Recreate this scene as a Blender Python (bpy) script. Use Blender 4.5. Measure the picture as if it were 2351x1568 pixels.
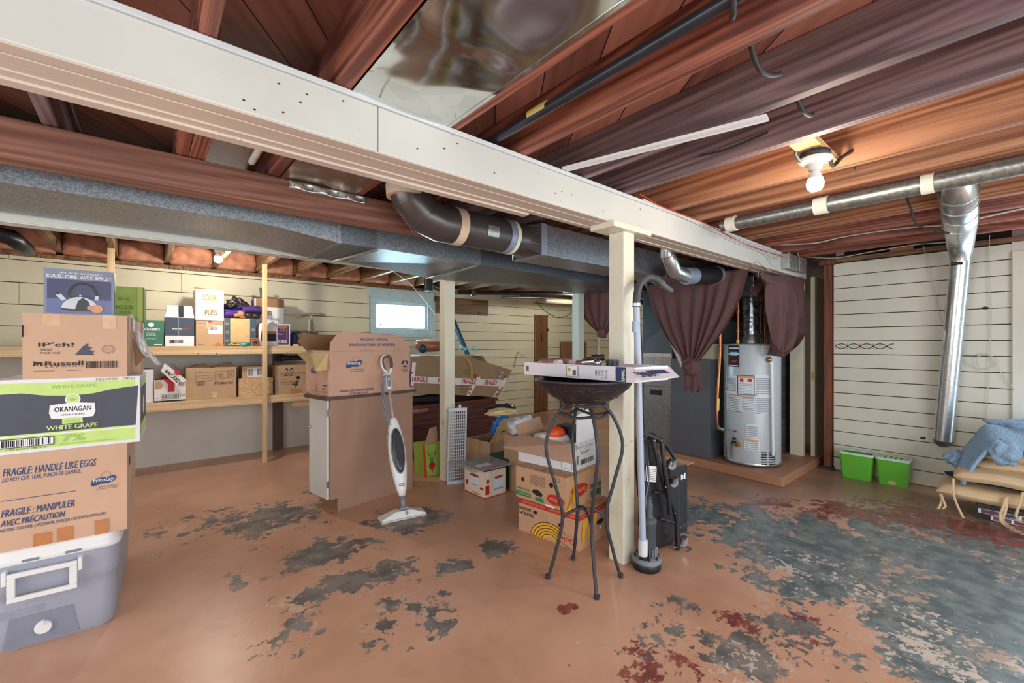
import bpy, bmesh, math, random
from mathutils import Vector, Matrix, noise
random.seed(7)
for o in list(bpy.data.objects): bpy.data.objects.remove(o)
SC = bpy.context.scene
COL = SC.collection
PI = math.pi
# ---------------------------------------------------------------- camera
F_PX = 1000.0; HZ = 790.0; CX = 1175.5; EYE = 1.3
Vd = Vector((.6468, .7627, 0)).normalized(); Rd = Vector((Vd.y, -Vd.x, 0)); Ud = Vector((0, 0, 1))
cam = bpy.data.cameras.new('camera'); camo = bpy.data.objects.new('camera', cam); COL.objects.link(camo)
cam.sensor_width = 36; cam.lens = 36 * F_PX / 2351; cam.shift_y = 6 / 2351; cam.clip_start = .02
camo.location = (0, 0, EYE); camo.rotation_euler = (PI/2, 0, -math.atan2(Vd.x, Vd.y))
SC.camera = camo
# ---------------------------------------------------------------- world, exposure
SC.view_settings.view_transform = 'Standard'; SC.view_settings.look = 'None'
SC.view_settings.exposure = 0.12; SC.view_settings.gamma = 1; SC.view_settings.use_curve_mapping = False
w = bpy.data.worlds.new('world'); SC.world = w; w.use_nodes = True
w.node_tree.nodes['Background'].inputs[0].default_value = (.62, .74, .9, 1)
w.node_tree.nodes['Background'].inputs[1].default_value = .6
# ---------------------------------------------------------------- lights
def area(name, loc, rot, sx, sy, power, col):
    l = bpy.data.lights.new(name, 'AREA'); l.shape = 'RECTANGLE'; l.size = sx; l.size_y = sy
    l.energy = power; l.color = col
    o = bpy.data.objects.new(name, l); COL.objects.link(o); o.location = loc; o.rotation_euler = rot
    return o
def point(name, loc, power, col, r=.035):
    l = bpy.data.lights.new(name, 'POINT'); l.energy = power; l.color = col; l.shadow_soft_size = r
    o = bpy.data.objects.new(name, l); COL.objects.link(o); o.location = loc
    return o
area('added_fill_front', (1.2, -1.95, 1.25), (PI/2, 0, 0), 4.6, 1.9, 118, (.90, .96, 1))          # broad soft fill added behind the camera, in an invented window
area('added_fill_side', (-2.15, 1.6, 1.3), (PI/2, 0, -PI/2), 3.6, 1.6, 60, (.92, .97, 1))             # second added fill, in an invented opening of the left wall
area('daylight_glass_door', (5.40, -.62, 1.15), (PI/2, 0, PI/2), .8, 1.9, 34, (.66, .86, 1))            # glazed door in the right wall
area('daylight_small_window', (2.94, 5.90, 1.71), (-PI/2, 0, 0), .74, .4, 26, (.50, .84, 1))            # the small window in the back wall
point('bulb_light_right', (2.42, .642, 1.98), 11, (1, .9, .76))
point('bulb_light_back', (.552, 5.0, 2.035), 34, (1, .93, .80))
point('added_fill_far', (5.6, 4.75, 2.0), 26, (1, .95, .82))  # added fill brightening the far back
# ---------------------------------------------------------------- points on the photograph's planes
def ray(px, py): return Vd + Rd*((px-CX)/F_PX) + Ud*((HZ-py)/F_PX)
def FZ(px, py, z=0.0):
    d = ray(px, py); return Vector((0, 0, EYE)) + d*((z-EYE)/d.z)
def FY(px, py, Y):
    d = ray(px, py); return Vector((0, 0, EYE)) + d*(Y/d.y)
def FX(px, py, X):
    d = ray(px, py); return Vector((0, 0, EYE)) + d*(X/d.x)
# ---------------------------------------------------------------- materials
def lin(c):
    r = []
    for v in c:
        v = v/255.0
        r.append(v/12.92 if v <= .04045 else ((v+.055)/1.055)**2.4)
    return tuple(r) + (1.0,)
MATS = {}
def base(name):
    m = bpy.data.materials.new(name); m.use_nodes = True
    return m, m.node_tree.nodes, m.node_tree.links, m.node_tree.nodes['Principled BSDF']
def mat(name, col, rough=.6, metal=0, var=.06, nscale=14, bump=0, spec=.5, coat=0):
    """plain surface with a little noise in colour and height"""
    if name in MATS: return MATS[name]
    m, N, L, b = base(name)
    tc = N.new('ShaderNodeTexCoord'); nz = N.new('ShaderNodeTexNoise'); nz.inputs['Scale'].default_value = nscale
    nz.inputs['Detail'].default_value = 4
    L.new(tc.outputs['Object'], nz.inputs['Vector'])
    cr = N.new('ShaderNodeValToRGB'); c = lin(col)
    cr.color_ramp.elements[0].position = .3; cr.color_ramp.elements[1].position = .7
    cr.color_ramp.elements[0].color = tuple(x*(1-var) for x in c[:3]) + (1,)
    cr.color_ramp.elements[1].color = tuple(min(1, x*(1+var)) for x in c[:3]) + (1,)
    L.new(nz.outputs['Fac'], cr.inputs['Fac']); L.new(cr.outputs['Color'], b.inputs['Base Color'])
    b.inputs['Roughness'].default_value = rough; b.inputs['Metallic'].default_value = metal
    b.inputs['Specular IOR Level'].default_value = spec; b.inputs['Coat Weight'].default_value = coat
    if bump:
        bp = N.new('ShaderNodeBump'); bp.inputs['Strength'].default_value = bump; bp.inputs['Distance'].default_value = .01
        L.new(nz.outputs['Fac'], bp.inputs['Height']); L.new(bp.outputs['Normal'], b.inputs['Normal'])
    MATS[name] = m; return m
def wood(name, c0, c1, axis='Y', rough=.6, fine=34, long=.9, blotch=.35, bump=.35, c2=None, ringy=0):
    if name in MATS: return MATS[name]
    m, N, L, b = base(name)
    tc = N.new('ShaderNodeTexCoord'); oi = N.new('ShaderNodeObjectInfo')
    add = N.new('ShaderNodeVectorMath'); add.operation = 'MULTIPLY_ADD'
    L.new(oi.outputs['Random'], add.inputs[0]); add.inputs[1].default_value = (13, 17, 19); L.new(tc.outputs['Object'], add.inputs[2])
    mp = N.new('ShaderNodeMapping'); s = [fine]*3; s['XYZ'.index(axis)] = long; mp.inputs['Scale'].default_value = s
    L.new(add.outputs[0], mp.inputs['Vector'])
    nz = N.new('ShaderNodeTexNoise'); nz.inputs['Scale'].default_value = 1; nz.inputs['Detail'].default_value = 6
    nz.inputs['Roughness'].default_value = .65; nz.inputs['Distortion'].default_value = .5
    L.new(mp.outputs[0], nz.inputs['Vector'])
    # growth rings: bands of a stretched low noise
    mp2 = N.new('ShaderNodeMapping'); s2 = [3.2]*3; s2['XYZ'.index(axis)] = .13; mp2.inputs['Scale'].default_value = s2
    L.new(add.outputs[0], mp2.inputs['Vector'])
    n2 = N.new('ShaderNodeTexNoise'); n2.inputs['Scale'].default_value = 1; n2.inputs['Detail'].default_value = 1.5; L.new(mp2.outputs[0], n2.inputs['Vector'])
    ml = N.new('ShaderNodeMath'); ml.operation = 'MULTIPLY'; ml.inputs[1].default_value = 140; L.new(n2.outputs['Fac'], ml.inputs[0])
    sn = N.new('ShaderNodeMath'); sn.operation = 'SINE'; L.new(ml.outputs[0], sn.inputs[0])
    ma = N.new('ShaderNodeMath'); ma.operation = 'MULTIPLY_ADD'; ma.inputs[1].default_value = .075*(1+ringy); L.new(sn.outputs[0], ma.inputs[0]); L.new(nz.outputs['Fac'], ma.inputs[2])
    cr = N.new('ShaderNodeValToRGB'); e = cr.color_ramp.elements
    e[0].position = .36; e[0].color = lin(c0); e[1].position = .63; e[1].color = lin(c1)
    L.new(ma.outputs[0], cr.inputs['Fac'])
    nb = N.new('ShaderNodeTexNoise'); nb.inputs['Scale'].default_value = 2.2; nb.inputs['Detail'].default_value = 3; L.new(add.outputs[0], nb.inputs['Vector'])
    mx = N.new('ShaderNodeMixRGB'); mx.blend_type = 'MIX'
    mr = N.new('ShaderNodeMapRange'); mr.inputs[1].default_value = .42; mr.inputs[2].default_value = .68; mr.inputs[4].default_value = blotch
    L.new(nb.outputs['Fac'], mr.inputs[0]); L.new(mr.outputs[0], mx.inputs['Fac'])
    L.new(cr.outputs['Color'], mx.inputs['Color1']); mx.inputs['Color2'].default_value = lin(c2 or c0)
    L.new(mx.outputs[0], b.inputs['Base Color']); b.inputs['Roughness'].default_value = rough
    bp = N.new('ShaderNodeBump'); bp.inputs['Strength'].default_value = bump; bp.inputs['Distance'].default_value = .004
    L.new(ma.outputs[0], bp.inputs['Height']); L.new(bp.outputs['Normal'], b.inputs['Normal'])
    MATS[name] = m; return m
def painted(name, col, dark=None, rough=.5, speck=.5, scale=9, bump=.12):
    """painted boards / concrete: soft variation plus sparse dark specks and scuffs"""
    if name in MATS: return MATS[name]
    m, N, L, b = base(name)
    tc = N.new('ShaderNodeTexCoord')
    n1 = N.new('ShaderNodeTexNoise'); n1.inputs['Scale'].default_value = 1.6; n1.inputs['Detail'].default_value = 5; L.new(tc.outputs['Object'], n1.inputs['Vector'])
    cr = N.new('ShaderNodeValToRGB'); c = lin(col)
    cr.color_ramp.elements[0].position = .3; cr.color_ramp.elements[1].position = .7
    cr.color_ramp.elements[0].color = tuple(x*.88 for x in c[:3])+(1,); cr.color_ramp.elements[1].color = tuple(min(1, x*1.06) for x in c[:3])+(1,)
    L.new(n1.outputs['Fac'], cr.inputs['Fac'])
    n2 = N.new('ShaderNodeTexNoise'); n2.inputs['Scale'].default_value = scale*4; n2.inputs['Detail'].default_value = 2; L.new(tc.outputs['Object'], n2.inputs['Vector'])
    mr = N.new('ShaderNodeMapRange'); mr.inputs[1].default_value = .74; mr.inputs[2].default_value = .78; mr.inputs[4].default_value = speck; L.new(n2.outputs['Fac'], mr.inputs[0])
    mx = N.new('ShaderNodeMixRGB'); L.new(mr.outputs[0], mx.inputs['Fac']); L.new(cr.outputs['Color'], mx.inputs['Color1']); mx.inputs['Color2'].default_value = lin(dark or (120, 105, 85))
    L.new(mx.outputs[0], b.inputs['Base Color']); b.inputs['Roughness'].default_value = rough
    n3 = N.new('ShaderNodeTexNoise'); n3.inputs['Scale'].default_value = scale; n3.inputs['Detail'].default_value = 6; L.new(tc.outputs['Object'], n3.inputs['Vector'])
    bp = N.new('ShaderNodeBump'); bp.inputs['Strength'].default_value = bump; bp.inputs['Distance'].default_value = .01
    L.new(n3.outputs['Fac'], bp.inputs['Height']); L.new(bp.outputs['Normal'], b.inputs['Normal'])
    MATS[name] = m; return m
def galv(name, c0, c1, rough=.38, scale=55, metal=.85, bump=0, bscale=2):
    """galvanised sheet with its spangle"""
    if name in MATS: return MATS[name]
    m, N, L, b = base(name)
    tc = N.new('ShaderNodeTexCoord'); v = N.new('ShaderNodeTexVoronoi'); v.inputs['Scale'].default_value = scale; L.new(tc.outputs['Object'], v.inputs['Vector'])
    cr = N.new('ShaderNodeValToRGB'); cr.color_ramp.elements[0].color = lin(c0); cr.color_ramp.elements[1].color = lin(c1)
    sp = N.new('ShaderNodeSeparateColor'); L.new(v.outputs['Color'], sp.inputs[0]); L.new(sp.outputs[0], cr.inputs['Fac'])
    L.new(cr.outputs['Color'], b.inputs['Base Color']); b.inputs['Metallic'].default_value = metal; b.inputs['Roughness'].default_value = rough
    if bump:
        n = N.new('ShaderNodeTexNoise'); n.inputs['Scale'].default_value = bscale; n.inputs['Detail'].default_value = 1; n.inputs['Distortion'].default_value = .6; L.new(tc.outputs['Object'], n.inputs['Vector'])
        bp = N.new('ShaderNodeBump'); bp.inputs['Strength'].default_value = bump; bp.inputs['Distance'].default_value = .12
        L.new(n.outputs['Fac'], bp.inputs['Height']); L.new(bp.outputs['Normal'], b.inputs['Normal'])
    MATS[name] = m; return m
def emit(name, col, s):
    if name in MATS: return MATS[name]
    m, N, L, b = base(name); b.inputs['Base Color'].default_value = lin(col); b.inputs['Emission Color'].default_value = lin(col); b.inputs['Emission Strength'].default_value = s
    MATS[name] = m; return m
def glass(name, col, rough=.05, alpha=.35):
    if name in MATS: return MATS[name]
    m, N, L, b = base(name); b.inputs['Base Color'].default_value = lin(col); b.inputs['Roughness'].default_value = rough; b.inputs['Alpha'].default_value = alpha
    b.inputs['Specular IOR Level'].default_value = .9
    MATS[name] = m; return m
card = mat('cardboard', (190, 156, 122), .85, var=.07, nscale=5, bump=.12)
card_pink = mat('cardboard_pinkish', (204, 166, 138), .85, var=.06, nscale=4, bump=.15)
card_dk = mat('cardboard_dark', (150, 112, 80), .88, var=.1, nscale=6, bump=.15)
card_in = mat('cardboard_inside', (186, 148, 122), .9, var=.06)
card_yel = mat('cardboard_yellow', (214, 182, 128), .85, var=.08, bump=.1)
cardw = mat('card_white', (226, 224, 226), .55, var=.03)
tape_clear = mat('parcel_tape', (205, 165, 130), .25, var=.1, nscale=30)
tape_brown = mat('brown_tape', (190, 125, 78), .35, var=.06, nscale=30)
ink_blue = mat('ink_blue', (52, 74, 120), .7); ink_navy = mat('ink_navy', (38, 58, 96), .7)
ink_blk = mat('ink_black', (34, 32, 34), .7); ink_grey = mat('ink_grey', (110, 96, 84), .8); ink_red = mat('ink_red', (190, 30, 34), .6)
ink_wht = mat('ink_white', (236, 236, 234), .6); ink_grn = mat('ink_green', (40, 128, 82), .6); ink_yel = mat('ink_yellow', (238, 176, 44), .6)
ink_lime = mat('ink_lime', (196, 222, 128), .6); ink_lime2 = mat('ink_lime_dark', (160, 192, 104), .6)
char = mat('print_charcoal', (74, 76, 88), .6); ink_gold = mat('ink_gold', (214, 160, 60), .6)
cream = painted('cream_paint', (208, 207, 198), rough=.42)
cream_wall = painted('cream_wall_paint', (222, 216, 188), rough=.5, speck=.7)
cream_r = painted('cream_paint_right', (228, 225, 208), rough=.5, speck=.6)
cream_post = painted('cream_post_paint', (226, 220, 198), rough=.45, bump=.5, scale=16)
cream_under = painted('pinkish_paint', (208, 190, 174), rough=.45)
conc = painted('painted_concrete', (206, 202, 192), rough=.7, bump=.4, scale=7)
gap = mat('gap_dark', (40, 32, 26), .9)
pine = wood('new_pine', (204, 166, 120), (234, 206, 164), 'X', blotch=.2, ringy=.2)
pine_z = wood('new_pine_upright', (206, 168, 122), (236, 208, 166), 'Z', blotch=.2, ringy=.2)
joist_red = wood('red_brown_joist', (104, 54, 42), (176, 108, 84), 'Y', ringy=.5, c2=(120, 84, 82))
joist_dk = wood('dark_joist', (88, 68, 68), (146, 120, 118), 'Y', ringy=.5, c2=(110, 88, 92), blotch=.6)
joist_lit = wood('bulb_lit_joist', (124, 80, 56), (184, 134, 100), 'Y', ringy=.8, c2=(170, 96, 56), blotch=.3)  # warm bulb light worked into the wood colour as orange
joist_old = wood('old_joist', (84, 58, 38), (150, 112, 76), 'Y', c2=(120, 96, 70))
timber = wood('brown_timber', (120, 78, 62), (160, 112, 94), 'X', ringy=.2, c2=(132, 90, 76))
trunkw = wood('mahogany', (66, 28, 20), (112, 54, 40), 'X', rough=.4, c2=(84, 40, 30))
brown_z = wood('brown_post_wood', (96, 50, 34), (140, 80, 56), 'Z', c2=(110, 66, 50))
doorbrown = wood('brown_door_stain', (104, 70, 46), (142, 100, 66), 'Z', c2=(120, 84, 56))
drift = wood('driftwood', (104, 92, 78), (162, 148, 128), 'Z')
galv_d = galv('galvanised_sheet', (136, 142, 148), (184, 192, 198), .40, 150)
galv_dk = galv('galvanised_dark', (112, 118, 124), (142, 150, 156), .42, 150)
galv_pipe = galv('galvanised_aged', (140, 144, 140), (176, 180, 174), .36, 60)
galv_b = galv('galvanised_bright', (192, 197, 198), (216, 220, 219), .27, 40)
panned = galv('panned_sheet', (196, 198, 194), (210, 212, 208), .13, 12, 1, bump=.55, bscale=2.4)
blackduct = mat('grey_black_duct', (92, 86, 84), .32, .55, var=.12, nscale=8)
grey_fur = mat('furnace_enamel', (96, 100, 108), .45, .2, var=.04)
heat_grey = mat('heater_enamel', (186, 194, 200), .35, .1, var=.03)
copper = mat('copper', (190, 118, 80), .3, .9); brass = mat('brass', (190, 150, 80), .3, .9)
iron = mat('dark_iron', (62, 62, 68), .5, .4, var=.15, nscale=60, bump=.2)
blackp = mat('black_plastic', (30, 30, 34), .4, var=.1); rubber = mat('black_rubber', (62, 64, 66), .55, var=.1)
whitep = mat('white_plastic', (232, 232, 230), .35, var=.02); greyp = mat('grey_plastic', (126, 130, 140), .4, var=.04)
chrome = mat('chrome', (210, 212, 216), .15, 1, var=.02); darkgls = mat('smoked_window', (58, 62, 70), .15, var=.1)
pvc = mat('pvc_grey', (168, 178, 196), .35, var=.03)
cool = mat('cooler_grey', (158, 162, 176), .38, var=.03, nscale=3)
steel = mat('steel', (150, 152, 156), .35, .9)
twhite = mat('white_cloth_tape', (226, 222, 206), .7, var=.05); tgrey = mat('silver_tape', (150, 160, 180), .4, .3, var=.08)
brown_cloth = mat('brown_curtain_cloth', (98, 68, 66), .85, var=.1, nscale=30, bump=.15)
tanc = mat('tan_canvas', (222, 192, 152), .85, var=.06, nscale=8, bump=.25)
blue_knit = mat('pale_blue_knit', (150, 178, 204), .95, var=.12, nscale=70, bump=.9)
navy = mat('navy_cloth', (34, 42, 76), .9, bump=.4); wirew = mat('white_wire', (214, 208, 196), .5); wirer = mat('red_wire', (184, 60, 48), .5); wireb = mat('black_wire', (42, 38, 38), .6)
green_pl = mat('green_plastic', (104, 190, 60), .35, var=.03)
brickm, N, L, b = base('dark_brick'); MATS['dark_brick'] = brickm
tc = N.new('ShaderNodeTexCoord'); bk = N.new('ShaderNodeTexBrick'); bk.inputs['Scale'].default_value = 5.2
mpb = N.new('ShaderNodeMapping'); mpb.inputs['Rotation'].default_value = (PI/2, 0, 0)
cxz = N.new('ShaderNodeSeparateXYZ'); cmb = N.new('ShaderNodeCombineXYZ'); ad = N.new('ShaderNodeMath'); ad.operation = 'ADD'
L.new(tc.outputs['Object'], cxz.inputs[0]); L.new(cxz.outputs[0], ad.inputs[0]); L.new(cxz.outputs[1], ad.inputs[1]); L.new(ad.outputs[0], cmb.inputs[0]); L.new(cxz.outputs[2], cmb.inputs[1])
L.new(cmb.outputs[0], bk.inputs['Vector']); bk.inputs['Color1'].default_value = lin((92, 92, 98)); bk.inputs['Color2'].default_value = lin((70, 66, 70)); bk.inputs['Mortar'].default_value = lin((44, 42, 46)); bk.inputs['Row Height'].default_value = .4; bk.inputs['Brick Width'].default_value = 1.05
L.new(bk.outputs['Color'], b.inputs['Base Color']); b.inputs['Roughness'].default_value = .8
# ---------------------------------------------------------------- mesh builder
def rotz(a): return Matrix.Rotation(a, 4, 'Z')
class MB:
    def __init__(s): s.v = []; s.f = []; s.mi = []; s.sm = []; s.m = []
    def mid(s, m):
        if m not in s.m: s.m.append(m)
        return s.m.index(m)
    def add(s, vs, fs, m, M=None, smooth=False):
        o = len(s.v); k = s.mid(m)
        for p in vs:
            p = Vector(p); s.v.append(M @ p if M else p)
        for f in fs: s.f.append(tuple(i+o for i in f)); s.mi.append(k); s.sm.append(smooth)
        return s
    def hexa(s, p, m, M=None):   # p: bottom 4 ccw, top 4 ccw
        return s.add(p, [(3, 2, 1, 0), (4, 5, 6, 7), (0, 1, 5, 4), (1, 2, 6, 5), (2, 3, 7, 6), (3, 0, 4, 7)], m, M)
    def box(s, x0, y0, z0, x1, y1, z1, m, M=None):
        return s.hexa([(x0, y0, z0), (x1, y0, z0), (x1, y1, z0), (x0, y1, z0), (x0, y0, z1), (x1, y0, z1), (x1, y1, z1), (x0, y1, z1)], m, M)
    def quad(s, a, b, c, d, m, M=None): return s.add([a, b, c, d], [(0, 1, 2, 3)], m, M)
    def slab(s, a, b, c, d, t, m, M=None):
        a, b, c, d = map(Vector, (a, b, c, d)); n = (b-a).cross(d-a).normalized()*t
        return s.hexa([a-n, b-n, c-n, d-n, a, b, c, d], m, M)
    def tube(s, pts, r, m, n=12, M=None, cap=True):
        pts = [Vector(p) for p in pts]; rs = r if isinstance(r, (list, tuple)) else [r]*len(pts)
        vs = []; up = None
        for i, p in enumerate(pts):
            t = (pts[min(i+1, len(pts)-1)] - pts[max(i-1, 0)]).normalized()
            if up is None: up = t.orthogonal().normalized()
            else: up = (up - t*up.dot(t)); up = up.normalized() if up.length > 1e-6 else t.orthogonal().normalized()
            sd = t.cross(up)
            for k in range(n):
                a = 2*PI*k/n; vs.append(p + (up*math.cos(a) + sd*math.sin(a))*rs[i])
        fs = [(i*n+k, i*n+(k+1) % n, (i+1)*n+(k+1) % n, (i+1)*n+k) for i in range(len(pts)-1) for k in range(n)]
        s.add(vs, fs, m, M, True)
        if cap:
            s.add(vs[:n], [tuple(range(n))[::-1]], m, M); s.add(vs[-n:], [tuple(range(n))], m, M)
        return s
    def lathe(s, prof, m, n=32, M=None, smooth=True):   # prof: (r,z)
        vs = [(r*math.cos(2*PI*k/n), r*math.sin(2*PI*k/n), z) for r, z in prof for k in range(n)]
        fs = [(i*n+k, i*n+(k+1) % n, (i+1)*n+(k+1) % n, (i+1)*n+k) for i in range(len(prof)-1) for k in range(n)]
        return s.add(vs, fs, m, M, smooth)
    def cyl(s, r, z0, z1, m, n=24, M=None):
        s.lathe([(r, z0), (r, z1)], m, n, M)
        vs = [(r*math.cos(2*PI*k/n), r*math.sin(2*PI*k/n), z) for z in (z0, z1) for k in range(n)]
        return s.add(vs, [tuple(range(n))[::-1], tuple(range(n, 2*n))], m, M)
    def ball(s, c, r, m, n=16, M=None):
        rx, ry, rz = r if isinstance(r, (list, tuple)) else (r, r, r); vs = []; h = n//2
        for i in range(h+1):
            for k in range(n):
                a = PI*i/h; t = 2*PI*k/n; vs.append((c[0]+rx*math.sin(a)*math.cos(t), c[1]+ry*math.sin(a)*math.sin(t), c[2]-rz*math.cos(a)))
        fs = [(i*n+k, i*n+(k+1) % n, (i+1)*n+(k+1) % n, (i+1)*n+k) for i in range(h) for k in range(n)]
        return s.add(vs, fs, m, M, True)
    def prism(s, poly, z0, z1, m, M=None):
        n = len(poly); vs = [(x, y, z0) for x, y in poly]+[(x, y, z1) for x, y in poly]
        fs = [tuple(range(n))[::-1], tuple(range(n, 2*n))]+[(i, (i+1) % n, n+(i+1) % n, n+i) for i in range(n)]
        return s.add(vs, fs, m, M)
    def poly(s, pts, m, M=None): return s.add(pts, [tuple(range(len(pts)))], m, M)
    def grid(s, fn, nu, nv, m, M=None, smooth=True):
        vs = [fn(i/nu, j/nv) for j in range(nv+1) for i in range(nu+1)]
        fs = [(j*(nu+1)+i, j*(nu+1)+i+1, (j+1)*(nu+1)+i+1, (j+1)*(nu+1)+i) for j in range(nv) for i in range(nu)]
        return s.add(vs, fs, m, M, smooth)
    def text(s, body, rect, m, M, bold=0, shear=0, space=1.0):
        """lettering fitted to rect (x0,y0,x1,y1) in the plane M"""
        cu = bpy.data.curves.new('lettering', 'FONT'); cu.body = body; cu.resolution_u = 2; cu.shear = shear; cu.space_character = space
        ob = bpy.data.objects.new('lettering', cu); me = ob.to_mesh()
        if me and me.vertices:
            xs = [v.co.x for v in me.vertices]; ys = [v.co.y for v in me.vertices]
            ax, bx, ay, by = min(xs), max(xs), min(ys), max(ys)
            sx = (rect[2]-rect[0])/max(1e-6, bx-ax); sy = (rect[3]-rect[1])/max(1e-6, by-ay)
            vs = [(rect[0]+(v.co.x-ax)*sx, rect[1]+(v.co.y-ay)*sy, 0) for v in me.vertices]
            k = bold*(rect[3]-rect[1])*1.8   # heavier strokes: the same letters laid side by side
            for dx, dz in ((0, 0), (k, .00006), (-k, .00012))[:3 if bold > 0 else 1]: s.add([(x+dx, y, dz) for x, y, z in vs], [tuple(p.vertices) for p in me.polygons], m, M)
        ob.to_mesh_clear(); bpy.data.objects.remove(ob); bpy.data.curves.remove(cu)
        return s
    def build(s, name, parent=None, W=False, bev=0, seg=2, sub=0, solid=0, loc=None, rz=0, shade=None):
        vs = s.v
        if parent is not None and W:
            Mi = (Matrix.Translation(parent.location) @ parent.rotation_euler.to_matrix().to_4x4()).inverted(); vs = [Mi @ p for p in vs]
        off = Vector((0, 0, 0))
        if parent is None and loc is None:
            xs = [p.x for p in vs]; ys = [p.y for p in vs]; zs = [p.z for p in vs]
            off = Vector(((min(xs)+max(xs))/2, (min(ys)+max(ys))/2, min(zs))); vs = [p-off for p in vs]; loc = off
        me = bpy.data.meshes.new(name); me.from_pydata([tuple(p) for p in vs], [], s.f)
        for m in s.m: me.materials.append(m)
        me.polygons.foreach_set('material_index', s.mi); me.polygons.foreach_set('use_smooth', s.sm); me.update()
        o = bpy.data.objects.new(name, me); COL.objects.link(o)
        if parent is not None: o.parent = parent
        elif loc is not None: o.location = loc; o.rotation_euler.z = rz
        if solid: q = o.modifiers.new('solid', 'SOLIDIFY'); q.thickness = solid; q.offset = 0
        if bev: q = o.modifiers.new('bevel', 'BEVEL'); q.width = bev; q.segments = seg; q.limit_method = 'ANGLE'; q.angle_limit = math.radians(50)
        if sub: q = o.modifiers.new('sub', 'SUBSURF'); q.levels = sub; q.render_levels = sub
        return o
def tag(o, label, cat, group=None):
    o['label'] = label; o['category'] = cat
    if group: o['group'] = group
    return o
def thing(name, label, cat, loc=(0, 0, 0), rz=0, group=None):
    o = bpy.data.objects.new(name, None); COL.objects.link(o); o.location = loc; o.rotation_euler = (0, 0, rz); o.empty_display_size = .05
    return tag(o, label, cat, group)
def struct(o): o['kind'] = 'structure'; return o
def copy_tree(o, parent=None):
    c = o.copy(); COL.objects.link(c); c.parent = parent
    for ch in list(o.children): copy_tree(ch, c)
    return c
def mix(a, b, t): return a + (b-a)*t
def bez(P, n=12):
    """smooth curve through points"""
    P = [Vector(p) for p in P]; out = []
    for i in range(len(P)-1):
        p0 = P[max(i-1, 0)]; p1 = P[i]; p2 = P[i+1]; p3 = P[min(i+2, len(P)-1)]
        for k in range(n):
            t = k/n; out.append(.5*((2*p1)+(p2-p0)*t+(2*p0-5*p1+4*p2-p3)*t*t+(3*p1-p0-3*p2+p3)*t**3))
    out.append(P[-1]); return out
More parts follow.
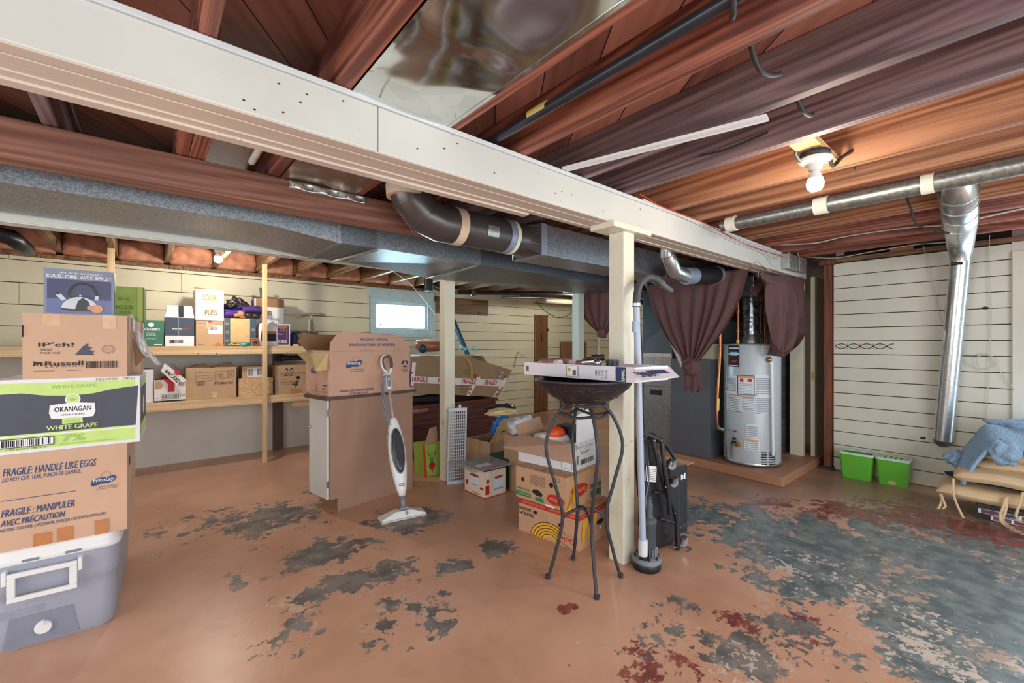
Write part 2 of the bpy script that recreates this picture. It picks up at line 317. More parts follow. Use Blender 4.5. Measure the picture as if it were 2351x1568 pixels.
# face frames of a box standing at the origin (w along x, d along y, h up)
def face(w, d, h, f, e=.0012):
    if f == 'F': return Matrix(((1, 0, 0, -w/2), (0, 0, -1, -d/2-e), (0, 1, 0, 0), (0, 0, 0, 1))), w, h
    if f == 'L': return Matrix(((0, 0, -1, -w/2-e), (-1, 0, 0, d/2), (0, 1, 0, 0), (0, 0, 0, 1))), d, h
    if f == 'R': return Matrix(((0, 0, 1, w/2+e), (1, 0, 0, -d/2), (0, 1, 0, 0), (0, 0, 0, 1))), d, h
    if f == 'T': return Matrix(((1, 0, 0, -w/2), (0, 1, 0, -d/2), (0, 0, 1, h+e), (0, 0, 0, 1))), w, d
def prints(mb, w, d, h, P):
    """P = {face: [('t', text, u0,v0,u1,v1, mat, bold, shear), ('r', u0,v0,u1,v1, mat), ('p', [(u,v)..], mat), ('e', u,v,ru,rv, mat), ('b', u0,v0,u1,v1)]}, fractions of the face"""
    for f, items in P.items():
        for k, it in enumerate(items):
            M, W, H = face(w, d, h, f, .0008+.0003*k); q = it[0]
            if q == 't':
                flip = len(it) > 9 and it[9]
                r = (it[2]*W, it[3]*H, it[4]*W, it[5]*H)
                MM = M
                if flip: MM = M @ Matrix.Translation((r[0]+r[2], r[1]+r[3], 0)) @ Matrix.Rotation(PI, 4, 'Z')
                mb.text(it[1], r, it[6], MM, it[7] if len(it) > 7 else 0, it[8] if len(it) > 8 else 0)
            elif q == 'tv':   # lettering turned to run upwards
                u0, v0, u1, v1 = it[2]*W, it[3]*H, it[4]*W, it[5]*H
                mb.text(it[1], (0, 0, v1-v0, u1-u0), it[6], M @ Matrix.Translation((u1, v0, 0)) @ Matrix.Rotation(PI/2, 4, 'Z'), it[7] if len(it) > 7 else 0)
            elif q == 'r': mb.quad((it[1]*W, it[2]*H, 0), (it[3]*W, it[2]*H, 0), (it[3]*W, it[4]*H, 0), (it[1]*W, it[4]*H, 0), it[5], M)
            elif q == 'p': mb.poly([(u*W, v*H, 0) for u, v in it[1]], it[2], M)
            elif q == 'e': mb.poly([((it[1]+it[3]*math.cos(a*PI/12))*W, (it[2]+it[4]*math.sin(a*PI/12))*H, 0) for a in range(24)], it[5], M)
            elif q == 'o':   # outline ellipse
                n = 28
                for a in range(n):
                    c0, s0, c1, s1 = math.cos(a*2*PI/n), math.sin(a*2*PI/n), math.cos((a+1)*2*PI/n), math.sin((a+1)*2*PI/n); g = it[6]
                    mb.quad(((it[1]+it[3]*c0)*W, (it[2]+it[4]*s0)*H, 0), ((it[1]+it[3]*c1)*W, (it[2]+it[4]*s1)*H, 0), ((it[1]+it[3]*c1*g)*W, (it[2]+it[4]*s1*g)*H, 0), ((it[1]+it[3]*c0*g)*W, (it[2]+it[4]*s0*g)*H, 0), it[5], M)
            elif q == 'l':   # stroke through points, width in metres
                pts = [Vector((u*W, v*H, 0)) for u, v in it[1]]; t = it[3]
                for a, c in zip(pts, pts[1:]):
                    dd = (c-a).normalized(); nn = Vector((-dd.y, dd.x, 0))*t/2
                    mb.quad(a-nn-dd*t*.2, c-nn+dd*t*.2, c+nn+dd*t*.2, a+nn-dd*t*.2, it[2], M)
            elif q == 'b':
                rnd = random.Random(5); u = it[1]; n = 26; st = (it[3]-it[1])/n
                for i in range(n):
                    ww = st*rnd.choice((.3, .5, .75)); mb.quad(((u+i*st)*W, it[2]*H, 0), ((u+i*st+ww)*W, it[2]*H, 0), ((u+i*st+ww)*W, it[4]*H, 0), ((u+i*st)*W, it[4]*H, 0), it[5] if len(it) > 5 else ink_blk, M)
def carton_mesh(mb, w, d, h, m, seam='x', tape=None, sag=.0):
    mb.box(-w/2, -d/2, 0, w/2, d/2, h, m)
    for z in (h,):   # the joint of the top flaps, and the two edges of the outer flaps
        if seam == 'x': mb.box(-w/2+.003, -.0015, z, w/2-.003, .0015, z+.0012, gap)
        elif seam == 'y': mb.box(-.0015, -d/2+.003, z, .0015, d/2-.003, z+.0012, gap)
        if tape and seam == 'x':
            mb.box(-w/2-.001, -.025, z+.001, w/2+.001, .025, z+.002, tape); mb.box(-w/2-.0015, -.025, z-.05, -w/2-.0005, .025, z+.001, tape); mb.box(w/2+.0005, -.025, z-.05, w/2+.0015, .025, z+.001, tape)
    mb.box(w/2-.0012, -d/2-.0011, .002, w/2-.0002, -d/2-.0003, h-.002, gap)
def carton(name, label, loc, rz, w, d, h, m, P=None, cat='box', group=None, seam='x', tape=None, bev=.003):
    mb = MB(); carton_mesh(mb, w, d, h, m, seam, tape)
    if P: prints(mb, w, d, h, P)
    o = mb.build(name, loc=loc, rz=rz, bev=0)
    return tag(o, label, cat, group)
def open_carton(t, w, d, h, m, mi, P=None, name='body', th=.004):
    mb = MB()
    mb.box(-w/2, -d/2, 0, w/2, d/2, th, m)
    mb.box(-w/2, -d/2, th, w/2, -d/2+th, h, m); mb.box(-w/2, d/2-th, th, w/2, d/2, h, m)
    mb.box(-w/2, -d/2+th, th, -w/2+th, d/2-th, h, m); mb.box(w/2-th, -d/2+th, th, w/2, d/2-th, h, m)
    for a in ((-w/2+th, -d/2+th, w/2-th, -d/2+th), (w/2-th, -d/2+th, w/2-th, d/2-th), (w/2-th, d/2-th, -w/2+th, d/2-th), (-w/2+th, d/2-th, -w/2+th, -d/2+th)):
        nx, ny = -(a[3]-a[1]), (a[2]-a[0]); l = math.hypot(nx, ny); nx *= .0005/l; ny *= .0005/l
        mb.quad((a[2]+nx, a[3]+ny, th), (a[0]+nx, a[1]+ny, th), (a[0]+nx, a[1]+ny, h), (a[2]+nx, a[3]+ny, h), mi)
    if P: prints(mb, w, d, h, P)
    return mb.build(name, t)
def heap(fn_c, rx, ry, rz, m, seed=0, amp=.35, freq=3.0, nu=48, nv=22, flat=2):
    """a crumpled soft lump: a squashed ball pushed about by ridged noise"""
    mb = MB(); vs = []
    for i in range(nv+1):
        for k in range(nu):
            a = PI*i/nv; t = 2*PI*k/nu
            p = Vector((math.sin(a)*math.cos(t), math.sin(a)*math.sin(t), -math.cos(a)))
            q = 1 + amp*(.9*noise.noise(p*freq*.6+Vector((seed, 0, 0))) + .45*abs(noise.noise(p*freq*1.1+Vector((seed, seed, 0)))) + .22*abs(noise.noise(p*freq*2.2+Vector((0, seed, 0))))-.12)
            z = p.z*rz*q
            if z < -rz*flat: z = -rz*flat + (z+rz*flat)*.06
            vs.append((fn_c[0]+p.x*rx*q, fn_c[1]+p.y*ry*q, fn_c[2]+z))
    fs = [(i*nu+k, i*nu+(k+1) % nu, (i+1)*nu+(k+1) % nu, (i+1)*nu+k) for i in range(nv) for k in range(nu)]
    mb.add(vs, fs, m, None, True); return mb
# ================================================================ THE SETTING
Yw = 6.03; Xr = 5.47; H = 2.39; XF = 7.6
# floor: terracotta paint, worn through to grey-green concrete and an older red coat
fm, N, L, b = base('worn_painted_floor')
geo = N.new('ShaderNodeNewGeometry'); P0 = geo.outputs['Position']
def nz(scale, det=6, rough=.6, dist=0, vec=P0):
    n = N.new('ShaderNodeTexNoise'); n.inputs['Scale'].default_value = scale; n.inputs['Detail'].default_value = det; n.inputs['Roughness'].default_value = rough; n.inputs['Distortion'].default_value = dist
    L.new(vec, n.inputs['Vector']); return n.outputs['Fac']
def mth(op, a, c, k=None):
    n = N.new('ShaderNodeMath'); n.operation = op
    for i, q in enumerate((a, c)):
        if isinstance(q, (int, float)): n.inputs[i].default_value = q
        else: L.new(q, n.inputs[i])
    return n.outputs[0]
def blobs(lst):
    out = None
    for px, py, r, s in lst:
        c = FZ(px, py); d = N.new('ShaderNodeVectorMath'); d.operation = 'DISTANCE'; L.new(P0, d.inputs[0]); d.inputs[1].default_value = (c.x, c.y, 0)
        mr = N.new('ShaderNodeMapRange'); mr.interpolation_type = 'SMOOTHSTEP'; mr.inputs[1].default_value = r; mr.inputs[2].default_value = 0; mr.inputs[3].default_value = 0; mr.inputs[4].default_value = s
        L.new(d.outputs['Value'], mr.inputs[0]); out = mr.outputs[0] if out is None else mth('MAXIMUM', out, mr.outputs[0])
    return out
def thr(a, lo, hi):
    mr = N.new('ShaderNodeMapRange'); mr.interpolation_type = 'SMOOTHSTEP'; L.new(a, mr.inputs[0]); mr.inputs[1].default_value = lo; mr.inputs[2].default_value = hi; return mr.outputs[0]
def mixc(f, a, c):
    n = N.new('ShaderNodeMixRGB'); L.new(f, n.inputs['Fac'])
    for k, q in (('Color1', a), ('Color2', c)):
        if isinstance(q, tuple): n.inputs[k].default_value = lin(q)
        else: L.new(q, n.inputs[k])
    return n.outputs[0]
terra = mixc(thr(nz(1.3, 4), .35, .65), (190, 142, 114), (208, 160, 132))
grey = mixc(thr(nz(9, 5), .38, .62), (84, 98, 102), (124, 132, 130))
gbR = blobs([(1640, 1185, .8, .50), (1780, 1225, 1.1, .58), (1950, 1290, 1.3, .68), (2120, 1350, 1.3, .72), (2280, 1430, 1.2, .72), (2060, 1400, .6, .56), (2330, 1500, 1.0, .68), (2330, 1290, 1.5, .72), (2150, 1250, 1.3, .62), (2250, 1540, .6, .60), (1850, 1340, .4, .48)])
gbL = blobs([(620, 1190, .75, .50), (760, 1265, .55, .50), (930, 1190, .55, .46), (470, 1200, .7, .40), (800, 1335, .34, .52), (700, 1375, .28, .48), (980, 1185, .4, .48), (1145, 1255, .26, .52), (880, 1310, .45, .44), (1010, 1440, .22, .42), (1500, 1480, .3, .40), (1700, 1500, .4, .42), (1850, 1470, .45, .46), (900, 1440, .3, .42), (1040, 1300, .25, .44), (660, 1450, .34, .44), (560, 1330, .3, .36), (1560, 1400, .3, .34), (780, 1130, .8, .36), (950, 1400, .5, .38), (1560, 1440, .25, .40)])
gb = mth('MAXIMUM', gbR, gbL)
greyl = mixc(thr(nz(6, 5), .38, .62), (96, 92, 88), (134, 128, 120))
grey = mixc(thr(gbR, .05, .3), greyl, grey)
pn = mth('ADD', mth('MULTIPLY', nz(4.5, 4, .6, .4), .55), mth('MULTIPLY', nz(17, 6, .7, .2), .45))
peel = thr(mth('ADD', pn, mth('MULTIPLY', gb, .50)), .668, .683)
rb = blobs([(1800, 1158, .5, .38), (1950, 1175, .7, .44), (2120, 1190, .8, .46), (2290, 1225, .7, .42), (1300, 1395, .12, .42), (1450, 1490, .2, .40), (1480, 1540, .22, .40), (1690, 1420, .2, .40), (1850, 1440, .35, .32), (1600, 1560, .3, .32), (1560, 1530, .2, .34)])
pr2 = mth('ADD', mth('MULTIPLY', nz(5.5, 4, .6, .4), .5), mth('MULTIPLY', nz(21, 6, .7), .5))
redm = thr(mth('ADD', pr2, mth('MULTIPLY', rb, .5)), .665, .68)
oldred = mixc(thr(nz(14, 4), .4, .6), (118, 58, 54), (148, 80, 70))
creamf = blobs([(1900, 1330, 1.0, .16), (2200, 1500, 1.0, .18), (1500, 1500, .7, .10), (1700, 1540, .6, .16), (2050, 1200, 1.0, .10), (800, 1330, .9, .04), (2300, 1300, .8, .10)])
fleck = thr(mth('ADD', mth('ADD', mth('MULTIPLY', nz(5, 3, .6), .4), mth('MULTIPLY', nz(26, 6, .7, .5), .6)), creamf), .70, .715)
lightn = mth('ADD', mth('MULTIPLY', nz(3.6, 4, .6, .4), .5), mth('MULTIPLY', nz(13, 7, .72, .3), .5))
light = thr(mth('ADD', lightn, mth('MULTIPLY', gb, .34)), .655, .67)
light2 = thr(mth('ADD', mth('ADD', mth('MULTIPLY', nz(3.1, 4, .6, .4), .5), mth('MULTIPLY', nz(15, 7, .72, .3), .5)), mth('MULTIPLY', gb, .14)), .655, .67)
c = mixc(mth('MULTIPLY', light, .85), terra, (204, 168, 146)); c = mixc(peel, c, grey); c = mixc(mth('MULTIPLY', light2, .9), c, (188, 158, 138)); c = mixc(redm, c, oldred); c = mixc(fleck, c, (206, 190, 174))
chips = thr(nz(34, 4, .65, .4), .715, .725); c = mixc(mth('MULTIPLY', chips, .6), c, (216, 180, 152))
tiny = thr(nz(58, 3, .6), .725, .74); c = mixc(mth('MULTIPLY', tiny, .6), c, (120, 92, 76))
# everyday dirt in the far part
dirt = blobs([(1700, 1105, 1.1, 1), (1950, 1120, 1.1, 1), (2150, 1160, .9, .9), (450, 1040, 1.0, .6), (800, 1010, 1.5, .6), (1250, 965, 1.6, .9), (1500, 1120, .6, .5)])
c = mixc(mth('MULTIPLY', thr(mth('ADD', mth('MULTIPLY', nz(2.5, 5), .5), mth('MULTIPLY', dirt, .6)), .35, .85), .75), c, (122, 96, 82))
c = mixc(mth('MULTIPLY', thr(nz(3.1, 5), .55, .75), .3), c, (150, 116, 96))
L.new(c, b.inputs['Base Color'])
L.new(mixc(peel, (158, 158, 158), (150, 150, 150)), b.inputs['Roughness'])
bp = N.new('ShaderNodeBump'); bp.inputs['Strength'].default_value = .35; bp.inputs['Distance'].default_value = .003
L.new(mth('SUBTRACT', nz(18, 6), mth('ADD', peel, redm)), bp.inputs['Height']); L.new(bp.outputs['Normal'], b.inputs['Normal'])
mb = MB(); mb.box(-2.6, -2.3, -.1, 8.2, 6.4, 0, fm); struct(mb.build('floor', loc=(0, 0, 0)))
# ceiling: diagonal floor boards laid over the joists
cm, N, L, b = base('diagonal_subfloor')
tc = N.new('ShaderNodeTexCoord'); mp = N.new('ShaderNodeMapping'); mp.inputs['Rotation'].default_value = (0, 0, math.radians(38)); L.new(tc.outputs['Object'], mp.inputs[0])
sx = N.new('ShaderNodeSeparateXYZ'); L.new(mp.outputs[0], sx.inputs[0])
def mm(op, a, c):
    n = N.new('ShaderNodeMath'); n.operation = op
    for i, q in enumerate((a, c)):
        if isinstance(q, (int, float)): n.inputs[i].default_value = q
        else: L.new(q, n.inputs[i])
    return n.outputs[0]
q = mm('MULTIPLY', sx.outputs[0], 5.0); fr = mm('FRACT', q, 0); fl = mm('FLOOR', q, 0)
wn = N.new('ShaderNodeTexWhiteNoise'); wn.noise_dimensions = '1D'; L.new(fl, wn.inputs['W'])
mp2 = N.new('ShaderNodeMapping'); mp2.inputs['Scale'].default_value = (26, 1.2, 1); L.new(mp.outputs[0], mp2.inputs[0])
n = N.new('ShaderNodeTexNoise'); n.inputs['Scale'].default_value = 1; n.inputs['Detail'].default_value = 5; L.new(mp2.outputs[0], n.inputs['Vector'])
cr = N.new('ShaderNodeValToRGB'); cr.color_ramp.elements[0].position = .25; cr.color_ramp.elements[0].color = lin((120, 74, 62)); cr.color_ramp.elements[1].position = .75; cr.color_ramp.elements[1].color = lin((188, 128, 108))
L.new(mm('ADD', mm('MULTIPLY', wn.outputs['Value'], .45), mm('MULTIPLY', n.outputs['Fac'], .6)), cr.inputs['Fac'])
ln = mm('LESS_THAN', fr, .025)
mx = N.new('ShaderNodeMixRGB'); L.new(ln, mx.inputs['Fac']); L.new(cr.outputs['Color'], mx.inputs['Color1']); mx.inputs['Color2'].default_value = lin((20, 12, 10)); L.new(mx.outputs[0], b.inputs['Base Color']); b.inputs['Roughness'].default_value = .65
mb = MB(); mb.box(-2.6, -2.3, H, 8.2, 6.4, H+.08, cm); struct(mb.build('ceiling', loc=(0, 0, 0)))
# walls of horizontal boards
def plank_wall(mb, axis, c, a0, a1, z0, z1, hb, m, th=.02, side=1, jit=.006, holes=()):
    """boards on the room side of plane axis=c, from a0 to a1; side=+1: wall body lies beyond c"""
    def bx(u0, w0, u1, w1, t0, t1, mm_):
        if axis == 'Y': mb.box(u0, c+side*t0 if side > 0 else c-t1, w0, u1, c+side*t1 if side > 0 else c-t0, w1, mm_)
        else: mb.box(c+side*t0 if side > 0 else c-t1, u0, w0, c+side*t1 if side > 0 else c-t0, u1, w1, mm_)
    bx(a0, z0, a1, z1, th+.001, th+.08, gap)
    z = z0; i = 0
    while z < z1-.02:
        t = min(z1, z+hb+random.uniform(-jit, jit)); segs = [a0]; x = a0
        while a1-x > 3.2: x += random.uniform(1.6, 3); segs.append(x)
        segs.append(a1)
        for p, r in zip(segs, segs[1:]):
            off = random.uniform(0, .004); bx(p+.0015, z+.0045, r-.0015, t-.0030, off, th+.001, m)
        z = t
mb = MB()
plank_wall(mb, 'Y', Yw, -2.6, 2.46, 1.26, 2.12, .208, cream_wall)
plank_wall(mb, 'Y', Yw, 3.44, 6.02-.36, .0, 2.09, .152, cream_wall)
plank_wall(mb, 'Y', Yw, 5.66+.0, 6.02-.0, 1.85, 2.09, .12, cream_wall)
plank_wall(mb, 'Y', Yw, 6.02, XF, .0, 2.09, .152, cream_wall)
plank_wall(mb, 'Y', Yw, 2.46, 3.44, 1.26, 1.44, .09, cream_wall)
plank_wall(mb, 'Y', Yw, 2.46, 3.44, 1.98, 2.12, .07, cream_wall)
mb.box(-2.6, Yw-.03, 0, 3.44, Yw+.02, 1.26, conc); mb.box(-2.6, Yw+.02, 0, 3.44, Yw+.1, 1.26, conc)
mb.box(-2.6, Yw+.0, 2.12, 3.44, Yw+.1, 2.16, joist_old); mb.box(3.44, Yw, 2.09, XF, Yw+.1, 2.2, cream_wall)
mb.box(-2.6, Yw+.11, 0, XF, Yw+.2, H, gap)
struct(mb.build('wall_back', loc=(0, 0, 0)))
mb = MB(); plank_wall(mb, 'X', Xr, .075, 1.29, 0, 2.14, .1335, cream_r, jit=.004)
plank_wall(mb, 'X', Xr, -2.3, -1.05, 0, 2.14, .1335, cream_r); mb.box(Xr, -1.05, 2.02, Xr+.03, .075, 2.14, cream_r)
mb.box(Xr+.1, -2.3, 0, Xr+.14, -1.05, H, gap); mb.box(Xr+.1, .075, 0, Xr+.14, 1.29, H, gap); mb.box(Xr, -2.3, 2.14, Xr+.1, 1.29, 2.185, joist_old)
struct(mb.build('wall_right', loc=(0, 0, 0)))
# stencilled border on the right wall
mb = MB(); s0 = FX(1918, 797, Xr-.004); s1 = FX(2052, 797, Xr-.004); gm = mat('stencil_green', (76, 88, 84), .7)
n = 34; Lw = s0.y-s1.y
for sgn in (1, -1):
    for i in range(n*2):
        t0, t1 = i/(n*2), (i+1)/(n*2)
        f = lambda t: Vector((Xr-.0015, s0.y-t*Lw, 1.278+sgn*.024*math.sin(t*PI*4.5)))
        a, c_ = f(t0), f(t1); mb.quad(a+Vector((0, 0, -.0045)), c_+Vector((0, 0, -.0045)), c_+Vector((0, 0, .0045)), a+Vector((0, 0, .0045)), gm)
for i in range(5):
    y = s0.y-Lw*(i+.5)/4.5*1.0
    if i < 4:
        for dz, mt in ((0.0, gm), (.03, ink_red), (-.03, ink_red)):
            mb.poly([(Xr-.0018, y+.004*math.cos(a*PI/4)+(.0 if dz == 0 else Lw*.111), 1.278+dz*.7+.004*math.sin(a*PI/4)) for a in range(8)], mt)
o = mb.build('stencil_border'); tag(o, 'dark green stencilled chain border painted on the right board wall', 'stencil')
# far end wall, furnace-room wall, walls behind the camera
mb = MB(); plank_wall(mb, 'X', XF, 3.0, Yw, 0, 2.09, .152, cream_wall); mb.box(XF, 3.0, 2.09, XF+.1, Yw+.2, H, gap)
struct(mb.build('wall_far', loc=(0, 0, 0)))
mb = MB(); mb.box(6.3, 1.29, 0, 6.4, 3.0, H, conc); mb.box(5.56, 1.22, 0, 6.3, 1.29, H, conc); mb.box(6.3, 2.95, 0, XF+.1, 3.0, H, conc); struct(mb.build('wall_furnace_room', loc=(0, 0, 0)))
mb = MB(); mb.box(-2.6, -2.1, 0, -1.1, -2.0, H, cream_r); mb.box(3.5, -2.1, 0, 5.47, -2.0, H, cream_r); mb.box(-1.1, -2.1, 0, 3.5, -2.0, .3, cream_r); mb.box(-1.1, -2.1, 2.2, 3.5, -2.0, H, cream_r)
struct(mb.build('wall_front', loc=(0, 0, 0)))
mb = MB(); mb.box(-2.6, -2.0, 0, -2.2, -.2, H, cream_r); mb.box(-2.6, 3.4, 0, -2.2, Yw, H, cream_r); mb.box(-2.6, -.2, 0, -2.2, 3.4, .5, cream_r); mb.box(-2.6, -.2, 2.1, -2.2, 3.4, H, cream_r)
struct(mb.build('wall_left', loc=(0, 0, 0)))
# ---------------- small window in the back wall
wf = mat('window_frame_cyan_glow', (190, 214, 222), .45)  # cyan glow of the window tinted into the frame colour
x0, x1 = FY(861, 700, Yw).x, FY(986, 700, Yw).x
wo = MB(); zz0, zz1 = 1.455, 1.965
x0 = 2.47; x1 = 3.43
for a in ((x0, zz0, x1, zz0+.05), (x0, zz1-.05, x1, zz1), (x0, zz0+.05, x0+.05, zz1-.05), (x1-.05, zz0+.05, x1, zz1-.05)): wo.box(a[0], Yw-.03, a[1], a[2], Yw+.08, a[3], wf)
win = struct(wo.build('window_1', loc=(0, 0, 0)))
g = MB(); g.box(x0+.05, Yw+.05, zz0+.05, x1-.05, Yw+.06, zz1-.05, emit('bright_daylight_pane', (235, 250, 255), 5)); g.build('pane', win)
g = MB()
for a in ((x0+.05, zz0+.05, x1-.05, zz0+.085), (x0+.05, zz1-.085, x1-.05, zz1-.05), (x0+.05, zz0+.085, x0+.085, zz1-.085), (x1-.085, zz0+.085, x1-.05, zz1-.085)): g.box(a[0], Yw+.005, a[1], a[2], Yw+.04, a[3], wf)
g.build('sash', win)
g = MB(); g.tube([(2.62, Yw-.005, 1.57), (2.62, Yw-.02, 1.6)], .008, iron); g.tube([(2.62, Yw-.02, 1.565), (2.62, Yw-.02, 1.62)], .006, iron); g.build('latch', win)
mb = MB(); mb.box(2.42, Yw-.05, zz1+.0, 3.48, Yw-.001, 2.1, wf); mb.box(3.43, Yw-.04, zz0-.05, 3.5, Yw-.001, zz1, wf); mb.box(2.42, Yw-.06, zz0-.05, 3.43, Yw-.03, zz0, wf); struct(mb.build('trim_1', loc=(0, 0, 0)))
# invented, unseen window frames round the two added fill lights
for k, (ax, c_, a0, a1, z0, z1) in enumerate((('Y', -2.05, -1.1, 3.5, .3, 2.2), ('X', -2.35, -.2, 3.4, .5, 2.1))):
    mb = MB(); n = 4
    for i in range(n+1):
        u = a0+(a1-a0)*i/n
        if ax == 'Y': mb.box(u-.03, c_-.04, z0, u+.03, c_+.04, z1, whitep)
        else: mb.box(c_-.04, u-.03, z0, c_+.04, u+.03, z1, whitep)
    for z in (z0, z1-.06):
        if ax == 'Y': mb.box(a0, c_-.04, z, a1, c_+.04, z+.06, whitep)
        else: mb.box(c_-.04, a0, z, c_+.04, a1, z+.06, whitep)
    struct(mb.build('window_%d' % (k+2), loc=(0, 0, 0)))
# ---------------- doors
dx0, dx1 = 5.66, 6.02
dp = MB(); n = 7
for i in range(n):
    a = dx0+(dx1-dx0)*i/n; dp.box(a+.003, Yw-.012, .02, a+(dx1-dx0)/n-.003, Yw+.02, 1.84, doorbrown)
dp.box(dx0, Yw+.0, .0, dx1, Yw+.05, 1.85, gap); dp.box(dx0-.01, Yw-.015, 1.84, dx1+.01, Yw+.02, 1.86, doorbrown)
d1 = struct(dp.build('door_1', loc=(0, 0, 0)))
g = MB(); g.ball((dx0+.19, Yw-.016, 1.42), (.012, .006, .09), gap); g.build('finger_slot', d1)
g = MB(); g.box(dx1-.012, Yw-.02, 1.55, dx1+.015, Yw-.005, 1.6, iron); g.box(dx1-.012, Yw-.02, .35, dx1+.015, Yw-.005, .4, iron); g.build('hinge', d1)
mb = MB(); g0 = .07
mb.box(Xr-.025, g0-.0, 0, Xr+.06, g0+.06-.055, 2.04, cream_r); mb.box(Xr-.025, g0-.085, 0, Xr+.001, g0+.002, 2.06, cream_r); mb.box(Xr-.025, -1.08, 0, Xr+.0, -1.0, 2.06, cream_r); mb.box(Xr-.025, -1.0, 1.98, Xr+.0, g0-.08, 2.06, cream_r)
struct(mb.build('trim_2', loc=(0, 0, 0)))
mb = MB(); mb.box(Xr+.0, -1.0, 0, Xr+.04, -.93, 1.98, cream_r); mb.box(Xr, -.09, 0, Xr+.04, -.018, 1.98, cream_r); mb.box(Xr, -.93, 0, Xr+.04, -.09, .25, cream_r); mb.box(Xr, -.93, 1.88, Xr+.04, -.09, 1.98, cream_r)
d2 = struct(mb.build('door_2', loc=(0, 0, 0)))
g = MB(); g.box(Xr+.015, -.93, .25, Xr+.02, -.09, 1.88, emit('door_daylight', (200, 228, 255), 1.6)); g.build('pane', d2)
g = MB(); g.tube([(Xr-.03, -.022, 1.5), (Xr-.03, -.022, 1.64)], .009, iron); g.box(Xr-.03, -.05, 1.5, Xr-.001, -.02, 1.64, iron); g.build('hinge', d2)
# open white door seen edge-on beyond the beam
a = 5.545; mb = MB(); mb.box(a, 1.475, .02, a+.66, 1.512, 2.03, painted('door_paint', (214, 204, 178)))
d3 = struct(mb.build('door_3', loc=(0, 0, 0)))
g = MB(); g.box(a-.002, 1.483, .92, a, 1.503, 1.0, brass); g.cyl(.018, 0, .004, brass, 16, Matrix.Translation((a+.06, 1.475, .95)) @ Matrix.Rotation(PI/2, 4, 'X')); g.build('lock_plate', d3)
# ================================================================ BEAMS, POSTS, JOISTS
def beam(name, label, x0, x1, y0, y1, z0, z1, m, cat='beam', extra=None, bev=.006):
    mb = MB(); mb.box(x0, y0, z0, x1, y1, z1, m)
    if extra: extra(mb)
    return tag(mb.build(name, bev=bev), label, cat)
def ex1(mb):
    mb.box(-2.2, 1.50, 2.165, 5.44, 1.524, 2.185, wf)             # strip along the top edge
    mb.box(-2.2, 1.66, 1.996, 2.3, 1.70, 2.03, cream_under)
    mb.box(-2.2, 1.585, 1.998, 5.44, 1.588, 2.0, gap); mb.box(-2.2, 1.63, 1.998, 5.44, 1.632, 2.0, gap)
    mb.box(.652, 1.523, 2.0, .654, 1.525, 2.15, gap)
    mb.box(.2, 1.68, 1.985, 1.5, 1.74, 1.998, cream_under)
t = thing('painted_beam', 'long cream painted main beam crossing the whole ceiling in the foreground', 'beam', (1.6, 1.6, 2.0))
mb = MB(); mb.box(-2.2, 1.524, 2.0, .6525, 1.66, 2.165, cream); mb.box(.6545, 1.524, 2.0, 5.44, 1.66, 2.165, cream); mb.build('timber', t, W=True, bev=.005)
mb = MB(); mb.box(-2.2, 1.516, 2.165, 5.44, 1.70, 2.184, mat('strip_paint', (206, 210, 210), .45)); mb.build('top_strip', t, W=True, bev=.002)
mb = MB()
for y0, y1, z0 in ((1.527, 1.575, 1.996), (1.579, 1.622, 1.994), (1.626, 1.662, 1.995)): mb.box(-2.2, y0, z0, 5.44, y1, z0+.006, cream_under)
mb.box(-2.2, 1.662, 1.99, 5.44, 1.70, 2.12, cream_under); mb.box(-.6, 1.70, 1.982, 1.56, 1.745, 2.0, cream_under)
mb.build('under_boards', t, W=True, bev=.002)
mb = MB()
for px, py in ((640, 192), (705, 217), (788, 232), (690, 235), (560, 230), (585, 252), (650, 258), (958, 341), (1020, 341), (1135, 397), (1200, 372), (1050, 330), (1385, 485), (1290, 440), (1320, 415), (1275, 444), (1470, 480)):
    p = FY(px, py, 1.523); 
    if p.z < 2.15 and p.z > 2.01: mb.poly([(p.x+.004*math.cos(k), 1.5225, p.z+.003*math.sin(k)) for k in range(6)], gap)
mb.build('nail_heads', t, W=True)
t = thing('painted_beam', 'cream painted beam farther back, under the galvanised duct', 'beam', (2, 3.6, 1.95))
mb = MB(); mb.box(-2.2, 3.546, 1.965, 7.0, 3.67, 2.175, cream); mb.build('timber', t, W=True, bev=.005)
mb = MB(); mb.box(-2.2, 3.556, 1.958, 7.0, 3.60, 1.965, cream); mb.box(-2.2, 3.61, 1.958, 7.0, 3.66, 1.965, cream); mb.build('under_boards', t, W=True)
beam('brown_timber_beam', 'rough unpainted brown timber beam between the two cream beams', -2.2, 3.2, 2.55, 2.69, 2.03, 2.182, timber)
def post(label, x, y, wx, z1, capdir=.19, m=cream_post, holes=True, capw=.15):
    t = thing('support_post', label, 'post', (x+wx/2, y+wx/2, 0))
    def fn(): pass
    mb = MB(); mb.box(-wx/2, -wx/2, 0, wx/2, wx/2, z1-.035, m)
    if holes:
        for (px_, z) in ((.02, .72), (.028, .72), (-.03, .7), (-.01, .5)):
            mb.poly([(px_+.004*math.cos(k), -wx/2-.0006, z+.004*math.sin(k)) for k in range(6)], gap)
    mb.build('shaft', t, bev=.006)
    mb = MB(); mb.box(-capdir, -.085, z1-.035, capdir, .085, z1, cream_post); mb.build('cap', t, bev=.003)
    return t
post('cream painted post holding up the front beam, behind the plant stand', 2.152, 1.524, .108, 2.0)
post('cream painted post with the grey plastic grid leaning on it', 2.18, 3.546, .108, 1.958)
post('cream painted post beside the small left curtain, far down the room', 4.08, 3.546, .108, 1.958, m=painted('post_pale', (206, 214, 204)), holes=False)
mb = MB(); mb.box(5.46, 1.56, 0, 5.53, 1.69, 2.0, cream_post); tag(mb.build('door_post', bev=.004), 'flat cream post at the far end of the front beam, right of the water heater', 'post')
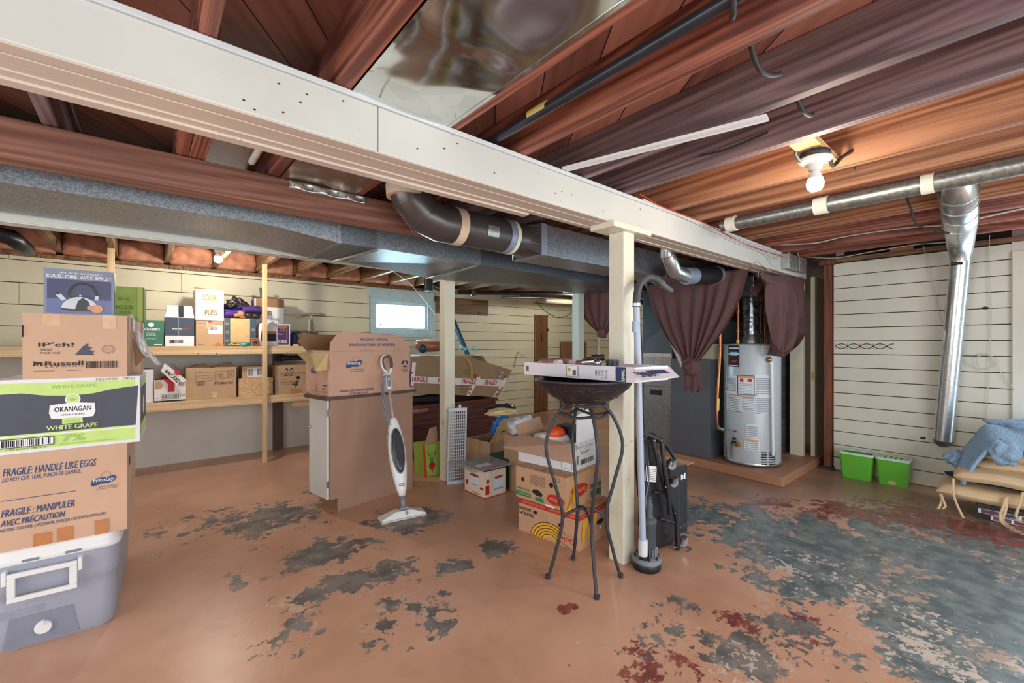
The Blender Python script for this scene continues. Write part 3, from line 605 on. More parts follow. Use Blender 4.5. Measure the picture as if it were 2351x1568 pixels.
mb = MB(); mb.box(5.42, 1.30, .03, 5.50, 1.365, 2.12, brown_z); mb.box(5.39, 1.27, 2.12, 5.56, 1.40, 2.18, brown_z); mb.box(5.40, 1.275, 0, 5.53, 1.395, .03, iron); tag(mb.build('brown_post', bev=.003), 'reddish brown wooden post at the corner of the right board wall', 'post')
# joists of the front bays
JX = [(-1.95, joist_red), (-1.53, joist_red), (-1.12, joist_dk), (-.72, joist_dk), (-.31, joist_dk), (.12, joist_red), (.505, joist_red), (.955, joist_red), (.185, joist_red), (1.33, joist_red), (1.77, joist_dk), (2.15, joist_dk), (2.655, joist_lit), (3.015, joist_lit), (3.46, joist_red), (3.9, joist_lit), (4.3, joist_red), (4.7, joist_red), (5.1, joist_red)]
names = {.185: 'twin joist nailed against the white-dabbed joist', -.31: 'dark joist meeting the brown beam at the far left above the kettle box', .12: 'red-brown joist with a white paint dab, second left of the shiny sheet', .505: 'red-brown joist along the left edge of the shiny sheet metal panel',
 .955: 'thin red-brown joist along the right edge of the shiny sheet metal panel', 1.33: 'broad red-brown joist beside the long black pipe', 1.77: 'purplish brown joist just right of the broad red-brown one', 2.15: 'purplish brown joist left of the lit bulb fixture, nearest to it',
 2.655: 'orange lit joist carrying the bulb fixture on the right', 3.015: 'orange joist with a dark knot, between the bulb and the silver pipe', 3.46: 'red-brown joist just behind the silver pipe', 3.9: 'orange-brown joist beneath which the wall duct elbow starts'}
ordn = ['first', 'second', 'third', 'fourth', 'fifth', 'sixth', 'seventh', 'eighth', 'ninth']
k = 0; k2 = 0
for x, m in JX:
    mb = MB(); wj = .05 if x != .955 else .045
    if x == .12: wj = .045
    if x == .185: wj = .045
    mb.box(x-(.018 if x == .185 else 0), (2.0 if x == .185 else -1.99), 2.186, x+wj, 3.62, H-.001, m)
    if x in names: lb = names[x]
    elif x < -.5: lb = '%s red-brown joist counted from the left wall, above the front beam' % ordn[k]; k += 1
    else: lb = '%s dark joist past the wall duct elbow, towards the right wall' % ordn[k2]; k2 += 1
    tag(mb.build('ceiling_joist', bev=.003, seg=1), lb, 'joist', 'ceiling joists over the front of the room')
BX = [-1.9, -1.5, -1.05, -.63, -.235, .175, .60, 1.03, 1.44, 1.85, 2.28, 2.7, 3.12, 3.55, 3.97, 4.4, 4.85, 5.3, 5.75, 6.2, 6.7, 7.2]
for i, x in enumerate(BX):
    mb = MB(); mb.box(x, 3.671, 2.178, x+.045, Yw+.11, H-.001, joist_old)
    mb.box(x, 3.55, 2.178, x+.045, 3.671, H-.001, joist_old)
    tag(mb.build('ceiling_joist', bev=.003, seg=1), 'old brown joist over the shelves and back wall, %s from the left end' % (ordn+['tenth', 'eleventh', 'twelfth', 'thirteenth', 'fourteenth', 'fifteenth', 'sixteenth', 'seventeenth', 'eighteenth', 'nineteenth', 'twentieth', 'twenty-first', 'twenty-second'])[i], 'joist', 'ceiling joists at the back of the room')
for x0, x1, y in ((-.26, .12, 1.72), ):
    pass
# insulation batts in the joist ends
ins = mat('pink_brown_insulation', (200, 140, 112), .95, var=.4, nscale=9, bump=1)
for i, (a, c_) in enumerate(zip(BX[2:12], BX[3:13])):
    h = heap((0, 0, 0), (c_-a-.045)*.56, .15, .14, ins, seed=i*3.1, amp=.25, freq=2.6, nu=36, nv=16)
    h.v = [Vector((max(-(c_-a-.05)/2, min((c_-a-.05)/2, p.x*1.25)), p.y, max(-.10, min(.10, p.z*1.15)))) for p in h.v]
    o = h.build('insulation_batt', loc=((a+.045+c_)/2, Yw-.03, 2.265))
    tag(o, 'pinkish brown insulation batt in joist bay %s from the left above the back wall' % ordn[min(i, 8)] if i < 9 else 'pinkish brown insulation batt in the joist bay nearest the window', 'insulation', 'insulation batts above the back wall')
# ================================================================ SHEET METAL
mb = MB()
def pan(u, v):
    x = mix(.557, .953, u); y = mix(-1.6, 1.70, v)
    return (x, y, 2.185-.002-.014*noise.noise(Vector((x*3, y*2.2, 0)))*math.sin(PI*u)-.01*math.sin(PI*u))
mb.grid(pan, 30, 120, panned)
for u in (.557, .953): 
    mb.box(u-.012 if u > .7 else u-.001, -1.6, 2.180, u+.001 if u > .7 else u+.012, 1.70, 2.183, panned)
o = mb.build('joist_bay_panel'); tag(o, 'shiny rippled sheet metal panel closing a joist bay above the front beam', 'metal panel')
mb = MB()
def pan2(u, v):
    x = mix(.557, .953, u); y = mix(1.72, 2.55, v); return (x, y, 2.184-.012*noise.noise(Vector((x*4, y*3, 3)))*math.sin(PI*u)-.004)
mb.grid(pan2, 20, 40, galv('panned_dull', (146, 128, 106), (160, 142, 118), .3, 12, .8, bump=.5))
tag(mb.build('joist_bay_panel'), 'dull brownish sheet metal panel between the front beam and the brown beam', 'metal panel')
mb = MB(); p0 = FY(664, 405, 2.548); p1 = FY(838, 455, 2.548)
mb.grid(lambda u, v: (mix(p0.x, p1.x, u), 2.546-.004-.006*math.sin(u*19)*math.sin(v*PI), mix(2.135, 2.178, v)), 60, 6, galv_b)
for i in range(9):
    u = (i+.5)/9; mb.box(mix(p0.x, p1.x, u)-.001, 2.534, 2.14+.018*(i % 2), mix(p0.x, p1.x, u)+.001, 2.5345, 2.158+.014*(i % 2), gap)
tag(mb.build('tin_strip', solid=.001), 'crinkled white tin strip nailed along the top of the brown beam', 'strip')
# pale stained sheets left of the small panels
mb = MB(); mb.box(.20, 1.72, 2.30, .50, 2.53, 2.303, painted('mouldy_board', (122, 114, 88), dark=(40, 36, 30), speck=1, scale=3)); tag(mb.build('stained_board'), 'mouldy pale board between joists behind the front beam', 'board')
mb = MB()
mb.tube([(.42, 1.74, 2.22), (.42, 2.53, 2.22)], .016, wirew); tag(mb.build('conduit'), 'pale conduit running in the joist bay left of the dull metal panel', 'conduit')
# big galvanised trunk duct behind the brown beam
Yd = 2.86
def zt(px, py, Y=Yd): return FY(px, py, Y)
A = FY(612, 512, Yd); B = FY(778, 556, Yd); Cc = FY(870, 582, Yd); D_ = FY(1100, 605, Yd)
t = thing('trunk_duct', 'big galvanised rectangular duct running behind the brown beam', 'duct', (1.5, 3.2, 1.9))
zA = 1.3+(2.0-1.3)*Yd/3.0
za = FY(0, 418, Yd).z; zb = FY(777, 557, Yd).z
xa, xb = FY(612, 512, Yd).x, FY(777, 557, Yd).x
Yb2 = 3.50
mb = MB(); mb.box(-2.2, Yd, za, xa, Yb2, 2.17, galv_d); mb.box(xa-.012, Yd-.004, za-.004, xa+.012, Yb2+.004, 2.172, galv_d); mb.build('section', t, W=True)
mb = MB(); mb.hexa([(xa, Yd, za), (xb, Yd, zb), (xb, Yb2, zb), (xa, Yb2, za), (xa, Yd, 2.17), (xb, Yd, 2.17), (xb, Yb2, 2.17), (xa, Yb2, 2.17)], galv_d); mb.box(xb-.012, Yd-.005, zb-.004, xb+.014, Yb2+.004, 2.172, galv_d); mb.build('reducer', t, W=True)
xc = FY(868, 585, Yd).x; xd = FY(1100, 600, Yd).x; zd = FY(1100, 607, Yd).z
mb = MB(); mb.box(xb, Yd, zb, xc, Yb2, 2.17, galv_dk); mb.box(xc-.012, Yd-.004, zb-.004, xc+.012, Yb2+.004, 2.172, galv_d)
mb.tube(bez([(xc+.0, Yd+.02, zb-.004), (xc-.05, Yd+.25, zb-.012), (xc-.09, Yb2, zb-.004)], 6), .012, galv_b, 6)
mb.build('section', t, W=True)
# twisted piece with creased underside
mb = MB(); zl = zb-.06
mb.hexa([(xc, Yd, zb), (xd, Yd, zd), (xd, Yb2+.02, zd-.05), (xc, Yb2, zb), (xc, Yd, 2.17), (xd, Yd, 2.17), (xd, Yb2, 2.17), (xc, Yb2, 2.17)], galv_d); mb.box(xd-.012, Yd-.004, zd-.003, xd+.012, Yb2, 2.17, galv_d)
mb.tube(bez([(xd, Yd+.02, zd-.004), (xd-.06, Yd+.25, zd-.03), (xd-.12, Yb2, zd-.05)], 6), .012, galv_b, 6)
mb.build('section', t, W=True)
mb = MB(); mb.hexa([(xd, Yd, zd), (4.6, Yd, zd-.02), (4.6, Yb2, zd-.02), (xd, Yb2, zd-.05), (xd, Yd, 2.17), (4.6, Yd, 2.17), (4.6, Yb2, 2.17), (xd, Yb2, 2.17)], galv_dk); mb.build('section', t, W=True)
# front run: boot, elbow, round pipe, rectangular duct
t = thing('round_duct', 'fat dark grey round duct with an elbow rising into the joists, banded with white tape', 'duct', (1.6, 2.36, 1.9))
rd = .112; yc = 2.30; zc = 2.035
xe = FY(935, 470, yc).x
x2 = FY(1215, 560, yc-.1).x
mb = MB(); path = []
mb.tube([(xe+.28, yc, zc), (x2, yc, zc)], rd, blackduct, 36); mb.build('pipe', t, W=True)
R_ = .21; cx_ = xe+R_
pts = [(cx_-R_*math.cos(a)*1.0, yc-.0, zc+R_-R_*math.sin(a)) for a in [i*PI/2/3 for i in range(4)]]
mb = MB(); mb.tube([(xe, yc, 2.30)]+[(xe, yc, zc+R_*.8)]+pts[1:]+[(xe+.3, yc, zc)], rd+.001, blackduct, 36)
for q in (0, 1, 2):
    a = pts[q]; 
    tt = Vector(pts[min(q+1, 3)])-Vector(pts[max(q-1, 0)]); tt.normalize(); mb.tube([Vector(a)-tt*.004, Vector(a)+tt*.004], rd+.005, blackduct, 36)
mb.build('elbow', t, W=True)
mb = MB(); mb.tube([(xe, yc, 2.14), (xe, yc, 2.24)], [rd+.004, rd+.012], mat('beige_cloth_tape', (214, 186, 160), .75), 36); mb.build('tape_band', t, W=True)
mb = MB(); mb.tube([(xe+.30, yc, zc), (xe+.36, yc, zc)], rd+.004, mat('beige_cloth_tape', (214, 186, 160), .75), 36); mb.build('tape_band', t, W=True)
mb = MB(); mb.tube([(x2-.16, yc, zc), (x2-.115, yc, zc)], rd+.004, tgrey, 36); mb.build('tape_band', t, W=True)
mb = MB(); mb.tube([(x2-.11, yc, zc), (x2-.08, yc, zc)], rd+.004, twhite, 36); mb.build('tape_band', t, W=True)
mb = MB()
mb.grid(lambda u, v: (x2-.36+u*.09, yc-(rd+.004+.002*noise.noise(Vector((u*9, v*9, 0))))*math.cos(-.45+v*.6), zc-(rd+.004)*math.sin(.45-v*.6)+.0), 8, 8, galv_b); mb.build('foil_patch', t, W=True)
# round-to-rectangular collar then duct
mb = MB(); n = 32; x3 = x2+.10; hw = .155; hz = .108; vs = []
y0r = yc-rd; 
for i in range(n):
    a = 2*PI*i/n; vs.append((x2, yc+rd*math.cos(a), zc+rd*math.sin(a)))
for i in range(n):
    a = 2*PI*i/n; c_, s_ = math.cos(a), math.sin(a); k = 1/max(abs(c_), abs(s_)); vs.append((x3, yc+.04+hw*c_*k, zc+hz*s_*k-.0))
mb.add(vs, [(i, (i+1) % n, n+(i+1) % n, n+i) for i in range(n)], blackduct, None, False); mb.build('collar', t, W=True)
x3 += .022
t = thing('rectangular_duct', 'grey galvanised rectangular duct between the round duct and the front post', 'duct', (3, 2.35, 1.92))
mb = MB(); mb.box(x3, yc+.04-hw, zc-hz, 4.75, yc+.04+hw, zc+hz, galv_d); mb.build('sheet_body', t, W=True, bev=.002)
mb = MB(); mb.box(x3-.02, yc+.04-hw-.003, zc-hz-.003, x3+.035, yc+.04+hw+.003, zc+hz+.003, tgrey); mb.build('tape_band', t, W=True)
mb = MB(); q = FY(1531, 600, yc+.04-hw).x; mb.box(q-.01, yc+.04-hw-.004, zc-hz-.004, q+.01, yc+.04+hw, zc+hz+.003, galv_b); mb.build('seam', t, W=True)
# branch duct with elbow behind the curtain
t = thing('branch_duct', 'short shiny elbow and black round duct above the brown curtain', 'duct', (3.3, 2.0, 2.0))
Yq = 1.95; e0 = FY(1533, 585, Yq); e1 = FY(1548, 622, Yq); e2 = FY(1575, 634, Yq); e3 = FY(1640, 632, Yq)
mb = MB(); mb.tube([e0+Vector((0, 0, .2)), e0, e1, e2], .062, galv_b, 24)
for p, q in ((e0, e1),): mb.tube([p-(q-p)*.03, p+(q-p)*.03], .067, galv_b, 24)
mb.build('elbow', t, W=True)
mb = MB(); mb.tube([e2, e2+(e3-e2)*.25], .075, tgrey, 24); mb.build('tape_band', t, W=True)
mb = MB(); mb.tube([e2+(e3-e2)*.25, e3, e3+(e3-e2)*1.1], .085, blackp, 24); mb.tube([e3, e3+(e3-e2)*.1], .089, tgrey, 24); mb.build('pipe', t, W=True)
# long silver pipe along the right-hand joists
t = thing('silver_pipe', 'long thin silver duct running under the joists on the right, with white tape bands', 'duct', (3.25, .7, 2.1))
zp = 2.13; s0 = FZ(1640, 512, zp); s1 = FZ(2351, 392, zp); d_ = (s1-s0).normalized(); s2 = s1+d_*1.2; rp = .048
Xp = (s0.x+s1.x)/2; s0 = Vector((Xp, s0.y-.0, zp)); s2 = Vector((Xp, -1.4, zp))
mb = MB(); mb.tube([s0, (Xp, .75, zp)], rp*.85, galv_pipe, 24); mb.tube([(Xp, .75, zp), s2], rp, galv_pipe, 24); mb.build('pipe', t, W=True)
for px, py, w_ in ((1680, 503, .06), (1886, 463, .07), (2130, 412, .05)):
    d = ray(px, py); y = (d.y/d.x)*Xp; mb = MB(); mb.tube([(Xp, y-w_/2, zp), (Xp, y+w_/2, zp)], rp+.003, twhite, 24); mb.build('tape_band', t, W=True)
# duct from the joists down the right wall
t = thing('wall_duct', 'tall shiny metal duct running down the right board wall', 'duct', (5.38, .42, .45))
w0 = FX(2200, 440, 3.75); w1 = FX(2204, 510, 4.3); w2 = FX(2206, 585, 5.30); w3 = FX(2165, 1010, 5.395)
mb = MB(); mb.tube([w2+Vector((0, 0, -.02)), w3], .068, galv_b, 32); mb.lathe([(.0682, 0), (.06, -.03), (.03, -.06), (0, -.065)], galv_dk, 32, Matrix.Translation(w3)); mb.build('lower_pipe', t, W=True)
mb = MB(); mb.tube([w1, w2+Vector((0, 0, .0)), w2+Vector((.01, 0, -.09))], [.088, .073, .071], galv_b, 32); mb.tube([w2+Vector((0, 0, -.03)), w2+Vector((0, 0, -.04))], .075, galv_b, 32); mb.build('upper_pipe', t, W=True)
mb = MB(); mb.tube([w0+Vector((0, 0, .10)), w0, w1], [.080, .086, .089], galv_b, 32)
for k in (0, .33, .66, .98):
    p = w0+(w1-w0)*k; dd = (w1-w0).normalized(); mb.tube([p-dd*.004, p+dd*.004], .0915+.0*k, galv_b, 32)
mb.build('elbow', t, W=True)
mb = MB(); pp = w2+Vector((-.066, .02, -.08)); mb.box(pp.x-.004, pp.y-.035, pp.z-.012, pp.x+.006, pp.y+.035, pp.z+.012, gap); mb.tube([(pp.x-.006, pp.y-.02, pp.z-.008), (pp.x-.006, pp.y+.03, pp.z+.002)], .003, mat('orange_wire', (210, 90, 30), .5), 6); mb.build('cutout', t, W=True)
# ================================================================ LEFT STACK
RZS = math.radians(-3)
# cooler: rounded tapered tub, end with handle and drain towards the camera
def rrect(w, d, r, n=6):
    pts = []
    for cx_, cy_, a0 in ((w/2-r, -d/2+r, -PI/2), (w/2-r, d/2-r, 0), (-w/2+r, d/2-r, PI/2), (-w/2+r, -d/2+r, PI)):
        for i in range(n+1): a = a0+PI/2*i/n; pts.append((cx_+r*math.cos(a), cy_+r*math.sin(a)))
    return pts
def loft(mb, secs, m, cap0=True, cap1=True, smooth=True):
    n = len(secs[0][0]); vs = [(x, y, z) for P, z in secs for x, y in P]
    fs = [(i*n+k, i*n+(k+1) % n, (i+1)*n+(k+1) % n, (i+1)*n+k) for i in range(len(secs)-1) for k in range(n)]
    mb.add(vs, fs, m, None, smooth)
    if cap0: mb.add(vs[:n], [tuple(range(n))[::-1]], m)
    if cap1: mb.add(vs[-n:], [tuple(range(n))], m)
    return mb
cw, cd, ch = .43, .74, .435
t = thing('cooler', 'grey plastic cooler with white lid and handle, standing on the floor under the box stack', 'cooler', (-.275, 2.742+cd/2, 0), RZS)
mb = MB(); S_ = []
for z, k in ((0, .86), (.012, .885), (.10, .905), (.20, .915), (.232, .917), (.240, .944), (.27, .955), (.36, .972), (.368, .975)): S_.append((rrect(cw*k, cd-(1-k)*cw, .055), z))
loft(mb, S_, cool); o = mb.build('tub', t)
for q in o.data.polygons: q.use_smooth = True
mb = MB(); loft(mb, [(rrect(cw*.985, cd*.99, .05), .368), (rrect(cw*1.0, cd, .055), .374), (rrect(cw*1.0, cd, .055), .392), (rrect(cw*.975, cd*.985, .05), .398), (rrect(cw*.975, cd*.985, .05), .42), (rrect(cw*.93, cd*.96, .05), ch)], whitep)
for u in (-.07, .06): mb.box(u-.025, -cd/2-.004, .376, u+.025, -cd/2+.01, .386, greyp)
mb.build('lid', t)
yf = -cd/2
mb = MB(); x0, x1, z0, z1 = -.135, .075, .222, .342; y = yf-.018
for a in ((x0, z0, x1, z0+.02), (x0, z1-.02, x1, z1), (x0, z0+.02, x0+.025, z1-.02), (x1-.025, z0+.02, x1, z1-.02)): mb.box(a[0], y-.008, a[1], a[2], y+.01, a[3], whitep)
for x in (x0-.016, x1+.001): mb.box(x, y-.006, z1-.045, x+.015, yf+.02, z1+.012, whitep)
mb.build('handle', t, bev=.003)
mb = MB(); mb.prism([(-.155, 0), (.075, 0), (.055, .125), (-.135, .125)], 0, .004, mat('cooler_recess', (134, 138, 154), .45), Matrix.Translation((0, yf+.0245, .012)) @ Matrix.Rotation(PI/2+.035, 4, 'X')); 
mb.build('drain_recess', t)
mb = MB(); mb.cyl(.027, 0, .014, whitep, 24, Matrix.Translation((-.035, yf+.018, .075)) @ Matrix.Rotation(PI/2, 4, 'X')); mb.box(-.038, yf-.008, .09, -.030, yf+.012, .108, whitep); mb.build('drain_cap', t, bev=.002)
mb = MB(); mb.prism([(-.18, 0), (-.04, 0), (-.03, .026), (-.17, .026)], 0, .002, mat('cooler_emblem', (150, 154, 168), .35), Matrix.Translation((-.0, yf+.0195, .145)) @ Matrix.Rotation(PI/2+.03, 4, 'X')); mb.build('embossed_emblem', t)
# frito box
hb = .402; wb = .405
logo = lambda u0, v0, s, a: [('p', [(u0+s*x, v0+s*a*yy) for x, yy in ((-.5, -.30), (-.42, -.34), (-.1, -.20), (.2, -.24), (.48, -.02), (.5, .22), (.42, .34), (.1, .22), (-.2, .26), (-.44, .16), (-.5, -.05))], ink_blue),
   ('t', 'FritoLay', u0-s*.42, v0-s*a*.12, u0+s*.42, v0+s*a*.22, ink_wht, .01, .2), ('o', u0+s*.1, v0+s*a*.42, s*.2, s*a*.22, ink_blue, .94),
   ('t', 'food for the fun of it!', u0-s*.2, v0-s*a*.50, u0+s*.62, v0-s*a*.38, ink_blue, 0, .2), ('t', 'pour le plaisir de manger!', u0-s*.3, v0-s*a*.66, u0+s*.6, v0-s*a*.54, ink_blue, 0, .2)]
P = {'F': [('t', 'FRAGILE: HANDLE LIKE EGGS', .06, .78, .74, .86, ink_blue, .012, .25), ('t', 'DO NOT CUT, TEAR, PUNCH OR DAMAGE.', .055, .715, .62, .765, ink_blue, .004, .25), ('r', .05, .525, .58, .532, ink_blue),
    ('t', 'FRAGILE : MANIPULER', .05, .36, .57, .435, ink_blue, .012, .25), ('t', 'AVEC PRÉCAUTION', .045, .265, .50, .345, ink_blue, .012, .25), ('t', 'NE PAS COUPER, DÉCHIRER, PERCER OU ENDOMMAGER!', .04, .205, .82, .25, ink_blue, .004, .25),
    ('r', .27, 0, .40, .13, tape_brown), ('r', .44, 0, .56, .15, tape_brown), ('r', .73, 0, .84, .16, tape_brown)] + logo(.80, .60, .2, .75),
     'R': [('e', .2, .75, .09, .06, ink_blue), ('l', [(.1, .2), (.6, .5)], ink_blue, .004)]}
t0 = (-.249, 2.745+.2, ch)
carton('shipping_carton', 'brown carton printed FRAGILE: HANDLE LIKE EGGS in blue, directly on the grey cooler', t0, RZS, .415, .42, hb, card_pink, P, group=None)
# cider box
cz = ch+hb
wv = [(0.012, .70), (.2, .705), (.34, .66), (.5, .64), (.66, .66), (.8, .71), (.985, .745)]
P = {'F': [('r', .02, .045, .96, .95, ink_lime), ('p', [(.02, .255)]+[(.965, .26)]+[(u, v+.11) for u, v in wv[::-1]], char), ('r', .0, .225, .97, .24, ink_wht),
    ('t', 'WHITE GRAPE', .38, .86, .68, .91, ink_lime2, .02), ('e', .52, .70, .052, .085, ink_wht), ('e', .52, .70, .044, .072, ink_lime), ('e', .52, .695, .022, .02, ink_lime2),
    ('p', [(.365, .52), (.38, .44), (.52, .42), (.66, .44), (.675, .52), (.67, .63), (.52, .655), (.37, .63)], ink_wht), ('t', 'OKANAGAN', .40, .53, .645, .60, ink_blk, .012), ('t', 'APPLE CIDERS', .44, .475, .60, .495, ink_blk, .01),
    ('p', [(.45, .36), (.59, .36), (.585, .44), (.45, .44)], ink_lime), ('t', 'EXTRA', .47, .375, .57, .415, ink_lime2, .02), ('t', 'WHITE GRAPE', .35, .285, .69, .345, ink_lime, .025),
    ('t', '7%', .45, .105, .60, .205, ink_lime2, .03), ('r', .43, .07, .82, .082, ink_lime2), ('r', .03, .085, .40, .205, ink_blk), ('r', .037, .095, .393, .195, ink_wht), ('b', .05, .10, .385, .19), ('t', '7 00 62067 18676 8', .1, .055, .35, .075, ink_blk), ('t', 'F251900   08:51', .68, .955, .96, .985, ink_grey)],
    'R': [('r', .08, .08, .95, .95, ink_lime), ('r', .08, .25, .95, .82, char), ('e', .5, .5, .12, .15, ink_wht)]}
carton('cider_carton', 'white, lime and charcoal WHITE GRAPE cider carton, second box up in the front stack', (-.235, 2.74+.21, cz), RZS, .475, .42, .312, cardw, P)
# IPA box
iz = cz+.312
P = {'F': [('r', .17, .80, .34, 1, tape_clear), ('r', .74, .78, .88, 1, tape_clear), ('t', "IP'ch!", .14, .495, .46, .56, ink_blk, .03), ('t', 'INDIA', .155, .435, .26, .465, ink_blk), ('t', 'PALE ALE', .155, .385, .335, .415, ink_blk),
    ('p', [(.47, .36), (.66, .36), (.64, .39), (.66, .42), (.61, .44), (.64, .48), (.60, .49), (.60, .55), (.57, .52), (.55, .50)], char), ('o', .80, .45, .065, .07, ink_grey, .92), ('o', .80, .45, .045, .05, ink_grey, .92), ('r', .775, .445, .825, .455, ink_grey),
    ('t', 'Russell', .20, .20, .55, .27, ink_blk, .025), ('t', 'B R E W I N G', .2, .175, .55, .188, ink_blk), ('l', [(.10, .205), (.11, .245), (.165, .245), (.17, .2)], ink_blk, .006), ('l', [(.11, .245), (.1, .265)], ink_blk, .006), ('l', [(.13, .245), (.13, .21)], ink_blk, .005), ('b', .58, .15, .90, .26), ('r', .1, .12, .28, .126, ink_grey), ('r', .4, .12, .54, .126, ink_grey), ('r', .0, .64, .012, .82, gap)],
    'R': [('r', .1, .75, .5, 1, tape_clear)]}
carton('beer_carton', "brown beer carton with a dark jagged emblem, second from the top of the front stack", (-.2135, 2.735+.13, iz), RZS, .335, .26, .283, card_pink, P)
# carton behind it
carton('plain_carton', 'plain pinkish carton squeezed behind the beer carton with the jagged emblem', (-.13, 3.10, iz), math.radians(-2), .26, .18, .27, card_pink, {'F': [('r', .6, .7, .98, .98, tape_clear)]})
# kettle box with the photo print
kz = iz+.283; kw = .226; kh = .2
kb0 = mat('kettle_photo_blue', (66, 68, 100), .4); kb1 = mat('kettle_photo_pale', (98, 108, 150), .4); ks = mat('kettle_silver', (196, 196, 204), .3); kd = mat('kettle_dark', (52, 50, 56), .4); egg = mat('egg_orange', (214, 150, 110), .5)
dome = [(.5+.27*math.cos(a), .20+.22*math.sin(a)) for a in [i*PI/14 for i in range(15)]]
dome = [(.235+.525*i/14, .16+.235*math.sin(PI*i/14)**.55) for i in range(15)]
P = {'F': [('r', 0, 0, 1, 1, mat('kettle_box_grey', (124, 130, 150), .4)), ('r', .045, .03, .955, .77, kb0), ('r', .045, .03, .955, .34, kb1), ('t', '18-8  ACIER INOXYDABLE', .22, .90, .82, .935, ink_wht), ('t', 'BOUILLOIRE  AVEC SIFFLET', .04, .80, .96, .875, ink_wht, .01),
    ('e', .50, .13, .275, .055, kd), ('p', dome, ks), ('e', .5, .155, .265, .035, ks), ('p', [(.43, .12), (.47, .30), (.54, .38), (.62, .30), (.66, .14), (.55, .115)], kd),
    ('l', [(.27, .33), (.2, .43)], ks, .016), ('l', [(.17, .47), (.21, .44)], kd, .008), ('l', [(.545-.2*math.cos(k*PI/20), .43+.27*math.sin(k*PI/20)) for k in range(21)], kd, .009), ('l', [(.745, .42), (.735, .35)], ks, .012), ('r', .49, .38, .52, .44, ks), ('l', [(.36, .39), (.52, .41), (.68, .38)], kd, .004),
    ('e', .74, .14, .095, .09, egg), ('e', .65, .16, .05, .05, mat('egg_shade', (196, 140, 120), .5))],
    'R': [('r', .1, .05, .9, .95, mat('kettle_box_side', (150, 165, 170), .4))]}
carton('kettle_box', 'blue-grey box with a steel kettle photograph reading BOUILLOIRE AVEC SIFFLET, on top of the stack', (-.213, 2.745+.06, kz), math.radians(-1), kw, .12, kh, mat('kettle_box_edge', (140, 160, 172), .45), P)
# dangling tape with a brown paper scrap
t = thing('loose_tape', 'loose clear packing tape with a torn brown paper scrap dangling beside the beer carton', 'tape', (.0, 3.0, 1.2))
Yt = 2.99; tp = [(300, 728), (308, 742), (322, 762), (330, 785), (338, 803), (350, 818), (362, 836)]
tp = [(298, 722), (306, 748), (318, 775), (334, 806), (350, 822), (366, 838)]
clearm = glass('clear_tape_film', (226, 224, 222), .15, .55)
cen = [FY(a, b_, Yt) for a, b_ in tp]; cen = bez(cen, 6)
mb = MB(); wd = [.022, .03, .036, .03, .024, .012]
vs = []
for i, p in enumerate(cen):
    k = i/(len(cen)-1)*5; w_ = wd[int(k)]*(1-(k-int(k)))+wd[min(5, int(k)+1)]*(k-int(k))
    for j in range(5): vs.append(p+Vector(((j/4-.5)*w_*1.1, .01*math.sin(j*1.7+i*.6), (j/4-.5)*w_*.5)))
mb.add(vs, [(i*5+j, i*5+j+1, (i+1)*5+j+1, (i+1)*5+j) for i in range(len(cen)-1) for j in range(4)], clearm, None, True); mb.build('tape_film', t, W=True, solid=.0006)
mb = MB(); q = [FY(a, b_, Yt+.005) for a, b_ in ((302, 740), (313, 770), (322, 800), (340, 812), (330, 822), (313, 842), (309, 800), (300, 768))]
mb.add([p for p in q]+[p+Vector((0, .002, 0)) for p in q], [(0, 1, 2, 3, 4, 5, 6, 7), (15, 14, 13, 12, 11, 10, 9, 8)]+[(i, (i+1) % 8, 8+(i+1) % 8, 8+i) for i in range(8)], card_dk); mb.build('paper_scrap', t, W=True)
# green ginger box, leaning on top of the plain carton
limec = mat('lime_kraft', (150, 168, 84), .75, var=.15)
carton('ginger_beer_carton', 'lime green kraft carton lettered GER, half hidden behind the kettle box', (-.117, 3.13, iz+.272), math.radians(-4), .255, .16, .18, limec,
       {'F': [('r', .02, .06, .98, .10, ink_grn), ('t', 'GINGER', .36, .34, .84, .46, mat('ink_olive', (96, 124, 48), .7), .02), ('t', 'BUL', .6, .6, .8, .68, mat('ink_olive', (96, 124, 48), .7)), ('t', 'BEER', .62, .22, .8, .29, mat('ink_olive', (96, 124, 48), .7)), ('r', .9, .0, .98, 1, mat('lime_kraft_light', (176, 186, 100), .75))]})
# ================================================================ SHELVES ON THE BACK WALL
YF = 5.43; ZT = 1.279; ZL = .732
t = thing('shelf_unit', 'long shelf unit of new pine boards against the back wall, with two shelves', 'shelf unit', (.5, 5.7, 0))
def bx(name, x0, y0, z0, x1, y1, z1, m, bev=.002, lab=None):
    mb = MB(); mb.box(x0, y0, z0, x1, y1, z1, m); o = mb.build(name, t, W=True, bev=bev)
    if lab: o['label'] = lab
    return o
bx('front_rail', -1.5, YF, ZT-.086, 1.70, YF+.038, ZT-.002, pine); bx('front_rail', -1.5, YF, ZL-.085, 1.615, YF+.038, ZL-.002, pine)
bx('shelf_board', -1.5, YF+.038, ZT-.02, 1.70, 6.0, ZT-.002, pine); bx('shelf_board', -1.5, YF+.038, ZL-.02, 1.60, 6.0, ZL-.002, pine)
bx('post', 1.000, YF-.04, 0, 1.045, YF-.001, 2.176, pine_z); bx('post', -.245, YF-.04, 0, -.195, YF-.001, 2.176, pine_z)
bx('bracket', 1.58, YF-.02, ZL-.27, 1.618, YF+.07, ZL-.0, pine_z); bx('bracket', 1.33, YF+.1, ZL-.17, 1.6, YF+.14, ZL-.088, pine)
bx('back_post', 1.22, 5.94, 0, 1.33, 5.999, 1.25, mat('dark_stained_stud', (84, 70, 64), .8), lab='dark brown stud behind the shelves')
mb = MB()
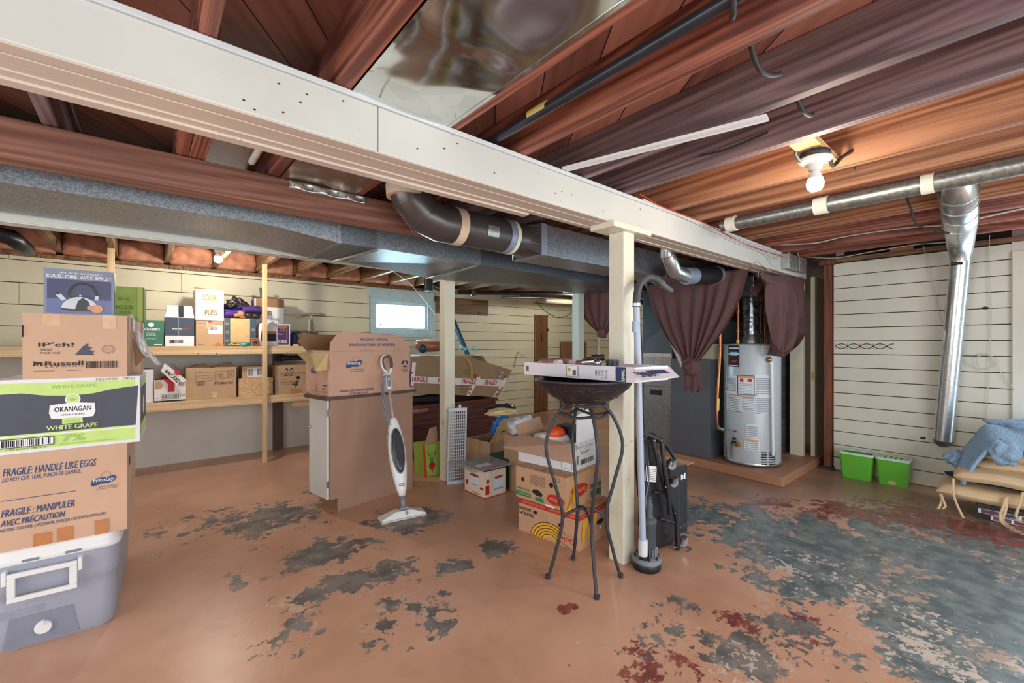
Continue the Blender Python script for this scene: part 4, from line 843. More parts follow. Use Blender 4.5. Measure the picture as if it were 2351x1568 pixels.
for px, py in ((455, 812), (468, 815), (497, 812), (508, 820), (520, 816), (443, 811), (624, 818), (638, 812), (660, 810)):
    p = FY(px, py, YF-.0006); mb.poly([(p.x+.005*math.cos(k), p.y, p.z+.005*math.sin(k)) for k in range(6)], gap)
for z in (1.245, 1.225, .69, .67, 1.7, 1.66): mb.poly([(1.03+.004*math.cos(k), YF-.0406, z+.004*math.sin(k)) for k in range(6)], gap)
mb.build('nail_heads', t, W=True)
def sbox(name, label, px0, px1, py0, z, Y, d, m, P=None, rz=0, **k):
    a = FY(px0, 790, Y); b_ = FY(px1, 790, Y); hh = FY((px0+px1)/2, py0, Y).z - z; w_ = b_.x-a.x
    return carton(name, label, ((a.x+b_.x)/2, Y+d/2, z), rz, w_, d, hh, m, P, **k), w_, hh
teal = mat('crabbie_green', (60, 118, 96), .6)
sbox('ginger_beer_carton', "dark green ginger beer carton at the left end of the top shelf", 331, 376, 735, ZT, 5.49, .26, teal, {'F': [('t', "CRABBIE'S", .02, .60, .80, .70, ink_wht, .02), ('e', .35, .82, .15, .09, ink_wht), ('t', 'ALCOHOLIC', .1, .49, .55, .52, ink_wht), ('t', 'GINGER BEER', .1, .41, .6, .45, ink_wht), ('r', .1, .28, .6, .29, ink_wht), ('r', .5, .05, .9, .08, ink_wht)]})
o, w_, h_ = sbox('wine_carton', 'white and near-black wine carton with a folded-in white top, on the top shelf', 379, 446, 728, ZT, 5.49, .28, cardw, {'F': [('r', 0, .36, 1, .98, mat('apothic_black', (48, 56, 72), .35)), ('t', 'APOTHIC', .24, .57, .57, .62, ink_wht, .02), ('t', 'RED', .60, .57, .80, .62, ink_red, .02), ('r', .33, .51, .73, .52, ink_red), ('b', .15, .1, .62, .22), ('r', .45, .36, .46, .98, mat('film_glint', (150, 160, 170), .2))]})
mb = MB(); mb.hexa([(-w_/2, -.14, 0), (w_/2, -.14, 0), (w_/2, -.06, 0), (-w_/2, -.06, 0), (-w_/2+.02, -.135, .115), (w_/2-.02, -.135, .115), (w_/2-.02, -.125, .115), (-w_/2+.02, -.125, .115)], cardw); mb.box(-.01, -.143, -.0, .03, -.14, .115, ink_blk)
f = mb.build('top_flap', o); f.location = (0, 0, h_)
o, w_, h_ = sbox('shipping_carton', 'brown carton with a white address label, beneath the tall white one with yellow letters', 450, 512, 735, ZT, 5.50, .3, card, {'F': [('t', 'BUSINESS', .05, .86, .4, .91, ink_grey), ('t', 'ST. JOHN', .7, .86, .98, .91, ink_grey), ('r', .44, .48, .98, .80, cardw), ('b', .52, .62, .8, .76), ('r', .36, .66, .55, .93, tape_clear), ('t', 'Brazil', .08, .04, .3, .09, ink_blk), ('e', .5, .94, .08, .03, ink_red)]})
zz = ZT+h_
P = {'F': [('t', 'SOUR', .26, .63, .74, .83, ink_gold, .03), ('t', 'SOUR', .25, .64, .72, .835, char, .0), ('t', 'PUSS', .33, .15, .77, .33, ink_gold, .03), ('t', 'PUSS', .32, .16, .75, .335, char, .0)]}
o, w_, h_ = sbox('liqueur_carton', 'white carton with dark and yellow letters, topmost above a brown carton', 449, 514, 665, zz, 5.49, .28, cardw, P)
mb = MB(); mb.slab((-w_/2, -.1, 0), (.0, -.12, .002), (.0, .02, .02), (-w_/2, .03, .03), .004, card); f = mb.build('top_flap', o); f.location = (0, 0, h_+.004)
navyb = mat('strap_blue', (58, 84, 110), .6); 
o, w_, h_ = sbox('snack_carton', 'brown carton with slate blue printed edges, heaped with purple cloth', 515, 588, 731, ZT, 5.46, .3, card_yel, {'F': [('r', 0, 0, .18, 1, navyb), ('r', .80, 0, 1, 1, navyb), ('r', .18, 0, .8, .13, navyb)]+[('t', 'kettle', .04, v, .14, v+.12, card_yel, 0, .2) for v in (.15, .45, .75)]+[('t', 'kettle', .85, v, .95, v+.12, card_yel, 0, .2) for v in (.15, .55)]})
c0 = FY(552, 715, 5.58); zz = ZT+h_
purple = mat('purple_satin', (78, 50, 140), .35, var=.2); blk_s = mat('black_satin', (36, 34, 40), .35)
o = heap((0, 0, .04), .16, .10, .055, purple, 2, amp=.5, flat=.7).build('satin_cloth', loc=(c0.x-.04, 5.60, zz+.005)); tag(o, 'crumpled bright purple satin cloth lying on the blue-edged carton', 'cloth')
o = heap((0, 0, 0), .10, .07, .07, blk_s, 9, amp=.6, freq=4).build('black_cloth', loc=(c0.x-.03, 5.62, zz+.15)); tag(o, 'shiny black cloth bunched on top of the purple satin', 'cloth')
mb = MB(); mb.tube([(-.10, 0, 0), (.0, 0, .01), (.11, 0, 0)], [.042, .046, .04], mat('plum_velvet', (58, 34, 92), .6), 20); mb.ball((.115, -.01, -.0), (.02, .03, .045), ink_red); o = mb.build('rolled_cloth', loc=(c0.x+.11, 5.56, zz+.10)); tag(o, 'plum coloured rolled cloth with a red end on the heap', 'cloth')
mb = MB(); mb.ball((0, 0, 0), (.05, .04, .035), mat('sequin_black', (40, 38, 42), .3, nscale=200, var=.9)); mb.ball((.07, 0, 0), (.05, .04, .033), mat('sequin_black', (40, 38, 42), .3)); o = mb.build('sequin_cloth', loc=(c0.x+.07, 5.53, zz+.036)); tag(o, 'black sequinned cloth below the plum roll', 'cloth')
mb = MB(); mb.ball((0, 0, 0), (.038, .03, .034), mat('plush_brown', (176, 124, 76), .9, var=.2, bump=1)); mb.ball((-.04, .01, -.012), (.026, .02, .02), mat('plush_brown', (176, 124, 76), .9)); mb.ball((.015, -.012, -.03), (.03, .015, .012), mat('plush_brown', (176, 124, 76), .9)); o = mb.build('plush_toy', loc=(c0.x-.01, 5.485, zz+.045)); tag(o, 'small brown fuzzy round toy tucked in the purple heap', 'toy')
mb = MB(); o, w_, h_ = sbox('wine_carton', 'tall white wine carton with an open brown top, behind the shelf post', 588, 652, 705, ZT, 5.62, .28, cardw, {'F': [('t', 'JACKSON', .05, .66, .42, .72, ink_grey), ('t', 'TRIGGS', .52, .66, .86, .72, ink_grey, .01), ('r', .6, .57, .95, .575, ink_grey), ('b', .65, .40, .9, .45, ink_grey), ('o', .5, .84, .06, .06, ink_grey, .7)]})
t2 = FY(584, 685, 5.62).z-FY(584, 705, 5.62).z
mb = MB(); mb.slab((-w_/2, -.14, 0), (w_/2, -.14, 0), (w_/2, -.145, t2), (-w_/2, -.145, t2), .004, card_dk); mb.slab((-w_/2, .14, 0), (w_/2, .14, 0), (w_/2, .145, t2), (-w_/2, .145, t2), .004, card_dk); f = mb.build('top_flap', o); f.location = (0, 0, h_)
zz = ZT+h_; xx = FY(618, 700, 5.62).x
for k in range(3):
    mb = MB(); y = 5.66+.04*k; hh = .10+.015*k
    mb.tube([(xx-.15, y, zz), (xx-.15, y, zz+hh), (xx+.14, y, zz+hh-.01), (xx+.14, y, zz)], .004, ink_blk, 6); mb.box(xx-.145, y-.002, zz+.0, xx+.135, y+.002, zz+hh-.005, mat('folder_lilac', (190, 180, 200), .7) if k % 2 == 0 else ink_navy)
    tag(mb.build('hanging_folder'), '%s black-framed folder standing in the tall white carton with brown top' % ('front', 'middle', 'rear')[k], 'folder', 'folders in the open carton')
mb = MB(); a = FY(601, 690, 5.70); mb.tube([a, FY(599, 661, 5.70)], [.012, .016], mat('handle_grey', (70, 76, 80), .5), 12); tag(mb.build('tool_handle'), 'dark grey rubber tool handle poking up behind the folders', 'handle')
# white jug
jx = FY(594, 790, 5.47).x; jx1 = FY(638, 790, 5.47).x; jw = jx1-jx; jh = FY(610, 737, 5.47).z-ZT
t = thing('oil_jug', 'white plastic jug with a dark label behind the shelf post', 'jug', ((jx+jx1)/2, 5.55, ZT))
mb = MB(); loft(mb, [(rrect(jw*.97, .13, .03), 0), (rrect(jw, .14, .03), .01), (rrect(jw, .14, .03), jh*.72), (rrect(jw*.9, .12, .03), jh*.86), (rrect(jw*.45, .06, .02), jh*.97)], mat('jug_white', (222, 226, 236), .35)); mb.build('body', t)
mb = MB(); mb.tube(bez([(jw*.05, 0, jh*.98), (jw*.3, 0, jh*.98), (jw*.44, 0, jh*.82), (jw*.42, 0, jh*.72)]), .011, mat('jug_white', (222, 226, 236), .35)); mb.build('handle', t)
mb = MB(); mb.cyl(.022, jh*.95, jh*1.03, mat('jug_white', (222, 226, 236), .35), 16, Matrix.Translation((-jw*.12, 0, 0))); mb.build('cap', t)
mb = MB(); mb.box(-jw*.38, -.0725, .05, jw*.42, -.0705, jh*.6, ink_blk); mb.box(-jw*.38, -.073, jh*.5, jw*.42, -.0724, jh*.6, mat('label_orange', (200, 90, 40), .5)); mb.build('label', t)
o, w_, h_ = sbox('wine_carton', 'purple and white carton with a gold border lettered with vineyard script', 637, 666, 744, ZT, 5.47, .2, cardw, {'F': [('r', .0, .06, .9, .94, mat('wine_purple', (76, 40, 96), .6)), ('l', [(.0, .86), (.74, .86), (.74, .3)], ink_gold, .006), ('t', 'EXTRA', .2, .76, .6, .81, ink_gold), ('t', 'ULTRA', .25, .68, .65, .73, ink_gold), ('t', 'Regent', .05, .5, .45, .58, cardw, 0, .3), ('r', .06, .12, .7, .28, ink_wht), ('b', .08, .13, .68, .27)]})
o = heap((0, 0, .08), .05, .06, .085, navy, 8, amp=.2, flat=.9, nu=24, nv=12).build('navy_bundle', loc=(FY(668, 790, 5.56).x+.03, 5.56, ZT)); tag(o, 'small dark navy cloth bundle right of the purple carton', 'cloth')
# things along the edge of the top shelf
p = FY(560, 790, 5.45)
mb = MB(); mb.lathe([(.021, 0), (.032, 0), (.032, .03), (.021, .03), (.021, 0)], mat('teal_tape', (70, 180, 190), .4), 24); o = mb.build('tape_roll', loc=(p.x, 5.455, ZT)); tag(o, 'turquoise roll of tape on the shelf edge', 'tape')
p = FY(501, 790, 5.45)
mb = MB(); mb.tube(bez([(-.05, 0, .01), (-.02, -.005, .02), (0, .0, .03), (.03, 0, .012), (.05, 0, .012)]), .006, mat('orange_plastic', (222, 128, 50), .5), 8); mb.lathe([(.012, .004), (.02, .004), (.02, .012), (.012, .012)], mat('orange_plastic', (222, 128, 50), .5), 16); o = mb.build('spring_clamp', loc=(p.x, 5.456, ZT)); tag(o, 'small orange spring clamp on the shelf edge', 'clamp')
p = FY(538, 790, 5.45)
mb = MB(); 
for k in range(5): mb.tube(bez([(-.06+.01*k, .002*k, .008), (-.03, .004*k, .02+.004*k), (.0, -.004, .012), (.04, .0, .022-.003*k), (.06, .003, .008)]), .004, mat('yellow_cord', (222, 178, 60), .6), 6)
o = mb.build('cord_bundle', loc=(p.x, 5.456, ZT)); tag(o, 'tangled yellow cord on the shelf edge beside the turquoise tape', 'cord')
p = FY(587, 790, 5.43)
mb = MB(); mb.box(-.045, -.012, .05, .045, .012, .062, mat('tool_brown', (176, 112, 66), .5)); mb.box(-.045, -.012, .075, .03, .012, .085, mat('tool_brown', (176, 112, 66), .5)); mb.tube([(-.03, 0, 0), (-.03, 0, .085)], .005, brass, 8); mb.tube([(.02, 0, 0), (.02, 0, .08)], .005, brass, 8); mb.tube([(-.03, 0, .01), (.03, 0, .012)], .01, brass, 8); o = mb.build('wooden_clamp', loc=(p.x, 5.46, ZT), bev=.001); tag(o, 'little wood and brass clamp left of the white jug', 'clamp')
mb = MB(); mb.box(-.025, -.03, 0, .025, .03, .02, pine); o = mb.build('wood_offcut', loc=(FY(677, 790, 5.5).x, 5.47, ZT)); tag(o, 'small pale wood offcut on the top shelf', 'wood')
# driftwood bird
yq = 5.6; q = lambda px, py, dy=0: FY(px, py, yq+dy)
t = thing('driftwood_sculpture', 'grey driftwood sculpture of crossed sticks near the right end of the top shelf', 'sculpture', (q(714, 790).x, yq, ZT))
mb = MB(); mb.tube(bez([q(681, 727), q(697, 724), q(714, 722), q(733, 722), q(747, 724)]), .016, drift, 10); mb.build('cross_stick', t, W=True)
mb = MB(); mb.tube(bez([q(714, 720), q(717, 740), q(720, 765), q(718, 785), q(713, 795)]), [.014]*12+[.02]*24+[.028]*12+[.012], drift, 10); mb.tube(bez([q(711, 733, -.02), q(711, 752, -.02), q(709, 770, -.02)]), .017, drift, 8); mb.build('upright_stick', t, W=True)
mb = MB(); mb.tube(bez([q(679, 765, -.03), q(700, 762, -.03), q(730, 766, -.03)]), .014, mat('drift_dark', (84, 76, 68), .8), 8); mb.build('lower_stick', t, W=True)
mb = MB(); mb.box(q(689, 774).x, yq-.06, q(689, 774).z, q(706, 774).x, yq-.03, q(689, 764).z, drift); mb.build('block', t, W=True)
mb = MB(); mb.box(FY(672, 790, 5.8).x, 5.7, ZT, FY(735, 790, 5.8).x, 5.95, ZT+.06, mat('old_plank', (120, 96, 78), .8)); tag(mb.build('plank_block'), 'low brown plank lying behind the driftwood', 'plank')
mb = MB(); a = FY(739, 790, 5.75); mb.cyl(.03, 0, .14, mat('can_dark', (50, 50, 56), .4), 20); o = mb.build('spray_can', loc=(a.x, 5.75, ZT)); tag(o, 'dark can at the right end of the top shelf', 'can')
# lower shelf
sbox('wine_carton', 'tall white carton at the left end of the lower shelf, beside the cider carton', 322, 353, 848, ZL, 5.50, .3, cardw)
t = thing('rum_carton', 'open white carton with a torn front, tilted lettered flap and red stuffing', 'box', (FY(391, 900, 5.5).x, 5.60, ZL))
wq = FY(428, 900, 5.47).x-FY(355, 900, 5.47).x; hq = FY(391, 872, 5.47).z-ZL
wr = mat('white_red_tray', (228, 222, 214), .6)
open_carton(t, wq, .24, hq, wr, card_in, {'F': [('r', 0, 0, 1, .06, ink_blk), ('r', .2, .12, .82, .34, ink_blk), ('r', .21, .135, .81, .325, ink_wht), ('b', .23, .15, .79, .31), ('t', 'RUM', .07, .16, .15, .22, ink_blk), ('t', 'RHUM', .86, .22, .97, .28, ink_blk), ('p', [(.42, .45), (.63, .45), (.63, 1), (.30, 1), (.42, .8)], ink_red), ('p', [(.02, .6), (.22, .62), (.28, .75), (.2, .95), (.04, .95)], card), ('p', [(.76, .7), (.95, .7), (.95, .9), (.8, .92)], card)]})
mb = MB(); a = [FY(x, y, yy) for x, y, yy in ((369, 852, 5.46), (408, 886, 5.42), (428, 872, 5.42), (378, 834, 5.46))]
mb.slab(*a, .004, wr)
ux = (a[1]-a[0]); uy = (a[3]-a[0]); nn = ux.cross(uy).normalized(); ex = ux.normalized(); ey = nn.cross(ex)
M = Matrix(((ex.x, ey.x, nn.x, a[0].x), (ex.y, ey.y, nn.y, a[0].y), (ex.z, ey.z, nn.z, a[0].z), (0, 0, 0, 1))) @ Matrix.Translation((0, 0, .001))
l1 = ux.length; mb.text('BACARDI', (l1*.12, .015, l1*.98, .05), ink_blk, M, .02); mb.poly([(l1*.5+.028*math.cos(k*PI/8), .085+.022*math.sin(k*PI/8), .0004) for k in range(16)], ink_red, M)
mb.text('CARTE BLANCHE', (l1*.02, .1, l1*.4, .12), ink_blk, M)
mb.build('flap', t, W=True)
o = heap((0, 0, 0), .10, .07, .05, mat('red_cloth', (190, 26, 44), .6), 6, amp=.4).build('red_cloth', loc=(FY(383, 870, 5.58).x, 5.6, ZL+hq-.03)); tag(o, 'bright red cloth stuffed in the open white carton on the lower shelf', 'cloth')
def scr(x, y, s, n=9, seed=1):
    r = random.Random(seed); return [('l', [(x+s*r.uniform(-.5, .5), y+.012*i) for i in range(2)]+[(x+s*.5, y+.012*2)], ink_grey, .002)]
P = {'F': [('l', [(.18, .86), (.56, .88), (.56, .62), (.18, .56), (.18, .86)], ink_grey, .003), ('l', [(.18, .75), (.56, .77)], ink_grey, .002), ('l', [(.18, .66), (.56, .69)], ink_grey, .002), ('l', [(.58, .88), (.94, .9), (.94, .68), (.58, .63), (.58, .88)], ink_grey, .003)]+
      [('r', .20, .45+.035*i, .36, .463+.035*i, ink_blk) for i in range(4)]+[('r', .62, .7+.04*i, .72, .712+.04*i, ink_grey) for i in range(4)]+[('r', .8, .71+.04*i, .9, .722+.04*i, ink_grey) for i in range(4)]+[('t', 'Pictures', .54, .46, .93, .56, ink_blk, -.005, .3), ('r', .50, .02, .6, .22, tape_clear)]}
o, w_, h_ = sbox('storage_carton', "brown carton handwritten 'Pictures' on the lower shelf", 427, 543, 845, ZL, 5.49, .34, card, P)
mb = MB(); mb.slab((-w_/2, -.17, 0), (.0, -.17, .0), (-.05, -.05, .05), (-w_/2+.06, -.04, .03), .004, card); mb.slab((.0, -.17, 0), (w_/2, -.17, .0), (w_/2-.04, -.02, .06), (.04, -.04, .02), .004, card); f = mb.build('top_flap', o); f.location = (0, 0, h_)
o, w_, h_ = sbox('particle_board_box', 'box made of pale particle board behind the pine post on the lower shelf', 548, 627, 868, ZL, 5.51, .3, mat('particle_board', (206, 172, 130), .8, var=.3, nscale=40))
zz = ZL+h_
sbox('small_carton', 'small brown carton with a white barcode label on the particle board box', 556, 612, 841, zz, 5.53, .22, card, {'F': [('r', .2, .1, .9, .9, cardw), ('b', .24, .2, .45, .8), ('b', .6, .2, .8, .8, ink_grey)]})
P = {'F': [('t', '2/2', .2, .62, .42, .9, ink_blk, 0, .3), ('t', '4', .38, .2, .55, .48, ink_blk, 0, .3), ('t', 'FRAGILE: HANDLE LIKE EGGS', .12, .68, .72, .74, ink_grey), ('t', 'DO NOT CUT, TEAR, PUNCH', .12, .61, .5, .64, ink_grey), ('r', .12, .5, .5, .505, ink_grey), ('t', 'FRAGILE : MANIPULER', .12, .38, .55, .43, ink_grey), ('t', 'AVEC PRÉCAUTION', .12, .31, .5, .35, ink_grey), ('e', .53, .55, .045, .055, gap), ('e', .8, .55, .1, .04, ink_grey), ('r', .71, .13, .94, .27, cardw), ('b', .80, .15, .85, .25), ('b', .88, .15, .93, .25), ('r', .73, .15, .78, .25, ink_gold), ('r', 0, .1, .04, .5, tgrey), ('r', .35, 0, .6, .15, tape_brown)]}
o, w_, h_ = sbox('shipping_carton', "brown carton handwritten '2/2' at the right end of the lower shelf", 632, 728, 838, ZL, 5.49, .34, card_dk if False else card, P)
mb = MB(); mb.slab((-w_/2, -.17, 0), (w_/2, -.17, .0), (w_/2-.02, .0, .03), (-w_/2+.02, -.0, .04), .004, card); f = mb.build('top_flap', o); f.location = (0, 0, h_)
p = FY(672, 830, 5.6)
o = heap((0, 0, .035), .17, .13, .035, mat('black_bag', (34, 36, 42), .3, var=.3), 5, amp=.3, flat=.8).build('black_bag', loc=(p.x, 5.66, ZL+h_+.042)); tag(o, "shiny black bag lying on the '2/2' carton", 'bag')
# ================================================================ CABINET, CARTON AND MOP
A0 = Vector((1.10, 3.455, 0)); ra = math.radians(9); 
t = thing('base_cabinet', 'upright base cabinet with brown board side and narrow white door, under the big snack carton', 'cabinet', A0, ra)
cbw = .765; cbd = .32; cbh = .90
sidem = mat('brown_board', (166, 130, 108), .6, var=.05, nscale=6)
mb = MB(); mb.hexa([(.0, 0, .1), (cbw, 0, .1), (cbw, .018, .1), (0, .018, .1), (0, 0, cbh-.03), (cbw, 0, cbh-.03), (cbw, .018, cbh-.03), (0, .018, cbh-.03)], sidem); mb.box(.06, 0, 0, cbw, .018, .1, sidem)
mb.build('side_panel', t)
mb = MB(); mb.box(.012, .018, .1, cbw, cbd, cbh-.03, card_dk); mb.box(.07, .018, 0, cbw, cbd, .1, card_dk); mb.box(.0, cbd-.018, .1, cbw, cbd, cbh-.03, sidem); mb.build('carcass', t)
mb = MB(); mb.box(-.022, .012, .105, -.003, cbd-.01, cbh-.035, painted('door_white', (224, 222, 214), dark=(150, 130, 110))); d = mb.build('door', t, bev=.002)
for z in (.22, .77):
    mb = MB(); mb.box(-.024, .004, z-.025, .006, .012, z+.025, steel); mb.tube([(-.004, .003, z-.03), (-.004, .003, z+.03)], .005, steel, 8); mb.build('hinge', d)
mb = MB(); mb.ball((-.038, cbd-.05, .64), .013, chrome); mb.tube([(-.022, cbd-.05, .64), (-.038, cbd-.05, .64)], .006, chrome, 8); mb.build('knob', d)
mb = MB(); mb.box(-.05, -.03, cbh-.03, cbw+.02, cbd+.03, cbh, mat('dark_worktop', (92, 72, 60), .6)); mb.build('top', t, bev=.002)
# big open snack carton
cl = Vector((1.075, 3.40, .901)); rc = math.radians(7)
w_, d_, h_ = .72, .42, .35
t = thing('snack_carton', 'large crumpled open snack carton lettered REUSABLE CARTON, standing on the cabinet', 'box', (0, 0, 0), rc)
Mc = Matrix.Rotation(rc, 4, 'Z'); t.location = cl + (Mc @ Vector((w_/2, d_/2, 0)))
mb = MB(); cp = mat('crumpled_carton', (204, 162, 138), .8, var=.06, nscale=4, bump=.3)
def wallf(p0, p1, n_out):
    p0 = Vector(p0); p1 = Vector(p1); n_out = Vector(n_out)
    def f(u, v):
        p = p0.lerp(p1, u); q = math.sin(PI*u)*math.sin(PI*min(1, v*1.0))
        cr_ = abs(noise.noise(Vector((u*3.1+p0.x*9, v*2.3, p0.y*7))))*(.05*max(0, .62-v)+.007)
        bl = .012*math.sin(PI*u)*(1-v)
        return p + n_out*(bl+cr_*math.sin(PI*u)**.5) + Vector((0, 0, v*h_ + (.012*noise.noise(Vector((u*2, 0, 5))) if v > .99 else 0)*math.sin(PI*u)))
    return f
mb.grid(wallf((-w_/2, -d_/2, 0), (w_/2, -d_/2, 0), (0, -1, 0)), 40, 18, cp); mb.grid(wallf((w_/2, -d_/2, 0), (w_/2, d_/2, 0), (1, 0, 0)), 20, 14, cp)
mb.grid(wallf((w_/2, d_/2, 0), (-w_/2, d_/2, 0), (0, 1, 0)), 20, 14, cp); mb.grid(wallf((-w_/2, d_/2, 0), (-w_/2, -d_/2, 0), (-1, 0, 0)), 20, 14, cp)
mb.box(-w_/2+.01, -d_/2+.01, .0, w_/2-.01, d_/2-.01, .006, cp); mb.build('body', t, solid=.004)
# printing sits on a skin that follows the same bulge
mb = MB(); P = {'F': logo(.27, .69, .18, 1.5) + [('e', .99, .3, .008, .22, ink_navy)]+[('t', 'THANK YOU FOR RETURNING', .10, .08, .50, .13, ink_blue, .01, .2), ('t', 'OUR CARTONS', .2, .02, .42, .06, ink_blue, .01, .2), ('t', 'REUSABLE', .87, .50, .95, .53, ink_navy), ('t', 'CARTON', .88, .46, .94, .49, ink_navy)]
   + [('p', [(.91+.024*math.cos(a)+(.0), .66+.052*math.sin(a)) for a in (b0, b0+.45, b0+.9, b0+1.3)]+[(.91+.05*math.cos(b0+1.5), .66+.1*math.sin(b0+1.5))]+[(.91+.042*math.cos(a), .66+.09*math.sin(a)) for a in (b0+1.1, b0+.9, b0+.45, b0)], ink_navy) for b0 in (-.3, 1.8, 3.9)],
   'L': [('e', .42, .55, .14, .07, ink_blue), ('t', 'FritoLay', .3, .52, .54, .58, card, .01, .2), ('r', .6, .22, .95, .25, ink_grey), ('r', .6, .15, .9, .18, ink_grey), ('t', 'NE PAS COUPER', .3, .08, .95, .11, ink_grey)]}
prints(mb, w_, d_, h_, P)
for i, p in enumerate(mb.v):   # lay the ink on the bulging faces
    if abs(p.y+d_/2) < .01 and abs(p.x) <= w_/2:
        u = max(0, min(1, (p.x+w_/2)/w_)); v = max(0, min(1, p.z/h_)); q = wallf((-w_/2, -d_/2, 0), (w_/2, -d_/2, 0), (0, -1, 0))(u, v); p.y = q.y-.0045-(-d_/2-p.y)*2.6
    elif p.x < -w_/2+.002: 
        u = max(0, min(1, (d_/2-p.y)/d_)); v = max(0, min(1, p.z/h_)); q = wallf((-w_/2, d_/2, 0), (-w_/2, -d_/2, 0), (-1, 0, 0))(u, v); p.x = q.x-.0045-(-w_/2-p.x)*2.6
mb.build('printing', t)
def flapg(name, poly, m, M=None, th=.004):
    mb = MB(); n = len(poly); P_ = [Vector(p) for p in poly]; nn = (P_[1]-P_[0]).cross(P_[2]-P_[0]).normalized()*th
    mb.add(P_+[p+nn for p in P_], [tuple(range(n))[::-1], tuple(range(n, 2*n))]+[(i, (i+1) % n, n+(i+1) % n, n+i) for i in range(n)], m); return mb
mb = flapg('flap', [(-w_/2, -d_/2, h_), (w_/2-.0, -d_/2, h_-.012), (w_/2-.01, -d_/2+.005, h_+.03), (w_/2-.09, -d_/2+.02, h_+.115), (w_/2-.2, -d_/2+.03, h_+.13), (-w_/2+.13, -d_/2+.03, h_+.15), (-w_/2+.07, -d_/2+.025, h_+.125), (-w_/2+.01, -d_/2+.01, h_+.06)], cp)
M = Matrix(((1, 0, 0, -w_/2), (0, .2, -1, -d_/2-.007), (0, .98, .2, h_), (0, 0, 0, 1)))
mb.text('REUSABLE CARTON', (.26, .075, .50, .10), ink_blue, M, .015); mb.text('PLEASE DO NOT CRUSH, CUT OR DESTROY', (.16, .03, .57, .053), ink_blue, M, .012)
mb.build('front_flap', t)
mb = flapg('flap', [(-w_/2, -d_/2+.02, h_-.01), (-w_/2, d_/2-.05, h_-.01), (-w_/2-.10, d_/2-.08, h_-.03), (-w_/2-.11, -d_/2-.02, h_-.15), (-w_/2-.03, -d_/2-.035, h_-.145)], card_yel)
mb.build('side_flap', t)
mb = flapg('flap', [(w_/2-.1, d_/2, h_), (-w_/2, d_/2, h_), (-w_/2-.06, d_/2+.02, h_+.07), (-w_/2+.0, d_/2+.03, h_+.13), (w_/2-.3, d_/2+.03, h_+.13)], card_dk); mb.build('back_flap', t)
mb = flapg('flap', [(w_/2, -d_/2, h_), (w_/2, d_/2, h_), (w_/2+.03, d_/2, h_+.04), (w_/2+.03, -d_/2+.02, h_+.02)], card_pink); mb.build('side_flap', t)
p = t.location + Mc @ Vector((-w_/2+.045, -d_/2+.10, h_-.06))
mb = MB(); mb.lathe([(.0, 0), (.035, 0), (.035, .12), (.032, .13), (0, .13)], mat('red_plastic', (200, 24, 34), .3), 24, Matrix.Rotation(.5, 4, 'Y')); mb.lathe([(.036, .0), (.037, .008)], ink_wht, 24, Matrix.Rotation(.5, 4, 'Y')); o = mb.build('red_canister', loc=FY(778, 800, 3.50)); tag(o, 'round red canister lid peeping out of the open snack carton', 'canister')
# steam mop leaning on the cabinet side
B0 = FZ(930, 1190, .03); Tp = FY(885, 818, 3.40)
t = thing('steam_mop', 'white and grey steam mop leaning against the brown cabinet side', 'mop', (B0.x, B0.y, 0))
ax = (Tp-B0); Lm = ax.length; zx = ax.normalized(); xx_ = (Vector((.97, -.24, 0)) - zx*Vector((.97, -.24, 0)).dot(zx)).normalized(); yy_ = zx.cross(xx_)
MM = Matrix(((xx_.x, yy_.x, zx.x, B0.x), (xx_.y, yy_.y, zx.y, B0.y), (xx_.z, yy_.z, zx.z, B0.z), (0, 0, 0, 1)))
# MM: local z along the stick, -y to the camera
def sec(mb, rows, m, n=20):
    vs = [(cx_+rx*math.cos(2*PI*k/n), cy_+ry*math.sin(2*PI*k/n), z) for z, rx, ry, cx_, cy_ in rows for k in range(n)]
    mb.add(vs, [(i*n+k, i*n+(k+1) % n, (i+1)*n+(k+1) % n, (i+1)*n+k) for i in range(len(rows)-1) for k in range(n)]+[tuple(range(n))[::-1], tuple(range((len(rows)-1)*n, len(rows)*n))], m, MM, True)
mb = MB(); sec(mb, [(.125*Lm, .022, .02, 0, 0), (.16*Lm, .036, .03, 0, 0), (.22*Lm, .05, .038, 0, 0), (.30*Lm, .062, .045, 0, 0), (.38*Lm, .066, .048, 0, 0), (.46*Lm, .06, .045, 0, 0), (.52*Lm, .048, .038, 0, 0), (.56*Lm, .036, .03, 0, 0), (.585*Lm, .026, .024, 0, 0), (.59*Lm, .02, .02, 0, 0)], whitep)
mb.tube([MM @ Vector((-.045, 0, .50*Lm)), MM @ Vector((-.058, -.01, .50*Lm)), MM @ Vector((-.06, -.01, .455*Lm)), MM @ Vector((-.05, 0, .445*Lm))], .007, greyp, 8)
mb.build('body', t, W=True)
mb = MB(); pts_ = [(.0+.046*math.cos(a), -.052, .385*Lm+.155*math.sin(a)*(1.0)) for a in [i*PI/20 for i in range(40)]]
def dome_(mb, rx, rz, y0, y1, m):
    vs = []
    n = 40
    for k, (s_, yy) in enumerate(((1.0, y0), (.97, (y0+y1)/2-.004), (.8, y1-.002), (.4, y1))):
        for i in range(n): a = 2*PI*i/n; vs.append((rx*s_*math.cos(a), yy, .385*Lm+rz*s_*math.sin(a)))
    fs = [(k*n+i, k*n+(i+1) % n, (k+1)*n+(i+1) % n, (k+1)*n+i) for k in range(3) for i in range(n)]+[tuple(range(3*n, 4*n))]
    mb.add(vs, fs, m, MM, True)
dome_(mb, .05, .178, -.028, -.052, greyp); mb.build('tank_rim', t, W=True)
mb = MB(); dome_(mb, .042, .165, -.05, -.060, darkgls); mb.build('tank_window', t, W=True)
